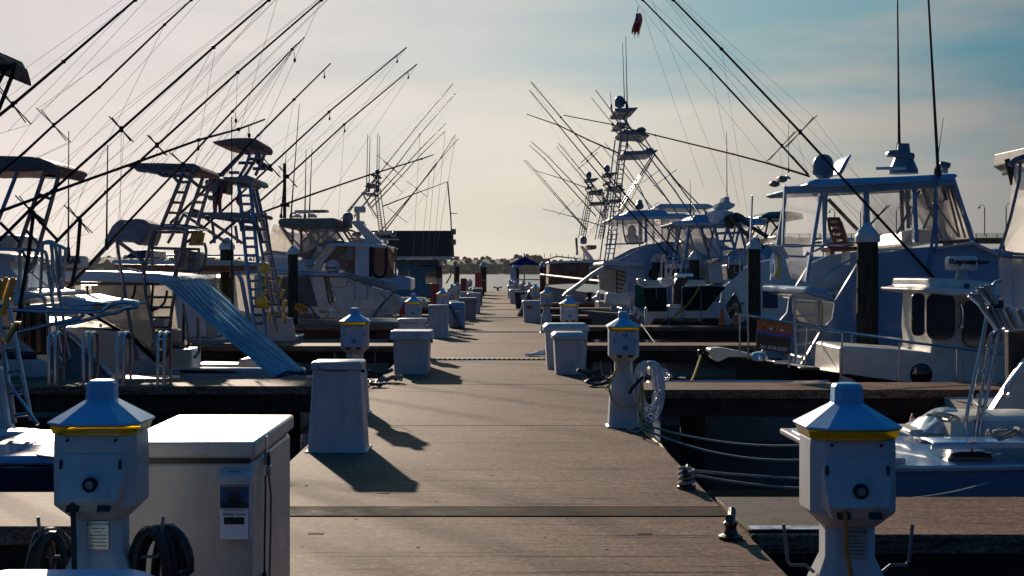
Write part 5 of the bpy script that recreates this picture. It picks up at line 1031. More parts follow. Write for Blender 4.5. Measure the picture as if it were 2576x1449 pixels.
tubes(tw, 'curtain_trim', 'greycover', [smooth(zF((838, 1085), (840, 1150), (860, 1240), (900, 1255), (980, 1250), (1010, 1240)))], d0+.05, .03); tubes(tw, 'bridge_rail', 'steel', [zF((700, 1270), (800, 1262), (990, 1258)), zF((760, 1180), (720, 1390)), zF((795, 1180), (760, 1385))], d0, .03)
slab(tw, 'radar_mount', 'greyplastic', zF((935, 995), (932, 975), (950, 955), (955, 925), (985, 928), (985, 955), (998, 970), (990, 998)), d0+2, d0+2.8, bev=.06)
tubes(tw, 'horn', 'white', [zF((1080, 985), (1140, 988), (1158, 992))], d0+1.5, .05)
tower(tw, d0+.6, lambda x, y: (1288+x/3, 193.2+y/3), None, 1.0, m='alu', dep=2.6, legs=1390)
antenna(tw, (1571, 258), (1566, 108), d0+1.6, .022, .01, 'black'); antenna(tw, (1578, 270), (1574, 92), d0+2.1, .026, .012, 'black'); antenna(tw, (1538, 270), (1536, 234), d0+1, .02, .01, 'black')
tubes(tw, 'antenna_pole', 'alu', [[(1575, 255), (1579, 375)]], d0+1.5, .03)
outrigger(tw, [(1578, 395), (1480, 352), (1405, 315), (1325, 287)], d0+3.4, .05, [], m='pole')
outrigger(tw, [(1650, 560), (1608, 470), (1560, 400), (1521, 360)], d0+4.5, .035, [(1640, 520, .5)], m='bluealu', lines=False); outrigger(tw, [(1640, 523), (1600, 470), (1550, 410), (1517, 370)], d0+4.8, .035, [], m='bluealu', lines=False)
# covered stairway beam, cockpit fittings
slab(tw, 'gangway', 'white', k3((-10, 990), (30, 940), (200, 820), (370, 690), (450, 640), (520, 600), (500, 690), (380, 740), (200, 880), (90, 960)), d0-.4, d0+.3, bev=.03)
slab(tw, 'cockpit_side', 'white', k3((845, 1110), (735, 960), (770, 860), (820, 700), (815, 940), (900, 1030)), d0+.0, d0+.1)
q = M(); q.ladder(*W3(k3((672, 640), (672, 960)), d0+.5), *W3(k3((800, 690), (770, 960)), d0+.5), 6, .03, .025); q.build('cockpit_ladder', 'redwood', tw)
slab(tw, 'bulkhead', 'cream', k3((440, 650), (800, 640), (820, 720), (780, 900), (640, 960), (460, 900)), d0+3.2, d0+3.4)
slab(tw, 'fighting_chair', 'white', k3((420, 740), (520, 730), (600, 740), (560, 775), (480, 770)), d0+2, d0+2.6, bev=.06)
# ---- grey centre console and its white box, left of the green canvas
d0 = 47.4-.2; B = 2.3
gc = thing('centre_console', 'dark grey hulled boat with bow to the dock and a big white box on deck', 'boat', (PX(1560, 48.4), 48.4, WZ)); d0 = 48.0-.55+.1
hull(gc, 'greyplastic', d0, B, PX(1850, d0)+3, PX(1462, d0+B/2), -.15, .33-.1, rail='greycover', deck='white', rake=.8)
slab(gc, 'fish_box', 'white', k3((532, 1090), (548, 950), (570, 945), (840, 965), (850, 1000), (845, 1120)), d0+.4, d0+1.3, bev=.05)
slab(gc, 'bow_seat', 'cream', k3((355, 1020), (420, 985), (440, 930), (455, 922), (465, 1000), (470, 1050), (360, 1050)), d0+.8, d0+1.3, bev=.04)
M().lathe(w(*k3((333, 1050))[0], d0+1), [(.14, 0), (.14, .08), (.06, .12), (.16, .3), (.02, .33)], 12).build('windlass', 'black', gc)
tubes(gc, 'bow_line', 'rope', [k3((200, 1090), (60, 1140)), k3((200, 1110), (50, 1210))], d0+.5, .02)

# ---- wooden windowed trawler far down on the right
d0 = 78; B = 4
tr = thing('trawler', 'old trawler yacht with brown varnished windows right of the umbrella', 'boat', (PX(1430, d0), d0+B/2, WZ))
hull(tr, 'white', d0, B, PX(1640, d0), PX(1372, d0+1), .2, .75, rail='redwood', rake=.6, pw=5)
slab(tr, 'deckhouse', 'redwood', zG((262, 412), (268, 250), (500, 235), (600, 225), (650, 250), (650, 410), (500, 400), (380, 405)), d0+.1, d0+B-.3, .1, .04)
slab(tr, 'roof', 'white', zG((256, 246), (258, 238), (400, 228), (620, 222), (660, 230), (655, 245), (400, 244), (270, 252)), d0-.1, d0+B, .1, .04)
for P in (((280, 260), (350, 255), (350, 372), (280, 372)), ((390, 252), (480, 248), (478, 375), (378, 375)), ((505, 248), (550, 245), (548, 372), (505, 372)), ((575, 245), (600, 245), (612, 370), (575, 370))): slab(tr, 'window', 'vinylbrown' if P[0][0] != 575 else 'glass', zG(*P), d0+.04, d0+.08)
slab(tr, 'mast_strut', 'white', zG((515, 120), (535, 115), (600, 190), (640, 260), (640, 300), (620, 300)), d0+1, d0+1.3)
slab(tr, 'cockpit_roof', 'brown', zG((555, 110), (640, 112), (635, 140), (575, 145)), d0+.5, d0+3)
dome(tr, zG((540, 0))[0][0], zG((0, 42))[0][1], zG((0, 100))[0][1], 17, d0+2, 'radar_dome')
tubes(tr, 'mast', 'alu', [[(1470, 625), (1468, 680)], [(1452, 640), (1450, 598)]], d0+1.8, .06); slab(tr, 'canvas_frame', 'vinyl', zG((490, 215), (520, 125), (560, 200), (560, 220)), d0+.5, d0+.55)
slab(tr, 'small_flag', 'flagred', zG((476, 55), (480, 55), (494, 80), (488, 125), (480, 120)), d0+1.8, d0+1.83)
slab(tr, 'small_flag', 'flagred', zG((480, 165), (488, 180), (498, 170), (496, 186), (484, 188)), d0+1.8, d0+1.83)
rope('boom_pole', [w(1361, 691, 76), w(1600, 718, 60)], .07, 'long thin pole slanting across from the trawler bow', 'iron', 'pole')
f2 = thing('flag', 'small drooping flag on a short staff at the trawler bow', 'flag', w(1362, 700, 74)); slab(f2, 'cloth', 'flagblue', k2((1500, 270), (1510, 300), (1545, 400), (1520, 370), (1470, 350)), 74, 74.05); slab(f2, 'cloth_edge', 'flagwhite', k2((1505, 270), (1514, 300), (1548, 400), (1538, 395)), 73.95, 74.0); tubes(f2, 'staff', 'iron', [k2((1495, 250), (1545, 405))], 74.02, .03)
# ---- two more towers behind
def small_towerboat(label, d, frm, k, sx0, sx1, rigs, m='white', hy=640, legs=1040):
    t = thing('sportfishing_boat', label, 'boat', (PX((sx0+sx1)/2, d), d+2, WZ), None); B = 4
    hull(t, m, d, B, PX(sx0, d), PX(sx1, d), .3, 1.2)
    x0, x1 = min(sx0, sx1), max(sx0, sx1)
    s = 1 if sx1 > sx0 else -1; f = lambda u: sx0+(sx1-sx0)*u; K = F/d
    yy = lambda z: CY-(z-EYE)*K
    slab(t, 'deckhouse', m, [(f(.22), yy(.3)), (f(.24), yy(2.0)), (f(.20), yy(2.1)), (f(.34), yy(3.1)), (f(.52), yy(3.2)), (f(.72), yy(2.2)), (f(.85), yy(1.4)), (f(.85), yy(.3))], d+.2, d+B-.2, .3, .05)
    slab(t, 'side_window', 'glass', [(f(.30), yy(1.7)), (f(.33), yy(2.05)), (f(.60), yy(2.1)), (f(.75), yy(1.6)), (f(.6), yy(1.45))], d+.2, d+.26)
    slab(t, 'hardtop', m, [(f(.16), yy(4.55)), (f(.2), yy(4.75)), (f(.5), yy(4.75)), (f(.55), yy(4.6)), (f(.5), yy(4.5))], d, d+B, .2, .04)
    slab(t, 'clear_curtain', 'vinyl', [(f(.22), yy(4.5)), (f(.50), yy(4.5)), (f(.55), yy(3.2)), (f(.30), yy(2.9))], d+.2, d+.24)
    frame(t, 'top_leg', 'alu', [[(f(.24), yy(4.5)), (f(.24), yy(2.6))], [(f(.48), yy(4.5)), (f(.53), yy(3.2))]], d+.2, d+B-.2, .05, n=5)
    if frm: tower(t, d+.8, frm, None, k, m='alu', dep=2.4, legs=legs)
    for P, sp in rigs: outrigger(t, P, d+.5, .038, sp, m='pole')
    return t
small_towerboat('sportfisher with the second tallest dome-topped tower, left behind the tallest one', 66, lambda x, y: (1288+(718+(x-812)*.60)/3, 193.2+(665+(y-143)*.62)/3), .85, 1560, 2000,
    [([(1518, 546), (1440, 458), (1380, 395), (1336, 356)], [(1475, 498, .6)]), ([(1500, 545), (1410, 445), (1370, 400), (1331, 365)], []), ([(1540, 525), (1480, 450), (1440, 402), (1404, 360)], [(1518, 497, .5)]), ([(1530, 530), (1460, 440), (1400, 369)], [])])
small_towerboat('sportfisher with the leftmost slim dome-topped tower on the right side', 76.5, lambda x, y: (1288+(580+(x-812)*.55)/3, 193.2+(715+(y-143)*.55)/3), .85, 1540, 1900,
    [([(1475, 580), (1440, 540), (1395, 490), (1317, 402)], [(1425, 520, .6)]), ([(1477, 578), (1430, 525), (1370, 455), (1324, 403)], []), ([(1481, 475), (1415, 450), (1343, 428)], []), ([(1520, 570), (1440, 545), (1365, 525)], [])])
for a, b, d in (((1497, 455), (1496, 350), 66), ((1501, 455), (1501, 350), 66), ((1517, 455), (1517, 350), 66)):
    pass
# ============================================================ BOATS ON THE LEFT
# ---- nearest left boat: only its platform, side and ladder show
d0 = 12.3; B = 4.5
lz = thing('fishing_boat', 'navy and white boat corner low at the left edge, with rod-holder ladder', 'boat', (-6.5, d0+B/2, WZ))
slab(lz, 'hull', 'navy', zC((-500, 715), (385, 715), (395, 800), (392, 1050), (-500, 1050)), d0, d0+2.6, -.1, .03, sk=0)
slab(lz, 'covering_board', 'bluewhite', zC((-500, 655), (0, 655), (383, 652), (386, 712), (-500, 716)), d0-.05, d0+.9, .04, .03, sk=0)
M().box(w(*zC((60, 650))[0], d0+.4)+Vector((0, 0, .01)), (.35, .12, .02)).build('vent_grille', 'black', lz)
M().lathe(w(*zC((245, 655))[0], d0+.3), [(.06, 0), (.06, .012), (.03, .02)], 12).build('filler_cap', 'steel', lz)
slab(lz, 'transom', 'white', zC((-500, 480), (150, 490), (200, 500), (400, 505), (400, 560), (170, 580), (60, 570), (-500, 560)), d0+2.6, d0+3.0, 0, .05)
slab(lz, 'cockpit_side', 'white', zC((-500, 60), (5, 60), (25, 180), (50, 420), (90, 480), (160, 500), (160, 575), (-500, 570)), d0+3.0, d0+3.15, 0, .03)
q = M(); dd = 14.5
q.ladder(w(-12, 752, dd), w(36, 1065, dd), w(16, 748, dd), w(78, 1058, dd), 6, .028, .02); q.build('tower_ladder', 'steel', lz); tubes(lz, 'ladder_stay', 'steel', [[(-6, 760), (20, 960), (95, 1068)]], dd-.1, .018)
for a, b in (((5, 470), (-45, 600)), ((62, 452), (0, 640)), ((130, 455), (60, 650)), ((70, 640), (20, 800)), ((170, 870), (50, 1050))):
    A, Bq = W3(k4(a, b), dd-.15); M().tube([A, Bq], .030, 10).lathe(A, [(.030, 0), (.036, 0), (.036, .01)], 10).build('rod_holder', 'gold', lz)
slab(lz, 'tower_canopy', mat('maroon', (.14, .035, .03), .6), zA((-200, 300), (-20, 352), (20, 358), (60, 385), (112, 462), (114, 490), (90, 500), (60, 478), (-200, 470)), 14.6, 16.2, .1, .03)
tubes(lz, 'canopy_frame', 'pole', [zA((112, 470), (95, 560), (0, 800), (-60, 950)), zA((40, 520), (-20, 640)), zA((0, 495), (90, 495)), zA((0, 518), (80, 518))], 14.6, .022)
rope('mooring_line', sag(w(-20, 1108, 14.5), w(145, 1152, 11.6), .03), .012, 'dark line running down behind the near left pedestal', 'rubber')
# ---- front left convertible: roof overhang with chrome, dark saloon doors, cockpit side sweeping down
d0 = 21.3; B = 2.6
la = thing('sportfishing_boat', 'dark-doored white boat with long sunlit roof overhang at the far left', 'boat', (PX(100, d0), d0+B/2, WZ))
hull(la, 'white', d0, B, PX(270, d0), PX(270, d0)-11, -.08, .8, rail='white')
slab(la, 'cockpit_side', 'greycover', k4((540, 885), (560, 900), (1045, 1368), (1030, 1400), (430, 1400), (430, 1250)), d0+.05, d0+.13, 0, .02, )
slab(la, 'coaming_trim', 'white', k4((538, 880), (552, 886), (1052, 1364), (1040, 1375), (545, 905)), d0+.0, d0+.16, 0, .01)
slab(la, 'lower_side', 'white', k4((-400, 1212), (365, 1212), (430, 1250), (490, 1330), (500, 1400), (-400, 1400)), d0+.0, d0+.12, 0, .04)
slab(la, 'quarter_panel', 'white', k4((-400, 950), (0, 960), (120, 1000), (260, 1100), (320, 1148), (-400, 1148)), d0+.02, d0+.14, 0, .02)
slab(la, 'name_band', 'black', k4((-400, 1148), (325, 1148), (335, 1212), (-400, 1212)), d0-.01, d0+.1)
text('SEA DREAM', .10, (w(*k4((120, 1180))[0], d0).x, d0-.02, w(*k4((120, 1180))[0], d0).z), mat('faintlet', (.12, .08, .05), .6), la) if False else None
slab(la, 'saloon', 'white', k4((-400, 620), (130, 600), (175, 640), (190, 760), (185, 1150), (-400, 1150)), d0+.3, d0+B-.3, .05, .03)
slab(la, 'saloon_door', 'glass', k4((185, 760), (450, 760), (470, 1180), (300, 1180), (185, 1100)), d0+.6, d0+.7)
for x in (200, 240, 262, 340, 360, 430): slab(la, 'door_curtain', 'brown', k4((x, 700), (x+14, 700), (x+16, 1150), (x+2, 1150)), d0+.5, d0+.58)
for px in (0,): pass
slab(la, 'roof_overhang', 'white', k4((120, 575), (250, 560), (420, 580), (560, 578), (640, 585), (680, 605), (660, 625), (500, 640), (350, 680), (240, 705), (120, 715)), d0-.05, d0+B, .1, .06)
slab(la, 'visor', 'white', k4((520, 640), (600, 620), (680, 628), (900, 655), (1100, 672), (1240, 683), (1285, 700), (1290, 728), (1200, 705), (1080, 720), (980, 765), (880, 770), (700, 730), (560, 690)), d0-.05, d0+B-.3, .1, .04)
slab(la, 'side_fairing', 'bluewhite', k4((190, 735), (300, 706), (480, 722), (770, 748), (775, 762), (200, 762)), d0-.10, d0-.04, 0, .01)
tubes(la, 'overhang_rail', 'steel', [smooth(k4((90, 750), (400, 762), (700, 768), (940, 765), (1050, 700), (1170, 680), (1270, 692), (1288, 722), (1160, 738))), smooth(k4((160, 965), (420, 900), (640, 850), (750, 825), (790, 790))), smooth(k4((560, 905), (800, 850), (1000, 790), (1100, 775), (1160, 745)))], d0-.12, .030)
tubes(la, 'stern_rail', 'steel', [smooth(k4((250, 630), (400, 625), (425, 700), (440, 800), (480, 1000), (590, 1250), (600, 1380))), smooth(k4((380, 590), (390, 400), (400, 140), (410, 118), (470, 105), (520, 140), (540, 300), (570, 640), (640, 1100), (655, 1210), (560, 1310))), smooth(k4((0, 178), (300, 185), (400, 195), (440, 240), (470, 500), (520, 800), (600, 1200))), smooth(k4((390, 125), (480, 120), (600, 165), (620, 200), (600, 380), (590, 560))), k4((490, 140), (500, 580)), k4((560, 150), (580, 450)), smooth(k4((625, 960), (700, 1000), (830, 1120), (1000, 1320), (1050, 1370)))], d0-.05, .026)
tubes(la, 'bridge_support', 'steel', [k4((185, 190), (190, 600)), k4((245, 560), (280, 180)), k4((480, 120), (500, 290), (560, 640))], d0+.2, .028)
slab(la, 'bridge_seat', 'cream', k4((-300, 60), (150, 40), (150, 160), (100, 180), (-300, 185)), d0+.5, d0+1.6, bev=.05); slab(la, 'bridge_console', 'white', k4((-300, 220), (10, 210), (280, 235), (290, 290), (200, 300), (260, 380), (470, 545), (460, 560), (150, 590), (-300, 600)), d0+.6, d0+B-.4, .1, .05)
slab(la, 'bridge_trim', 'white', k4((250, 370), (275, 370), (478, 548), (462, 560)), d0+.52, d0+.62)
slab(la, 'tower_canopy', mat('canopygrey', (.24, .13, .11), .7, bump=.2), zA((-300, 1160), (0, 1168), (330, 1175), (420, 1185), (520, 1215), (580, 1245), (592, 1262), (560, 1285), (545, 1300), (535, 1325), (505, 1310), (470, 1285), (300, 1295), (0, 1285), (-300, 1290)), d0+.1, d0+1.9, .12, .04)
q = M()
for a, b in (((160, 1222), (-80, 1830)), ((40, 1222), (-160, 1600)), ((340, 1290), (140, 1860)), ((452, 1290), (240, 2040))):
    for k in (d0+.2,): q.tube(W3(zA(a, b), k), .030)
for y in (1430, 1515, 1760): q.tube(W3(zA((340-(y-1290)*.36, y), (452-(y-1290)*.30, y)), d0+.2), .022)
q.build('tower_leg', 'bluealu', la) if False else None
for a, b, m_ in (((160, 1222), (-80, 1830), 'bluealu'), ((40, 1222), (-160, 1600), 'bluealu')): tubes(la, 'tower_leg', m_, [zA(a, b)], d0+.2, .032)
q = M(); q.ladder(*W3(zA((340, 1290), (130, 1900)), d0+.2), *W3(zA((452, 1290), (235, 2060)), d0+.2), 5, .034, .026); q.build('tower_ladder', 'alu', la)
slab(la, 'radar', 'white', k4((512, 290), (540, 245), (600, 236), (740, 240), (756, 250), (760, 330), (750, 352), (600, 350), (512, 370)), d0+1.4, d0+1.9, bev=.05)
c = w(*k4((690, 292))[0], d0+1.38); text('SIMRAD', .115, (c.x-.08, c.y-.01, c.z), 'ink', la, bold=.004)
slab(la, 'radar_foot', 'greycover', k4((560, 352), (740, 350), (700, 385), (600, 385)), d0+1.5, d0+1.8)
# outriggers of the left group
outrigger(la, [(-90, 362), (38, 258), (160, 155), (340, 0), (480, -122)], 18.0, .034, [(38, 268, .33)])
outrigger(la, [(-20, 450), (60, 385), (135, 315), (250, 220), (414, 62), (481, 0), (620, -130)], 20.5, .030, [(135, 315, .34)])
outrigger(la, [(-60, 648), (0, 603), (75, 528), (140, 472), (305, 325), (537, 119), (676, 0), (820, -125)], 21.3, .040, [(305, 325, .26), (75, 530, .30)])
outrigger(la, [(140, 610), (200, 548), (267, 483), (395, 365), (598, 182), (808, 0), (940, -115)], 22.0, .038, [(395, 365, .22), (195, 548, .30)])
outrigger(la, [(-40, 548), (0, 532), (120, 488), (350, 406), (500, 352), (600, 325), (667, 300)], 20.6, .038, [], clips=((625, 318), (497, 350)))
tubes(la, 'outrigger_strut', 'pole', [[(85, 530), (70, 650), (45, 800), (40, 880)]], 21.2, .03); tubes(la, 'outrigger_strut', 'pole', [[(202, 550), (195, 640), (180, 720)]], 21.6, .03)
tubes(la, 'outrigger_strut', 'pole', [[(75, 530), (145, 605)]], 21.2, .024); tubes(la, 'outrigger_strut', 'pole', [[(0, 560), (50, 610)], ], 21.0, .024)
q = M()
for a, b in (((340, 0), (20, 330)), ((340, 0), (-20, 275)), ((481, 0), (94, 274)), ((414, 62), (200, 500)), ((537, 119), (240, 400)), ((537, 119), (300, 560)), ((676, 0), (400, 330)), ((598, 182), (330, 470)), ((598, 182), (420, 560)), ((808, 0), (560, 560)), ((540, 130), (480, 480)), ((700, -10), (560, 480)), ((305, 330), (300, 700)), ((312, 330), (285, 760)), ((735, 128), (500, 560)), ((350, 406), (120, 700)), ((210, 470), (100, 800)), ((175, 357), (-20, 450)), ((280, 360), (130, 560)), ((90, 640), (40, 1000)), ((105, 620), (110, 1000))): q.tube(W3([a, b], 21.5), .0030, 3)
q.build('rigging', 'line', la)
antenna(la, (172, 640), (173, 330), 22.5, .018, .007, 'black'); antenna(la, (268, 620), (271, 364), 22.8, .018, .009, 'black'); 

# ---- express boat with windshield, hardtop, first tower and pleated sunshade
d0 = 24.3; B = 3.3
lb = thing('express_boat', 'express boat with black windshield frame, clear curtains and pleated blue sunshade', 'boat', (PX(430, d0), d0+B/2, WZ))
hull(lb, 'white', d0, B, PX(770, d0), PX(770, d0)-11.5, -.55, 1.0, rail=None)
slab(lb, 'far_coaming', 'cream', [(470, 925), (765, 925), (765, 960), (470, 960)], d0+B-.35, d0+B-.1, bev=.03); slab(lb, 'near_coaming', 'white', [(450, 925), (766, 928), (766, 960), (450, 960)], d0-.02, d0+.24, bev=.03)
slab(lb, 'hull_side', 'white', zB((-400, 1100), (430, 1100), (500, 1118), (880, 1145), (1000, 1230), (1170, 1392), (1230, 1420), (1800, 1440), (1800, 1480), (-400, 1480)), d0-.02, d0+.12, 0, .03)
slab(lb, 'foredeck', 'white', zB((-400, 1060), (300, 1080), (500, 1110), (880, 1140), (900, 1200), (-400, 1200)), d0+.15, d0+B-.15, .2, .05)
slab(lb, 'hardtop', 'white', zB((250, 712), (275, 700), (330, 690), (640, 690), (900, 695), (1100, 702), (1350, 712), (1500, 735), (1545, 755), (1540, 768), (1380, 782), (1180, 782), (330, 765)), d0-.05, d0+B-.2, .2, .05)
slab(lb, 'top_gutter', 'brown', zB((340, 768), (1200, 784), (1200, 800), (400, 796)), d0+.05, d0+.12)
slab(lb, 'side_glass', 'vinyl', zB((500, 1110), (640, 1012), (700, 1025), (880, 1140)), d0+.10, d0+.12)
sl1 = slab(lb, 'windshield_frame', 'blackgel', zB((640, 1010), (690, 1012), (1000, 1190), (1120, 1290), (1185, 1392), (1150, 1392), (1060, 1300), (860, 1140), (500, 1128), (500, 1112), (850, 1128)), d0+.03, d0+.13)
slab(lb, 'sticker', 'inkwhite', zB((748, 1092), (770, 1092), (770, 1118), (748, 1118)), d0+.06, d0+.07)
slab(lb, 'clear_curtain', 'vinylmilk', zB((690, 800), (1130, 800), (1160, 1000), (1140, 1285), (1000, 1180), (700, 1010)), d0+.05, d0+.07)
slab(lb, 'clear_curtain', 'vinyl', zB((1150, 800), (1320, 800), (1390, 1230), (1300, 1230), (1160, 1110)), d0+.05, d0+.07)
slab(lb, 'clear_curtain', 'vinyl', zB((440, 800), (690, 800), (690, 1005), (540, 1080)), d0+.05, d0+.07)
slab(lb, 'clear_curtain', 'vinylmilk', zB((560, 800), (1300, 800), (1350, 1180), (600, 1100)), d0+B-.4, d0+B-.38)
for L in (smooth(zB((655, 800), (665, 870), (690, 900))), smooth(zB((1020, 800), (1010, 870), (975, 930))), smooth(zB((1155, 800), (1145, 930), (1140, 1000))), smooth(zB((1262, 840), (1240, 930), (1190, 975), (1130, 995))), zB((1385, 960), (1385, 1230))): tubes(lb, 'curtain_zip', 'black', [L], d0, .022)
slab(lb, 'seat_cover', 'greycover', zB((975, 1180), (1000, 1090), (1050, 1065), (1090, 1080), (1110, 1200), (1090, 1240), (1040, 1220)), d0+.5, d0+1.1, bev=.08)
slab(lb, 'helm_seat', 'cream', zB((1148, 1065), (1180, 1052), (1230, 1055), (1248, 1075), (1240, 1140), (1160, 1140)), d0+.5, d0+1.1, bev=.06)
slab(lb, 'console_base', 'brown', zB((1160, 1145), (1290, 1145), (1300, 1230), (1370, 1270), (1200, 1275)), d0+.4, d0+1.4, bev=.04)
slab(lb, 'tackle_station', 'cream', zB((1240, 1300), (1250, 1283), (1440, 1285), (1448, 1300), (1448, 1460), (1235, 1460)), d0+.3, d0+1.1, bev=.04)
slab(lb, 'transom_seat', 'cream', zB((1460, 1395), (1800, 1400), (1800, 1360), (1932, 1350), (1960, 1460), (1460, 1460)), d0+1.6, d0+2.4, bev=.04)
tubes(lb, 'tower_leg', 'alu', [smooth(zB((1130, 500), (1150, 430), (1200, 375), (1400, 385), (1400, 440), (1380, 560), (1320, 720), (1315, 880)))], d0+.1, .034)
ladderpx(lb, 'cockpit_ladder', 'alu', smooth(zB((1130, 500), (1090, 700), (1100, 860), (1140, 1050), (1170, 1230), (1165, 1320))), smooth(zB((1320, 860), (1300, 960), (1275, 1180), (1265, 1300), (1225, 1400))), 6, d0-.06, .030)
tubes(lb, 'tower_leg', 'alu', [smooth(zB((880, 455), (900, 600), (940, 850), (1000, 1200), (1030, 1370)))], d0-.1, .030)
tubes(lb, 'tower_leg', 'alu', [smooth(zB((890, 470), (960, 520), (1050, 590), (1080, 640), (1090, 740)))], d0-.1, .034); tubes(lb, 'tower_leg', 'alu', [smooth(zB((860, 460), (800, 520), (700, 620), (600, 720), (500, 840)))], d0-.1, .036)
tubes(lb, 'tower_leg', 'alu', [smooth(zB((1380, 940), (1410, 1100), (1425, 1220), (1410, 1275)))], d0-.04, .026); tubes(lb, 'tower_leg', 'alu', [smooth(zB((1490, 1040), (1500, 1200), (1500, 1300), (1465, 1350)))], d0+.3, .032)
tubes(lb, 'hardtop_rail', 'steel', [smooth(zB((890, 720), (900, 690), (960, 680), (1060, 700), (1100, 720)))], d0+.3, .022)
tubes(lb, 'control_cage', 'alu', [smooth(zB((1150, 700), (1150, 500), (1180, 400), (1220, 350), (1380, 350), (1530, 372))), zB((1200, 400), (1530, 400)), zB((1160, 520), (1500, 530)), smooth(zB((1540, 480), (1555, 540), (1545, 640), (1500, 700))), zB((1380, 690), (1500, 690)), zB((1420, 520), (1400, 680)), zB((1500, 520), (1500, 720)), zB((1395, 400), (1330, 730)), zB((1410, 610), (1500, 605))], d0+.4, .026)
slab(lb, 'console_box', 'greyplastic', zB((1305, 520), (1480, 545), (1480, 680), (1310, 680)), d0+.7, d0+1.5, bev=.05)
slab(lb, 'console_top', 'white', zB((1190, 350), (1230, 342), (1410, 350), (1530, 365), (1535, 378), (1400, 385), (1210, 380)), d0+.3, d0+1.7, bev=.03)
slab(lb, 'tarp_cover', 'greycover', zB((775, 466), (790, 430), (830, 350), (890, 296), (970, 305), (1060, 292), (1130, 300), (1185, 330), (1205, 350), (1185, 420), (1130, 508), (1060, 480), (1000, 468)), d0+.3, d0+1.6, .25, .08)
for i in range(4):
    A, Bq = W3(zB((1462+i*24, 402), (1438+i*26, 500)), d0+.15); M().tube([A, Bq], .035, 10).build('rod_holder', 'gold', lb)
slab(lb, 'tower_canopy', 'canopygrey' if False else mat('canopymauve', (.27, .135, .11), .8, bump=.3), k1((-40, 480), (20, 450), (90, 425), (180, 432), (450, 432), (700, 440), (860, 436), (950, 440), (1030, 475), (1085, 530), (1075, 560), (1000, 560), (850, 555), (400, 535), (150, 510), (0, 490)), d0+.2, d0+1.9, .12, .05)
tubes(lb, 'canopy_rim', 'alu', [smooth(k1((100, 500), (150, 535), (400, 550), (480, 560), (560, 600), (640, 690))), smooth(k1((370, 560), (450, 600), (600, 600), (740, 615), (800, 660), (890, 735)))], d0+.15, .030)
q = M(); q.ladder(*W3(k1((725, 490), (400, 1290)), d0+.2), *W3(k1((835, 490), (560, 1300)), d0+.2), 4, .036, .028, t0=.24, t1=.72); q.build('tower_ladder', 'alu', lb)
q = M(); q.ladder(*W3(k1((960, 570), (730, 1220)), d0+1.5), *W3(k1((1070, 560), (870, 1230)), d0+1.5), 3, .036, .028, t0=.27, t1=.56); q.build('tower_ladder', 'alu', lb)
# pleated sunshade from the hardtop down towards the finger pier
P00, P01, P11, P10 = w(407, 712, 24.2), w(512, 703, 24.8), w(764, 934, 21.15), w(684, 951, 20.95)
def shade(u, v):
    a = P00.lerp(P10, v); b = P01.lerp(P11, v); p = a.lerp(b, u); s = .05*math.sin(pi*v)
    p = p+Vector((0, 0, -s*2.2*math.sin(pi*min(1, u*1.0)))); return p+Vector((.0, -.020, .034))*(abs(math.sin((u+.02*math.sin(v*6))*pi*8))**.6)*(1+.3*math.sin(v*9+u*31))
sh = thing('sunshade', 'pleated light blue sunshade cloth slanting down to the left finger pier', 'sunshade', P10)
M().grid(shade, 64, 26).build('cloth', 'shadecloth', sh, smooth=60)
for k in range(1, 8): M().tube([shade(k/8, j/24)+Vector((0, -.012, -.004)) for j in range(25)], .007, 5).build('seam', mat('seamblue', (.03, .10, .22), .8), sh)
for j in range(7): pass
M().tube([P10, P11], .022, 8).build('end_pole', 'alu', sh); M().tube([P00, P01], .02, 8).build('head_pole', 'steel', sh)
M().tube(smooth([P10+Vector((.1, -.05, .02)), P10+Vector((.25, -.08, .10)), P10+Vector((.45, -.06, .06)), P10+Vector((.6, -.05, .1))]), .018, 6).build('tie_cord', 'black', sh)
outrigger(lb, [(160, 735), (317, 564), (460, 413), (585, 280), (735, 124), (766, 93)], 24.0, .034, [(460, 416, .3)], clips=((740, 132), (592, 284)))
antenna(lb, (583, 690), (583, 294), 24.5, .016, .008, 'black')
q = M()
for a, b in (((735, 128), (470, 470)), ((735, 128), (420, 600)), ((735, 128), (380, 560)), ((590, 290), (350, 640)), ((598, 182), (580, 560)), ((650, 340), (480, 600))): q.tube(W3([a, b], 24.2), .0030, 3)
q.build('rigging', 'line', lb)

# ---- second tower boat (tall blue-legged ladders)
d0 = 32.3; B = 3.6
lc = thing('sportfishing_boat', 'tall tower boat with blue ladder legs, long hardtop and clear curtains on the left', 'boat', (PX(520, d0), d0+B/2, WZ))
hull(lc, 'white', d0, B, PX(745, d0), PX(745, d0)-13, -.02, 1.0, rail='white')
slab(lc, 'house_side', 'white', [(200, 740), (300, 690), (480, 690), (560, 760), (575, 850), (200, 850)], d0+.15, d0+B-.15, .2, .05)
slab(lc, 'cockpit_side', 'white', [(570, 800), (660, 795), (735, 800), (745, 860), (570, 860)], d0+.0, d0+.12, 0, .03)
slab(lc, 'hardtop', 'white', zB((820, 622), (840, 606), (1300, 612), (1932, 614), (1990, 622), (1990, 645), (1932, 655), (1300, 640), (860, 640)), d0-.1, d0+B, .2, .04)
slab(lc, 'hardtop_under', 'brown', zB((860, 642), (1960, 655), (1960, 690), (1600, 700), (900, 680)), d0+.1, d0+B-.2, 0, .02)
slab(lc, 'clear_curtain', 'vinylmilk', [(505, 680), (545, 680), (548, 850), (520, 850)], d0+.1, d0+.12); slab(lc, 'clear_curtain', 'vinyl', [(588, 684), (655, 682), (668, 775), (640, 800), (595, 790)], d0+.1, d0+.12); slab(lc, 'clear_curtain', 'vinylmilk', [(590, 690), (640, 690), (640, 790), (600, 780)], d0+B-.5, d0+B-.48)
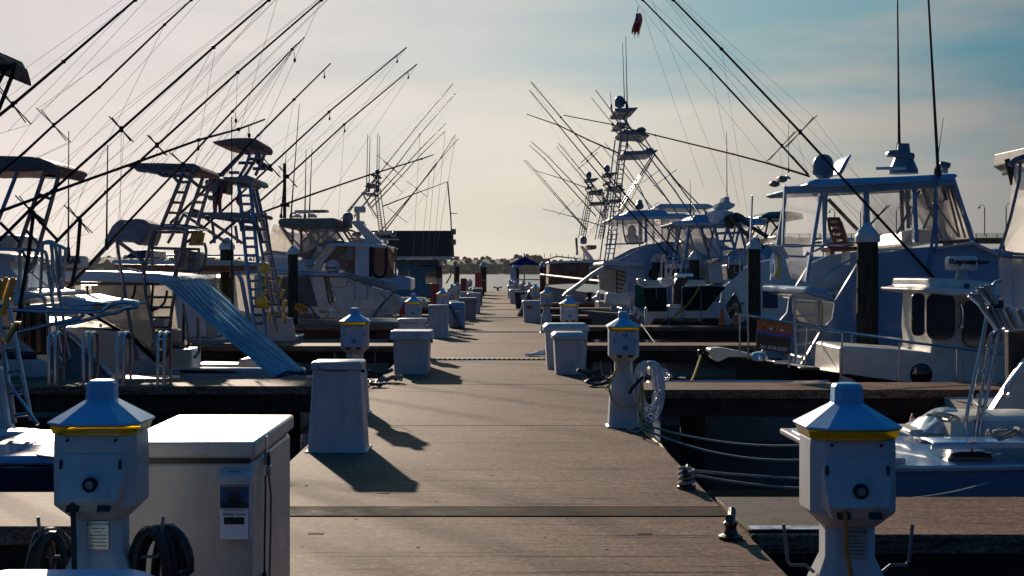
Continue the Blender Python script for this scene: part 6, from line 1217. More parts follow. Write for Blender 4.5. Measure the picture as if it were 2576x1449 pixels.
tubes(lc, 'curtain_hoop', 'bluealu', [smooth([(590, 683), (606, 700), (618, 760), (628, 815)])], d0, .05)
dd = 30.9
def zz(*p): return [((900+x/1.932)/1.5528, (800+y/1.932)/1.5528) for x, y in p]
legA = [k1((1385, 650))[0], k1((1440, 1140))[0]]+zz((80, 20), (125, 480), (185, 935)); legB = [k1((1535, 700))[0], k1((1575, 1100))[0]]+zz((165, 0), (205, 420), (270, 990))
ladderpx(lc, 'tower_ladder', 'bluealu', legA, legB, 17, dd, .042)
legC = [k1((1560, 720))[0], k1((1640, 1100))[0]]+zz((225, 90), (290, 360), (340, 700), (400, 900)); legD = [k1((1600, 700))[0], k1((1700, 1180))[0]]+zz((185, 0), (240, 300), (300, 760), (355, 960))
tubes(lc, 'tower_leg', 'alu', [legC], dd+1.5, .042)
q = M(); 
ladderpx(lc, 'tower_ladder', 'alu', zz((185, 60), (250, 420), (310, 760), (355, 960)), zz((262, 60), (300, 330), (370, 660), (420, 900)), 9, dd+.3, .034)
tubes(lc, 'tower_leg', 'alu', [[k1((1600, 700))[0], k1((1760, 1449))[0]]], dd+1.2, .042)
slab(lc, 'control_deck', 'greyplastic', k1((1190, 625), (1210, 610), (1460, 612), (1500, 592), (1600, 590), (1680, 615), (1705, 645), (1705, 680), (1640, 690), (1480, 668), (1200, 650)), dd-.2, dd+1.9, .05, .04)
slab(lc, 'deck_brace', 'greyplastic', k1((1210, 668), (1300, 680), (1500, 685), (1640, 690), (1620, 730), (1540, 735), (1400, 712), (1230, 690)), dd+.2, dd+1.5, 0, .03)
slab(lc, 'tower_canopy', MATS['canopymauve'], k1((1035, 165), (1090, 158), (1330, 120), (1450, 114), (1620, 114), (1700, 125), (1745, 155), (1772, 195), (1765, 235), (1740, 250), (1580, 245), (1330, 235), (1180, 218), (1100, 200)), dd-.1, dd+1.9, .15, .05)
tubes(lc, 'upper_frame', 'alu', [k1((1600, 140), (1480, 480), (1380, 650)), k1((1480, 280), (1330, 440), (1180, 600)), k1((1640, 250), (1600, 400), (1500, 560), (1470, 600)), k1((1752, 240), (1690, 400), (1600, 600)), smooth(k1((1370, 240), (1480, 275), (1490, 310), (1560, 280), (1640, 310), (1655, 390))), k1((1510, 390), (1700, 395)), k1((1390, 440), (1600, 440)), k1((1270, 562), (1400, 562)), k1((1570, 512), (1740, 512)), k1((1480, 320), (1520, 320))], dd, .036)
slab(lc, 'backrest', 'shade', k1((1605, 400), (1650, 392), (1720, 420), (1785, 470), (1770, 505), (1700, 480), (1610, 450)), dd+.2, dd+1.6, bev=.05)
slab(lc, 'mid_platform', 'greyplastic', k1((690, 1062), (720, 1056), (1440, 1058), (1630, 1075), (1650, 1100), (1640, 1150), (1440, 1140), (1100, 1132), (1080, 1100), (780, 1095)), dd-.1, dd+1.9, .05, .03)
tubes(lc, 'platform_rail', 'alu', [smooth(k1((770, 1100), (900, 1120), (1100, 1130), (1300, 1160), (1400, 1180), (1430, 1300))), smooth(k1((1440, 1180), (1560, 1190), (1630, 1230), (1700, 1449))), k1((1470, 1240), (1700, 1275)), k1((690, 1080), (1250, 1449)), k1((930, 1100), (1440, 1449)), k1((1440, 1100), (1030, 1449)), k1((700, 1085), (500, 1449)), k1((1060, 1180), (1090, 1449)), k1((1350, 1230), (1380, 1449))], dd-.05, .034)
slab(lc, 'furled_cover', 'greycover', k1((1630, 1085), (1680, 1065), (1720, 1100), (1770, 1095), (1790, 1130), (1760, 1155), (1700, 1125), (1650, 1135)), dd, dd+.5, bev=.06)
slab(lc, 'electronics_box', 'greyplastic', k1((965, 650), (1010, 640), (1120, 625), (1240, 650), (1240, 820), (1180, 820), (1120, 800), (990, 800), (920, 780), (965, 740)), dd+.2, dd+1.0, bev=.04)
slab(lc, 'dark_screen', 'black', k1((1120, 680), (1240, 660), (1240, 820), (1120, 800)), dd+.15, dd+.2)
tubes(lc, 'box_post', 'alu', [k1((1085, 800), (1095, 1060))], dd+.6, .05); tubes(lc, 'box_post', 'alu', [k1((1150, 800), (1158, 1060))], dd+.6, .04)
slab(lc, 'speaker', 'greyplastic', k1((1000, 845), (1120, 850), (1140, 875), (1130, 905), (1080, 915), (1000, 905)), dd+.3, dd+.7, bev=.03)
slab(lc, 'seat', 'shade', k1((760, 1055), (770, 1010), (820, 1005), (835, 1055)), dd+.4, dd+1.2, bev=.04)
tubes(lc, 'aerial_ring', 'alu', [smooth(k1((995, 585), (1040, 575), (1180, 578), (1200, 600), (1100, 608), (1010, 598), (995, 585)))], dd+.4, .02)
for i, (a, b) in enumerate([((250, 430), (225, 510)), ((270, 440), (245, 515)), ((290, 445), (270, 520)), ((270, 540), (250, 610)), ((385, 545), (365, 610)), ((400, 640), (380, 700)), ((415, 720), (400, 785)), ((270, 640), (255, 690)), ((290, 730), (270, 790)), ((300, 810), (285, 880)), ((405, 810), (395, 880))]):
    A, Bq = W3(zz(a, b), dd-.12); M().tube([A, Bq], .042, 8).build('rod_holder', 'gold', lc)
M().grid(lambda u, v: w(zz((200+70*u, 700+85*v-14*math.sin(pi*u)))[0][0], zz((200, 700+85*v-10*math.sin(pi*u)))[0][1], dd-.1), 4, 4).build('life_ring_bag', 'yellow', lc, solid=.08)
outrigger(lc, [(428, 562), (545, 448), (650, 340), (740, 250), (832, 159)], 30.5, .042, [], clips=((815, 178),))
outrigger(lc, [(470, 610), (580, 511), (680, 418), (828, 281), (1023, 119)], 32.0, .042, [(680, 418, .35)], clips=((998, 140), (828, 284)))
outrigger(lc, [(540, 600), (626, 531), (724, 444), (866, 313), (1049, 161)], 34.0, .042, [(724, 444, .35)], clips=((1026, 181), (866, 316)))
outrigger(lc, [(660, 534), (788, 488), (926, 441), (1060, 400), (1091, 389)], 36.0, .038, [])
for b, t_ in (((752, 560), (753, 260)), ((743, 560), (766, 378)), ((780, 560), (785, 370)), ((723, 560), (735, 382)), ((735, 460), (735, 380))): pass
fl2 = thing('flag', 'tattered striped flag hanging from the left tower platform', 'flag', w(550, 530, dd))
bpy.data.objects.remove(fl2)
droopflag(552, 462, 532, dd-.3, 'tattered striped flag hanging under the electronics box on the left tower', 20)
f3 = thing('flag', 'white flag with red emblem beside the blue ladder leg', 'flag', w(604, 540, dd)); slab(f3, 'cloth', 'flagwhite', k1((1385, 800), (1350, 890), (1360, 940), (1410, 1005), (1445, 1000), (1430, 940), (1400, 860)), dd-.3, dd-.29); slab(f3, 'emblem', 'flagred', k1((1355, 885), (1400, 870), (1398, 910), (1360, 905)), dd-.32, dd-.305)
q = M()
for a, b in (((1023, 119), (700, 560)), ((1049, 161), (760, 600)), ((866, 316), (600, 620)), ((828, 284), (560, 600)), ((740, 250), (650, 700)), ((866, 320), (850, 560)), ((720, 560), (700, 860)), ((745, 560), (700, 850))): q.tube(W3([a, b], 33), .0035, 3)
q.build('rigging', 'line', lc)

# ---- cream cruiser with brown bimini
d0 = 44.0; B = 4.6
ld = thing('cabin_cruiser', 'white flybridge cruiser with brown canvas bimini and radar arch on the left', 'boat', (PX(860, d0), d0+B/2, WZ))
hull(ld, 'white', d0, B, PX(1012, d0), PX(1012, d0)-15, .0, 1.0, rail='white')
P_ = k5((-600, 850), (0, 850), (520, 895), (1030, 905), (1180, 1000), (1560, 1100), (1700, 1230), (1690, 1365), (1350, 1420), (-600, 1460)); slab(ld, 'topsides', 'white', P_, d0-.03, d0+.2, 0, .03)
slab(ld, 'deckhouse', 'cream', k5((-500, 860), (820, 860), (1030, 960), (1040, 1300), (-500, 1300)), d0+.21, d0+B-.3, .1, .05)
slab(ld, 'aft_cabin', 'white', k5((1060, 960), (1400, 980), (1400, 1300), (1050, 1300)), d0+.25, d0+B-.25, .1, .05)
slab(ld, 'blue_gunwale', 'bluewhite', k5((-500, 815), (0, 818), (400, 845), (880, 850), (1035, 895), (1000, 912), (860, 905), (400, 890), (0, 862), (-500, 862)), d0-.12, d0+.3, 0, .05)
slab(ld, 'side_window', mat('windowmesh', (.16, .14, .13), .8, var=.1), k5((-300, 880), (0, 900), (510, 905), (615, 1278), (300, 1270), (-300, 1262)), d0-.06, d0-.035)
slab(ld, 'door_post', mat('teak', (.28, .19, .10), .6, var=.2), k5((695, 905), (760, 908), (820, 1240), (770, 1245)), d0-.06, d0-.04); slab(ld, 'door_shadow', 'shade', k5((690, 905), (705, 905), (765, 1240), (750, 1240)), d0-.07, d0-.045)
slab(ld, 'hull_vent', 'black', k5((-60, 1345), (60, 1342), (250, 1350), (250, 1400), (-40, 1400)), d0-.05, d0-.035)
vt = slab(ld, 'hull_vent', 'black', k5((365, 1370), (590, 1372), (640, 1400), (640, 1435), (580, 1438), (370, 1420)), d0-.05, d0-.035)
for i in range(4): slab(vt, 'vent_slat', 'cream', k5((380, 1380+i*14), (620, 1390+i*13), (620, 1393+i*13), (380, 1384+i*14)), d0-.06, d0-.05)
for i in range(3): slab(ld, 'stripe', 'brown', k5((620+i*8, 1326+i*14), (735, 1326+i*14), (740, 1332+i*14), (628+i*8, 1332+i*14)), d0-.05, d0-.035)
slab(ld, 'stripe', 'ink', k5((900, 1306), (1510, 1336), (1510, 1340), (900, 1310)), d0-.04, d0-.033); slab(ld, 'stripe', 'ink', k5((1080, 1186), (1240, 1190), (1240, 1193), (1080, 1189)), d0-.04, d0-.033)
tubes(ld, 'hatch_outline', 'greyplastic', [k5((1080, 980), (1080, 1188)), k5((1245, 1020), (1240, 1190)), smooth(k5((790, 1000), (830, 1030), (960, 1030), (1000, 960), (1050, 975)))], d0-.05, .010)
tubes(ld, 'side_rail', 'steel', [smooth(k5((735, 1090), (760, 1110), (775, 1240), (800, 1250))), smooth(k5((800, 1090), (830, 1130), (835, 1220))), smooth(k5((790, 1240), (840, 1270), (880, 1340), (870, 1370)))], d0-.10, .018)
slab(ld, 'flybridge', 'white', k5((-100, 815), (20, 660), (100, 640), (370, 650), (480, 700), (620, 560), (700, 520), (830, 490), (850, 520), (690, 700), (640, 850), (400, 850), (0, 820)), d0+.1, d0+B-.1, .15, .05)
slab(ld, 'flybridge_canvas', 'brown', k5((370, 610), (420, 600), (500, 605), (600, 550), (700, 480), (830, 430), (1040, 455), (1040, 472), (820, 480), (690, 530), (600, 600), (560, 690), (370, 650)), d0+.05, d0+B-.05, .1, .03)
slab(ld, 'bimini_top', 'brown', k5((100, 190), (130, 168), (300, 160), (600, 163), (900, 158), (950, 165), (970, 200), (950, 270), (880, 292), (600, 295), (200, 285), (140, 262), (105, 225)), d0+.1, d0+B-.1, .35, .1)
frame(ld, 'bimini_frame', 'brown', [k5((140, 262), (300, 500)), k5((300, 290), (295, 500)), k5((410, 290), (405, 600)), k5((530, 290), (528, 520)), k5((820, 290), (945, 470)), k5((905, 285), (1030, 465))], d0+.2, d0+B-.2, .04, n=5)
for L in (k5((170, 280), (420, 560)), k5((430, 310), (620, 510)), k5((560, 300), (740, 500)), k5((620, 300), (400, 480)), k5((760, 295), (590, 480)), k5((890, 300), (650, 510))): tubes(ld, 'brace', 'brown', [L], d0+.15, .025, n=5)
slab(ld, 'clear_curtain', 'vinylmilk', k5((530, 300), (820, 295), (900, 430), (700, 500), (610, 560), (510, 602), (415, 600), (415, 500)), d0+.12, d0+.14); slab(ld, 'clear_curtain', 'vinyl', k5((820, 295), (890, 290), (1020, 455), (945, 445)), d0+.12, d0+.14)
slab(ld, 'clear_curtain', 'vinylmilk', k5((60, 240), (160, 270), (290, 500), (280, 600), (10, 570), (-20, 500)), d0+.12, d0+.14); slab(ld, 'clear_curtain', 'vinyl', k5((160, 290), (880, 290), (960, 450), (600, 560), (200, 560)), d0+B-.4, d0+B-.38)
slab(ld, 'curtain_sill', 'shade', k5((10, 575), (200, 610), (200, 622), (10, 590)), d0+.05, d0+.15)
slab(ld, 'cabin_roof', 'white', k5((700, 520), (740, 490), (790, 476), (1000, 478), (1300, 488), (1560, 508), (1590, 520), (1570, 535), (1300, 528), (860, 515), (720, 530)), d0-.1, d0+B-.1, .12, .05)
slab(ld, 'roof_strut', 'cream', k5((830, 510), (870, 515), (690, 720), (650, 850), (500, 850), (560, 760)), d0+.0, d0+.16, 0, .03)
slab(ld, 'brown_curtain', 'brown', k5((850, 520), (1070, 525), (1080, 905), (1060, 905), (880, 790), (870, 720), (660, 740)), d0+.08, d0+.12)
slab(ld, 'clear_window', 'vinylmilk', k5((1000, 540), (1070, 530), (1062, 700), (870, 680), (960, 600)), d0+.05, d0+.07)
slab(ld, 'clear_window', 'vinyl', k5((1095, 530), (1265, 535), (1260, 910), (1095, 800)), d0+.08, d0+.1); slab(ld, 'clear_window', 'vinylbrown', k5((1305, 535), (1575, 545), (1575, 925), (1300, 915)), d0+.08, d0+.1)
for x in (1065, 1262, 1485, 1585): slab(ld, 'curtain_post', 'shade' if x == 1262 else 'brown', k5((x, 528), (x+(40 if x == 1262 else 20), 528), (x+(36 if x == 1262 else 18), 925), (x-2, 905)), d0+.03, d0+.14)
tubes(ld, 'window_zip', 'shade', [smooth(k5((1312, 545), (1310, 820), (1340, 890), (1390, 915), (1440, 890), (1470, 820), (1475, 545)))], d0+.02, .04)
slab(ld, 'radar_arch', 'white', k5((1035, 215), (1045, 200), (1190, 202), (1200, 225), (1180, 240), (1440, 488), (1260, 488), (1100, 290), (1050, 240)), d0+.5, d0+.9, 0, .05); slab(ld, 'radar_arch', 'white', k5((1035, 215), (1045, 200), (1190, 202), (1200, 225), (1180, 240), (1440, 488), (1260, 488), (1100, 290), (1050, 240)), d0+B-1, d0+B-.6, 0, .05)
slab(ld, 'arch_top', 'white', k5((1035, 215), (1045, 200), (1190, 202), (1200, 225), (1120, 235)), d0+.9, d0+B-1)
radar_dome(ld, *[k5((x, 0))[0][0] for x in (1070, 1220)], *[k5((0, y))[0][1] for y in (22, 100)], d0+1.5); tubes(ld, 'radar_post', 'white', [k5((1122, 100), (1122, 205))], d0+1.5, .06)
a = k5((995, 90))[0]; dome(ld, a[0], a[1], k5((0, 225))[0][1], 27, d0+2.6, 'satellite_dome', 'greyplastic'); tubes(ld, 'dome_mount', 'greyplastic', [k5((990, 225), (1000, 300))], d0+2.6, .15)
a = k5((812, 680))[0]; o = dome(ld, a[0], a[1], k5((0, 840))[0][1], 38, d0+.2, 'satellite_dome', 'white'); c = w(*k5((795, 792))[0], d0+.2-.26); text('Raymarine', .10, (c.x, c.y-.0, c.z), 'ink', ld, bold=.003)
slab(ld, 'folded_seat', 'bluewhite', k5((470, 770), (480, 690), (540, 670), (565, 700), (550, 780)), d0+.0, d0+.5, bev=.05); slab(ld, 'spotlight', 'white', k5((598, 530), (610, 515), (665, 520), (670, 590), (620, 600), (600, 580)), d0+.0, d0+.3, bev=.04)
slab(ld, 'floodlight', 'greyplastic', k5((1620, 860), (1640, 830), (1700, 820), (1760, 830), (1765, 900), (1680, 905), (1630, 895)), d0+1, d0+1.4, bev=.04)
# blue-white tarp over the stern davits
M().grid(lambda u, v: (lambda a, b, c, d: a.lerp(b, u).lerp(d.lerp(c, u), v)+Vector((0, .12*math.sin(pi*v)*-1, .10*math.sin(pi*v)+.015*math.sin(u*40))))(w(*k5((900, 862))[0], d0-.6), w(*k5((1682, 972))[0], d0-.6), w(*k5((1610, 1112))[0], d0-.4), w(*k5((1010, 930))[0], d0-.4)), 30, 8).build('stern_tarp', 'tarp', ld, solid=.02)
tubes(ld, 'davit', 'alu', [k5((1560, 1110), (1420, 1250), (1270, 1430)), k5((1590, 1090), (1460, 1220), (1310, 1430)), k5((1400, 1100), (1480, 1200)), k5((1570, 1110), (1560, 1430)), k5((1590, 1110), (1595, 1440))], d0-.5, .022)
tubes(ld, 'yellow_trim', 'white', [k5((1595, 1150), (1690, 1250))], d0-.4, .1)
# deck brushes standing in front
t = thing('deck_brush', 'deck brush with shaggy yellow head leaning in front of the cruiser', 'brush', w(735, 830, 38)); M().tube([w(*k5((285, 1449))[0], 38), w(*k5((385, 1345))[0], 38), w(*k5((392, 1320))[0], 38)], .02, 6).build('handle', 'iron', t)
q = M(); c = w(*k5((408, 1303))[0], 38)
for i in range(240):
    a = random.uniform(0, 2*pi); x = random.uniform(-.16, .16); v = Vector((0, math.cos(a), math.sin(a)))*(.11-.2*abs(x)**1.4); ax = Matrix.Rotation(R(20), 3, 'Y'); p = c+ax@Vector((x, 0, 0)); q.tube([p, p+ax@(v+Vector((x*.2, 0, 0)))], .006, 3)
q.build('bristles', 'gold' if False else mat('bristle', (.55, .28, .03), .9), t)
t = thing('deck_mop', 'second long-handled brush with white head left of the pedestal', 'brush', w(810, 860, 36)); M().tube([w(*k5((700, 1430))[0], 36), w(*k5((770, 1340))[0], 36)], .016, 6).build('handle', 'iron', t); slab(t, 'head', 'whitecloth', k5((750, 1310), (790, 1298), (805, 1320), (800, 1360), (780, 1368), (752, 1340)), 36, 36.12, bev=.03)
rope('arched_pole', smooth(W3(k5((355, 1220), (420, 1225), (500, 1270), (560, 1340), (610, 1440)), 38.5)), .022, 'dark arched hose in front of the cruiser vents', 'rubber', 'hose')
droopflag(1020, 758, 805, 34.5, 'dark red striped flag drooping left of the yellow-banded pedestal', 26)

# ---- sportfisher with open array radars behind the cruiser
le = small_towerboat('sportfisher with two open radar arrays rising behind the brown bimini', 57, None, 1, 900, 560, [])
for ch in list(le.children):
    if ch.name.split('.')[0] in ('hardtop', 'top_leg', 'clear_curtain'): bpy.data.objects.remove(ch)
c0 = 57; slab(le, 'radar_array', 'white', k5((320, 75), (330, 66), (720, 62), (748, 68), (748, 95), (700, 100), (330, 108)), c0, c0+.3, bev=.04)
c = w(*k5((632, 82))[0], c0-.02); text('SIMRAD', .14, (c.x, c.y, c.z), 'ink', le, bold=.006)
slab(le, 'radar_array', 'white', k5((276, 108), (280, 90), (460, 86), (466, 105), (350, 125)), c0+1, c0+1.2, bev=.03)
for P in (k5((485, 160), (495, 130), (520, 112), (570, 112), (595, 135), (598, 160)), k5((290, 160), (300, 140), (340, 122), (390, 125), (415, 160))): slab(le, 'radar_mount', 'white', P, c0+.1, c0+.5, bev=.06)
for a, b in (((752-20, 545), (753, 262)), ((767, 545), (770, 376)), ((778, 545), (785, 372)), ((707, 545), (720, 385)),): antenna(le, a, b, c0+1, .034, .012, 'black')
tubes(le, 'signal_mast', 'pole', [[(716, 570), (716, 412)], [(705, 516), (728, 517)]], c0+.6, .07); dome(le, 716, 409, 413, 5, c0+.6, 'mast_ball', 'black')
# ---- left far tower boat
lf = thing('sportfishing_boat', 'distant sportfisher with tall dome-topped tower and many outriggers, left of the dark building', 'boat', (PX(900, 63), 65, WZ)); d0 = 63.6; B = 4.2
hull(lf, 'white', d0, B, PX(1075, d0), PX(1075, d0)-15, .3, 1.2); slab(lf, 'deckhouse', 'bluewhite', [(800, 640), (900, 600), (960, 600), (1000, 690), (1040, 700), (1040, 730), (760, 730)], d0+.2, d0+B-.2, .3, .05)
slab(lf, 'hardtop', 'white', k5((1010, 415), (1030, 405), (1190, 405), (1220, 425), (1210, 445), (1030, 440)), d0, d0+B-1, .1, .05)
for P in ((1105, 335, 400, 24), (1350, 350, 420, 22), (1575, 338, 400, 13), ):
    a = k5((P[0], P[1]))[0]; dome(lf, a[0], a[1], k5((0, P[2]))[0][1], P[3], d0+1)
slab(lf, 'radar', 'white', k5((1370, 345), (1380, 330), (1540, 330), (1555, 345), (1540, 365), (1390, 365)), d0+.8, d0+1.6, bev=.04); slab(lf, 'deck_frame', 'white', k5((1380, 420), (1620, 428), (1625, 440), (1480, 440), (1490, 490), (1440, 490), (1440, 440), (1380, 435)), d0+.8, d0+1.6)
ff = lambda x, y: (579.6+(1108+(812-x)*-.0-(x-812)*-.42)/3, 64.4+(1083+(y-143)*.43)/3)
tower(lf, d0+.6, lambda x, y: (579.6+(1108-(x-812)*.42)/3, 64.4+(1083+(y-143)*.43)/3), None, .8, m='alu', dep=2.4, legs=1300)
for P, sp in ((([(863, 544), (950, 441), (1046, 321), (1140, 210)]), [(975, 410, .6)]), ([(890, 544), (1000, 413), (1056, 338), (1149, 231)], [(984, 425, .6)]), ([(926, 518), (1059, 373), (1122, 310)], []), ([(933, 524), (1060, 388), (1120, 329)], [(984, 458, .6)]), ([(950, 590), (1046, 478), (1095, 418), (1146, 338)], [(1046, 473, .6)]), ([(960, 592), (1090, 420), (1153, 348)], [(1000, 540, .6)]), ([(963, 519), (1050, 485), (1126, 457)], [])): outrigger(lf, P, d0+1, .042, sp, m='pole')
for x, y in ((925, 338), (931, 344), (950, 336), (955, 341)): antenna(lf, (x-3, 480), (x, y), d0+1.6, .028, .012, 'black')
q = M()
for a, b in (((1056, 338), (1040, 640)), ((1095, 400), (1075, 640)), ((1120, 330), (1090, 640)), ((1146, 345), (1100, 620)), ((1080, 440), (1060, 640))): q.tube(W3([a, b], d0), .008, 3)
q.build('rigging', 'line', lf)
# ============================================================ FAR SHORE, BUILDING, BRIDGES, UMBRELLA, FILLER BOATS
d = 104; t = thing('dock_house', 'boathouse with dark shingled roof and blue walls at the left end of the dock', 'building', (PX(1030, d), d+3, -1))
def roofprism():
    x0, x1 = PX(920, d), PX(1137, d); ze = EYE-(645-CY)*d/F; zr = EYE-(577-CY)*d/F
    q = M(); q.add([(x0, d, ze), (x1, d, ze), (x1, d+3.2, zr), (x0, d+3.2, zr), (x0, d+6.4, ze), (x1, d+6.4, ze)], [(0, 1, 2, 3), (3, 2, 5, 4), (0, 3, 4), (1, 5, 2), (0, 4, 5, 1)]); return q, x0, x1, ze, zr
q, x0, x1, ze, zr = roofprism(); rf = q.build('roof', 'roofing', t)
for xx, nm in ((x0, 0), (x1, 1)): pass
M().box(((x0+x1)/2, d-.05, ze-.10), (x1-x0, .12, .20)).build('eave_board', 'white', t); M().prism([(x1-.45, ze-.3), (x1, ze-.2), (x1, ze+.05), (x1-.2, ze)], d-.1, d+.1).build('eave_bracket', 'white', t)
xw = PX(1110, d); M().box(((x0+xw)/2, d+3.2, ze/2-.6), (xw-x0-.2, 4.8, ze+.8)).build('wall', 'bluewall', t)
M().box((xw-.05, d+.7, ze/2-.3), (.24, .24, ze+.6)).build('corner_post', 'white', t); M().box((PX(1112, d), d+.6, ze-.3), (.6, .2, .12)).build('porch_beam', 'white', t)
M().box((PX(1090, d), d+.77, ze*.42), (1.2, .06, .9)).build('window', 'glass', t); M().box((PX(1074, d), d+.76, ze*.75), (1.1, .05, .10)).build('sign_board', 'ink', t)
M().octa((PX(1104, d), d+.65, 0), [(ze*.42, .22, .1, .05), (ze*.75, .22, .1, .05)]).build('life_ring_box', mat('dullred', (.16, .05, .04), .7), t)
for i in range(4): M().tube([(x0+.6+i*(xw-x0-1)/3, d+1, -2), (x0+.6+i*(xw-x0-1)/3, d+1, -.3)], .2, 8).build('foundation_pile', 'pile', t)
M().box(((x0+xw)/2, d+3, -.35), (xw-x0+.6, 6.4, .3)).build('platform', 'concrete', t)
tubes(t, 'wind_mast', 'iron', [[(1137, 615), (1134, 545), (1126, 457)]], d-.1, .05); tubes(t, 'wind_mast_arm', 'iron', [[(1135, 537), (1150, 537)]], d-.1, .03)
for y in (583, 609): M().box(w(1141, y, d), (.35, .3, .4)).build('floodlight', 'greyplastic', t)
# small bits: lamp and fan post by the building
tubes(None, 'radar_reflector', 'greyplastic', [k2((298, 510), (360, 400), (350, 350), (415, 375), (405, 250))], 100, .05)
top([o for o in bpy.data.objects if o.name.startswith('radar_reflector')][0], 'thin bent pole with small fittings right of the boathouse', 'pole')
# umbrella
d = 110; t = thing('umbrella', 'dark blue market umbrella at the far end of the dock', 'umbrella', (PX(1319, d), d, 0)); c = w(1319, 645, d); e = EYE-(667-CY)*d/F; r = 45.5*d/F
q = M(); n = 8; vs = [(c.x, c.y, c.z)]; fs = []
for ring, (rr, zz_) in enumerate(((.33, .70), (.66, .38), (1, 0))):
    for j in range(n): a = 2*pi*(j+.5)/n; vs.append((c.x+r*rr*math.cos(a), d+r*rr*math.sin(a), e+(c.z-e)*zz_))
for j in range(n): fs.append((0, 1+j, 1+(j+1) % n))
for k in range(2):
    for j in range(n): fs.append((1+k*n+j, 1+(k+1)*n+j, 1+(k+1)*n+(j+1) % n, 1+k*n+(j+1) % n))
q.add(vs, fs).build('canopy', 'bluecloth', t, smooth=20); M().tube([(c.x, d, 0), (c.x, d, c.z+.25)], .05, 8).build('pole', 'steel', t)
M().box((c.x+.6, d+.4, .95), (3.2, .9, .08)).box((c.x+.6, d+.4, .45), (.2, .2, .9)).build('table_top', 'pilebrown', t) if False else None
tb = thing('table', 'small table under the blue umbrella', 'table', (c.x+.5, d+.5, 0)); M().box((c.x+.6, d+.3, 1.0), (3.0, .9, .08)).build('table_top', 'greycover', tb)
for sx in (-1.2, 1.2): M().box((c.x+.6+sx, d+.3, .48), (.12, .6, .96)).build('leg', 'greycover', tb)
t = thing('pump_post', 'pale upright pump cabinet with curved top left of the umbrella pole', 'pump', w(1289, 720, 104)); M().octa((PX(1291, 104), 104, 0), [(0, .21, .2, .05), (1.6, .21, .2, .05), (1.85, .13, .13, .04)]).build('body', 'white', t)
# distant bridges
t = thing('road_bridge', 'long low road bridge far behind the boats on the right', 'bridge', (PX(2400, 430), 432, 0)); xa, xb_ = PX(1880, 430), PX(2900, 430); zt = EYE-(590-CY)*430/F; zb = EYE-(612-CY)*430/F
M().box(((xa+xb_)/2, 434, (zt-1+zb)/2), (xb_-xa, 8, abs(zt-1-zb))).build('deck', 'beam', t)
q = M(); 
for k in range(5): q.box(((xa+xb_)/2, 430, zt-.9+k*.3), (xb_-xa, .12, .10))
for k in range(40): q.box((xa+(xb_-xa)*k/39, 430, zt-.5), (.25, .2, 1.4))
q.build('railing', 'grate', t)
for k in range(7): M().box((xa+8+k*18, 434, (zb-3)/2), (1.4, 6, zb+3)).build('pier', 'beam', t)
lamps = [(2477, 517, 1), (2531, 514, -1), (2330, 523, 1), (2255, 524, -1), (1975, 530, 1), (1990+110, 528, 1), (2165, 526, -1)]
for i, (px, y0_, s) in enumerate(lamps):
    q = thing('street_lamp', 'curved street lamp on the road bridge', 'street lamp', w(px, 590, 431), 'street lamps on the road bridge'); pt = w(px, y0_+7, 431)
    M().tube([w(px, 592, 431), pt], .16, 6).build('post', 'iron', q); P = [pt, pt+Vector((-.3*s, 0, .9)), pt+Vector((-1.1*s, 0, 1.1)), pt+Vector((-1.7*s, 0, .5))]; M().tube(P, .1, 6).build('arm', 'iron', q); M().lathe(P[-1], [(.5, -.5), (.35, -.1), (.12, .1)], 8).build('lamp_head', 'iron', q)
t = thing('far_bridge', 'faint line of a bridge with lamp posts beyond the wooded hill', 'bridge', w(1440, 660, 1950)); q = M(); q.tube([w(1330, 668, 1950), w(1400, 640+5, 1950), w(1500, 655, 1950), w(1640, 662, 1950)], 1.0, 5).build('deck', 'beam', t)
q = M()
for i in range(14): px = 1340+i*15; y = 646+abs(px-1385)*.09; q.tube([w(px, y+1, 1950), w(px, y-9, 1950)], .55, 4)
q.build('lamp_post', 'beam', t, kind='stuff')
# wooded far shore
hp = [(-300, 655), (0, 652), (150, 646), (245, 645), (262, 638), (300, 640), (330, 632), (350, 628), (372, 630), (395, 640), (440, 642), (520, 640), (600, 645), (700, 650), (800, 648), (900, 650), (1137, 650), (1150, 646), (1180, 645), (1200, 647), (1225, 642), (1240, 646), (1262, 645), (1285, 645), (1310, 640), (1330, 636), (1352, 640), (1380, 650), (1415, 656), (1440, 650), (1470, 652), (1520, 656), (1700, 652), (2000, 655), (2576, 650), (2900, 648)]
def prof(px):
    for (a, y0), (b, y1) in zip(hp, hp[1:]):
        if a <= px <= b: return y0+(y1-y0)*(px-a)/(b-a)
    return 655
rd = random.Random(5); q = M(); base = []
for i in range(5):
    for j in range(8): pass
def lump(c, r, sq, seed):
    vs = []; fs = []; nu, nv = 9, 5
    for i in range(nv+1):
        for j in range(nu):
            th = 2*pi*j/nu; ph = pi/2-pi*.75*i/nv; p = Vector((math.cos(ph)*math.cos(th), math.cos(ph)*math.sin(th), math.sin(ph))); k = 1+.38*noise.noise(p*2.3+Vector((seed, seed*2, 0)))+.2*noise.noise(p*6+Vector((seed, 0, 0))); vs.append(Vector(c)+Vector((p.x*r*k, p.y*r*k, p.z*r*k*sq)))
    for i in range(nv):
        for j in range(nu): fs.append((i*nu+j, i*nu+(j+1) % nu, (i+1)*nu+(j+1) % nu, (i+1)*nu+j))
    q.add(vs, fs)
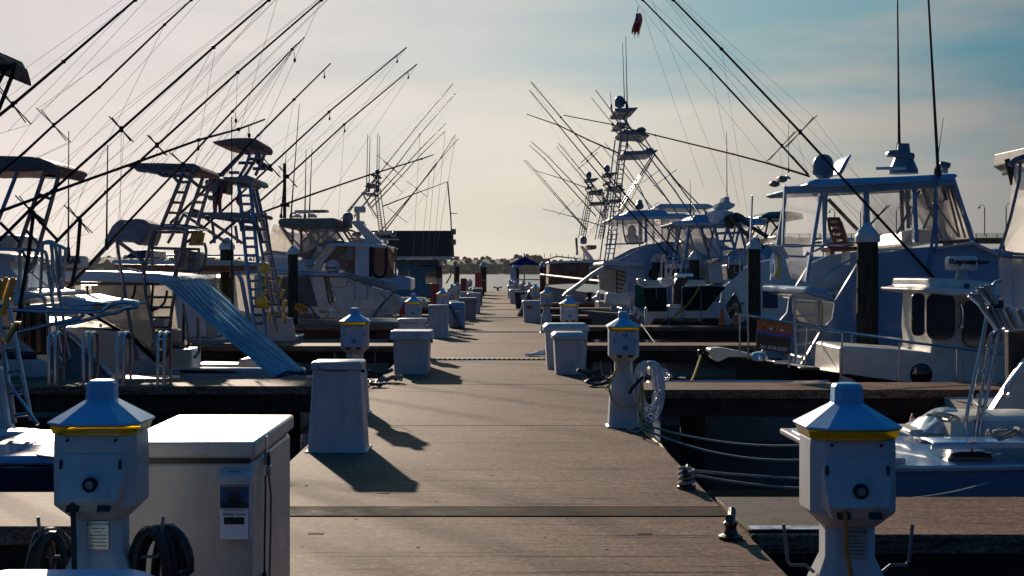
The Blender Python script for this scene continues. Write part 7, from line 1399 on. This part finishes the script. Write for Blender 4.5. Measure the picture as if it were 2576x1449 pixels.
for i in range(2600):
    px = rd.uniform(-280, 2880)
    if 1130 < px < 1540 or 150 < px < 620 or rd.random() < .35:
        dep = 1812+rd.uniform(0, 1)**1.3*120; zt = EYE-(prof(px)+rd.uniform(-1.2, 3)-CY)*dep/F; r = rd.uniform(2.0, 5.2)
        f = rd.uniform(.05, 1)**.8*min(1, .35+(dep-1812)/70); c = w(px, 690, dep); c.z = max(.6, zt*f-r*.8); lump(c, r, rd.uniform(.75, 1.25), i*.37)
hg = M(); hv = []; hf = []; xs_ = list(range(-290, 2890, 12))
for i, px in enumerate(xs_):
    for dep, k in ((1813, .02), (1840, .55), (1880, .84), (1960, .84), (2100, .2)): c = w(px, 690, dep); hv.append((c.x, dep, max(.5, (EYE-(prof(px)-CY)*1860/F)*k)))
for i in range(len(xs_)-1):
    for j in range(4): a = i*5+j; hf.append((a, a+5, a+6, a+1))
hg.add(hv, hf).build('far_hill', mat('hillgreen', (.040, .048, .028), .95, var=.4, scale=.15, bump=1, bscale=.4), kind='structure', smooth=0)
q.build('far_woodland', mat('foliagefar', (.045, .052, .030), .95, var=.35, scale=.08), kind='stuff', smooth=0)
# palms on the far left shore
for i, (px, y) in enumerate(((448, 629), (459, 634))):
    t = thing('palm_tree', ['taller distant palm above the left tree line', 'shorter distant palm beside the taller one'][i], 'palm tree', w(px, 660, 1800)); c = w(px, y, 1800); M().tube([w(px, 650, 1800), c], .5, 5).build('trunk', 'pile', t); q = M()
    for k in range(11): a = k*2*pi/11; q.add([c, c+Vector((2.0*math.cos(a), 2*math.sin(a)-.3, .9)), c+Vector((3.6*math.cos(a+.15), 3.6*math.sin(a), -1.2)), c+Vector((2.0*math.cos(a+.3), 2*math.sin(a+.3), .5))], [(0, 1, 2, 3)])
    q.build('crown', MATS['foliagefar'], t, solid=.3)
# small filler boats moored farther along both sides
def cruiser(px, py_top, d, L, side, label, m='white', kind=0):
    t = thing('motor_boat', label, 'boat', (PX(px, d), d+1.4, WZ)); B = 2.8; x0 = PX(px, d); x1 = x0+side*L
    hull(t, m, d, B, x0, x1, .15, .7); K = F/d; ya = CY-(.2-EYE)*K; X = lambda u: (x0+side*L*u)*K+CX; Y = lambda z: CY-(z-EYE)*K; zt = EYE-(py_top-CY)/K
    slab(t, 'cabin', m, [(X(.3), Y(.2)), (X(.3), Y(zt*.6)), (X(.6), Y(zt*.62)), (X(.85), Y(.6)), (X(.85), Y(.2))], d+.4, d+B-.4, .2, .06)
    slab(t, 'window', 'glass', [(X(.34), Y(zt*.38)), (X(.34), Y(zt*.54)), (X(.58), Y(zt*.55)), (X(.68), Y(zt*.4))], d+.40, d+.45)
    if kind: slab(t, 'hardtop', m, [(X(.22), Y(zt*.97)), (X(.24), Y(zt)), (X(.6), Y(zt)), (X(.63), Y(zt*.96))], d+.2, d+B-.2, .1, .04); frame(t, 'top_leg', 'alu', [[(X(.28), Y(zt*.97)), (X(.3), Y(.5))], [(X(.56), Y(zt*.97)), (X(.62), Y(zt*.55))]], d+.4, d+B-.4, .03, n=5)
    frame(t, 'rail', 'steel', [[(X(.86), Y(.65)), (X(.87), Y(1.2)), (X(.98), Y(1.3)), (X(.99), Y(.7))]], d+.4, d+B-.4, .02, n=5)
    return t
cruiser(1055, 668, 57, 9, -1, 'white runabout lying past the cream cruiser stern'); cruiser(1095, 672, 67, 9, -1, 'low white boat in front of the boathouse', kind=1); cruiser(1070, 660, 77, 11, -1, 'small hardtop boat nearer the boathouse wall', kind=1)
cruiser(1500, 640, 67.5, 12, 1, 'hardtop boat half hidden behind the slanting white gangway', kind=1); cruiser(1905, 600, 63.5, 12, 1, 'hardtop boat glimpsed between the piling and the big sportfisher', kind=1)
cruiser(1950, 640, 34, 11, 1, 'white boat half hidden behind the big enclosed sportfisher', 'bluewhite')
cruiser(150, 640, 33.5, 11, -1, 'pale boat behind the far left rod holders', kind=0); cruiser(820, 640, 54.3, 11, -1, 'dark topped boat behind the left tower ladders', kind=1)
t = cruiser(450, 610, 46, 11, -1, 'boat with dark blue canvas roof behind the long hardtop', kind=0)
slab(t, 'canvas_roof', 'navy', k4((1180, 260), (1210, 225), (1290, 190), (1449, 180), (1520, 190), (1520, 262)), 46, 48.6, .2, .05)
# haze


# ---- the air between here and the far shore
hzm = bpy.data.materials.new('haze'); hzm.use_nodes = True; ht = hzm.node_tree; ht.nodes.clear(); ho = ht.nodes.new('ShaderNodeOutputMaterial'); hv_ = ht.nodes.new('ShaderNodeVolumePrincipled')
hv_.inputs['Color'].default_value = (.92, .90, .90, 1); hv_.inputs['Density'].default_value = .00003; hv_.inputs['Anisotropy'].default_value = .2; ht.links.new(hv_.outputs[0], ho.inputs['Volume'])
o = M().box((0, 1085, 22), (3100, 2190, 50)).build('haze', hzm, kind='stuff', smooth=0)
# ============================================================ END
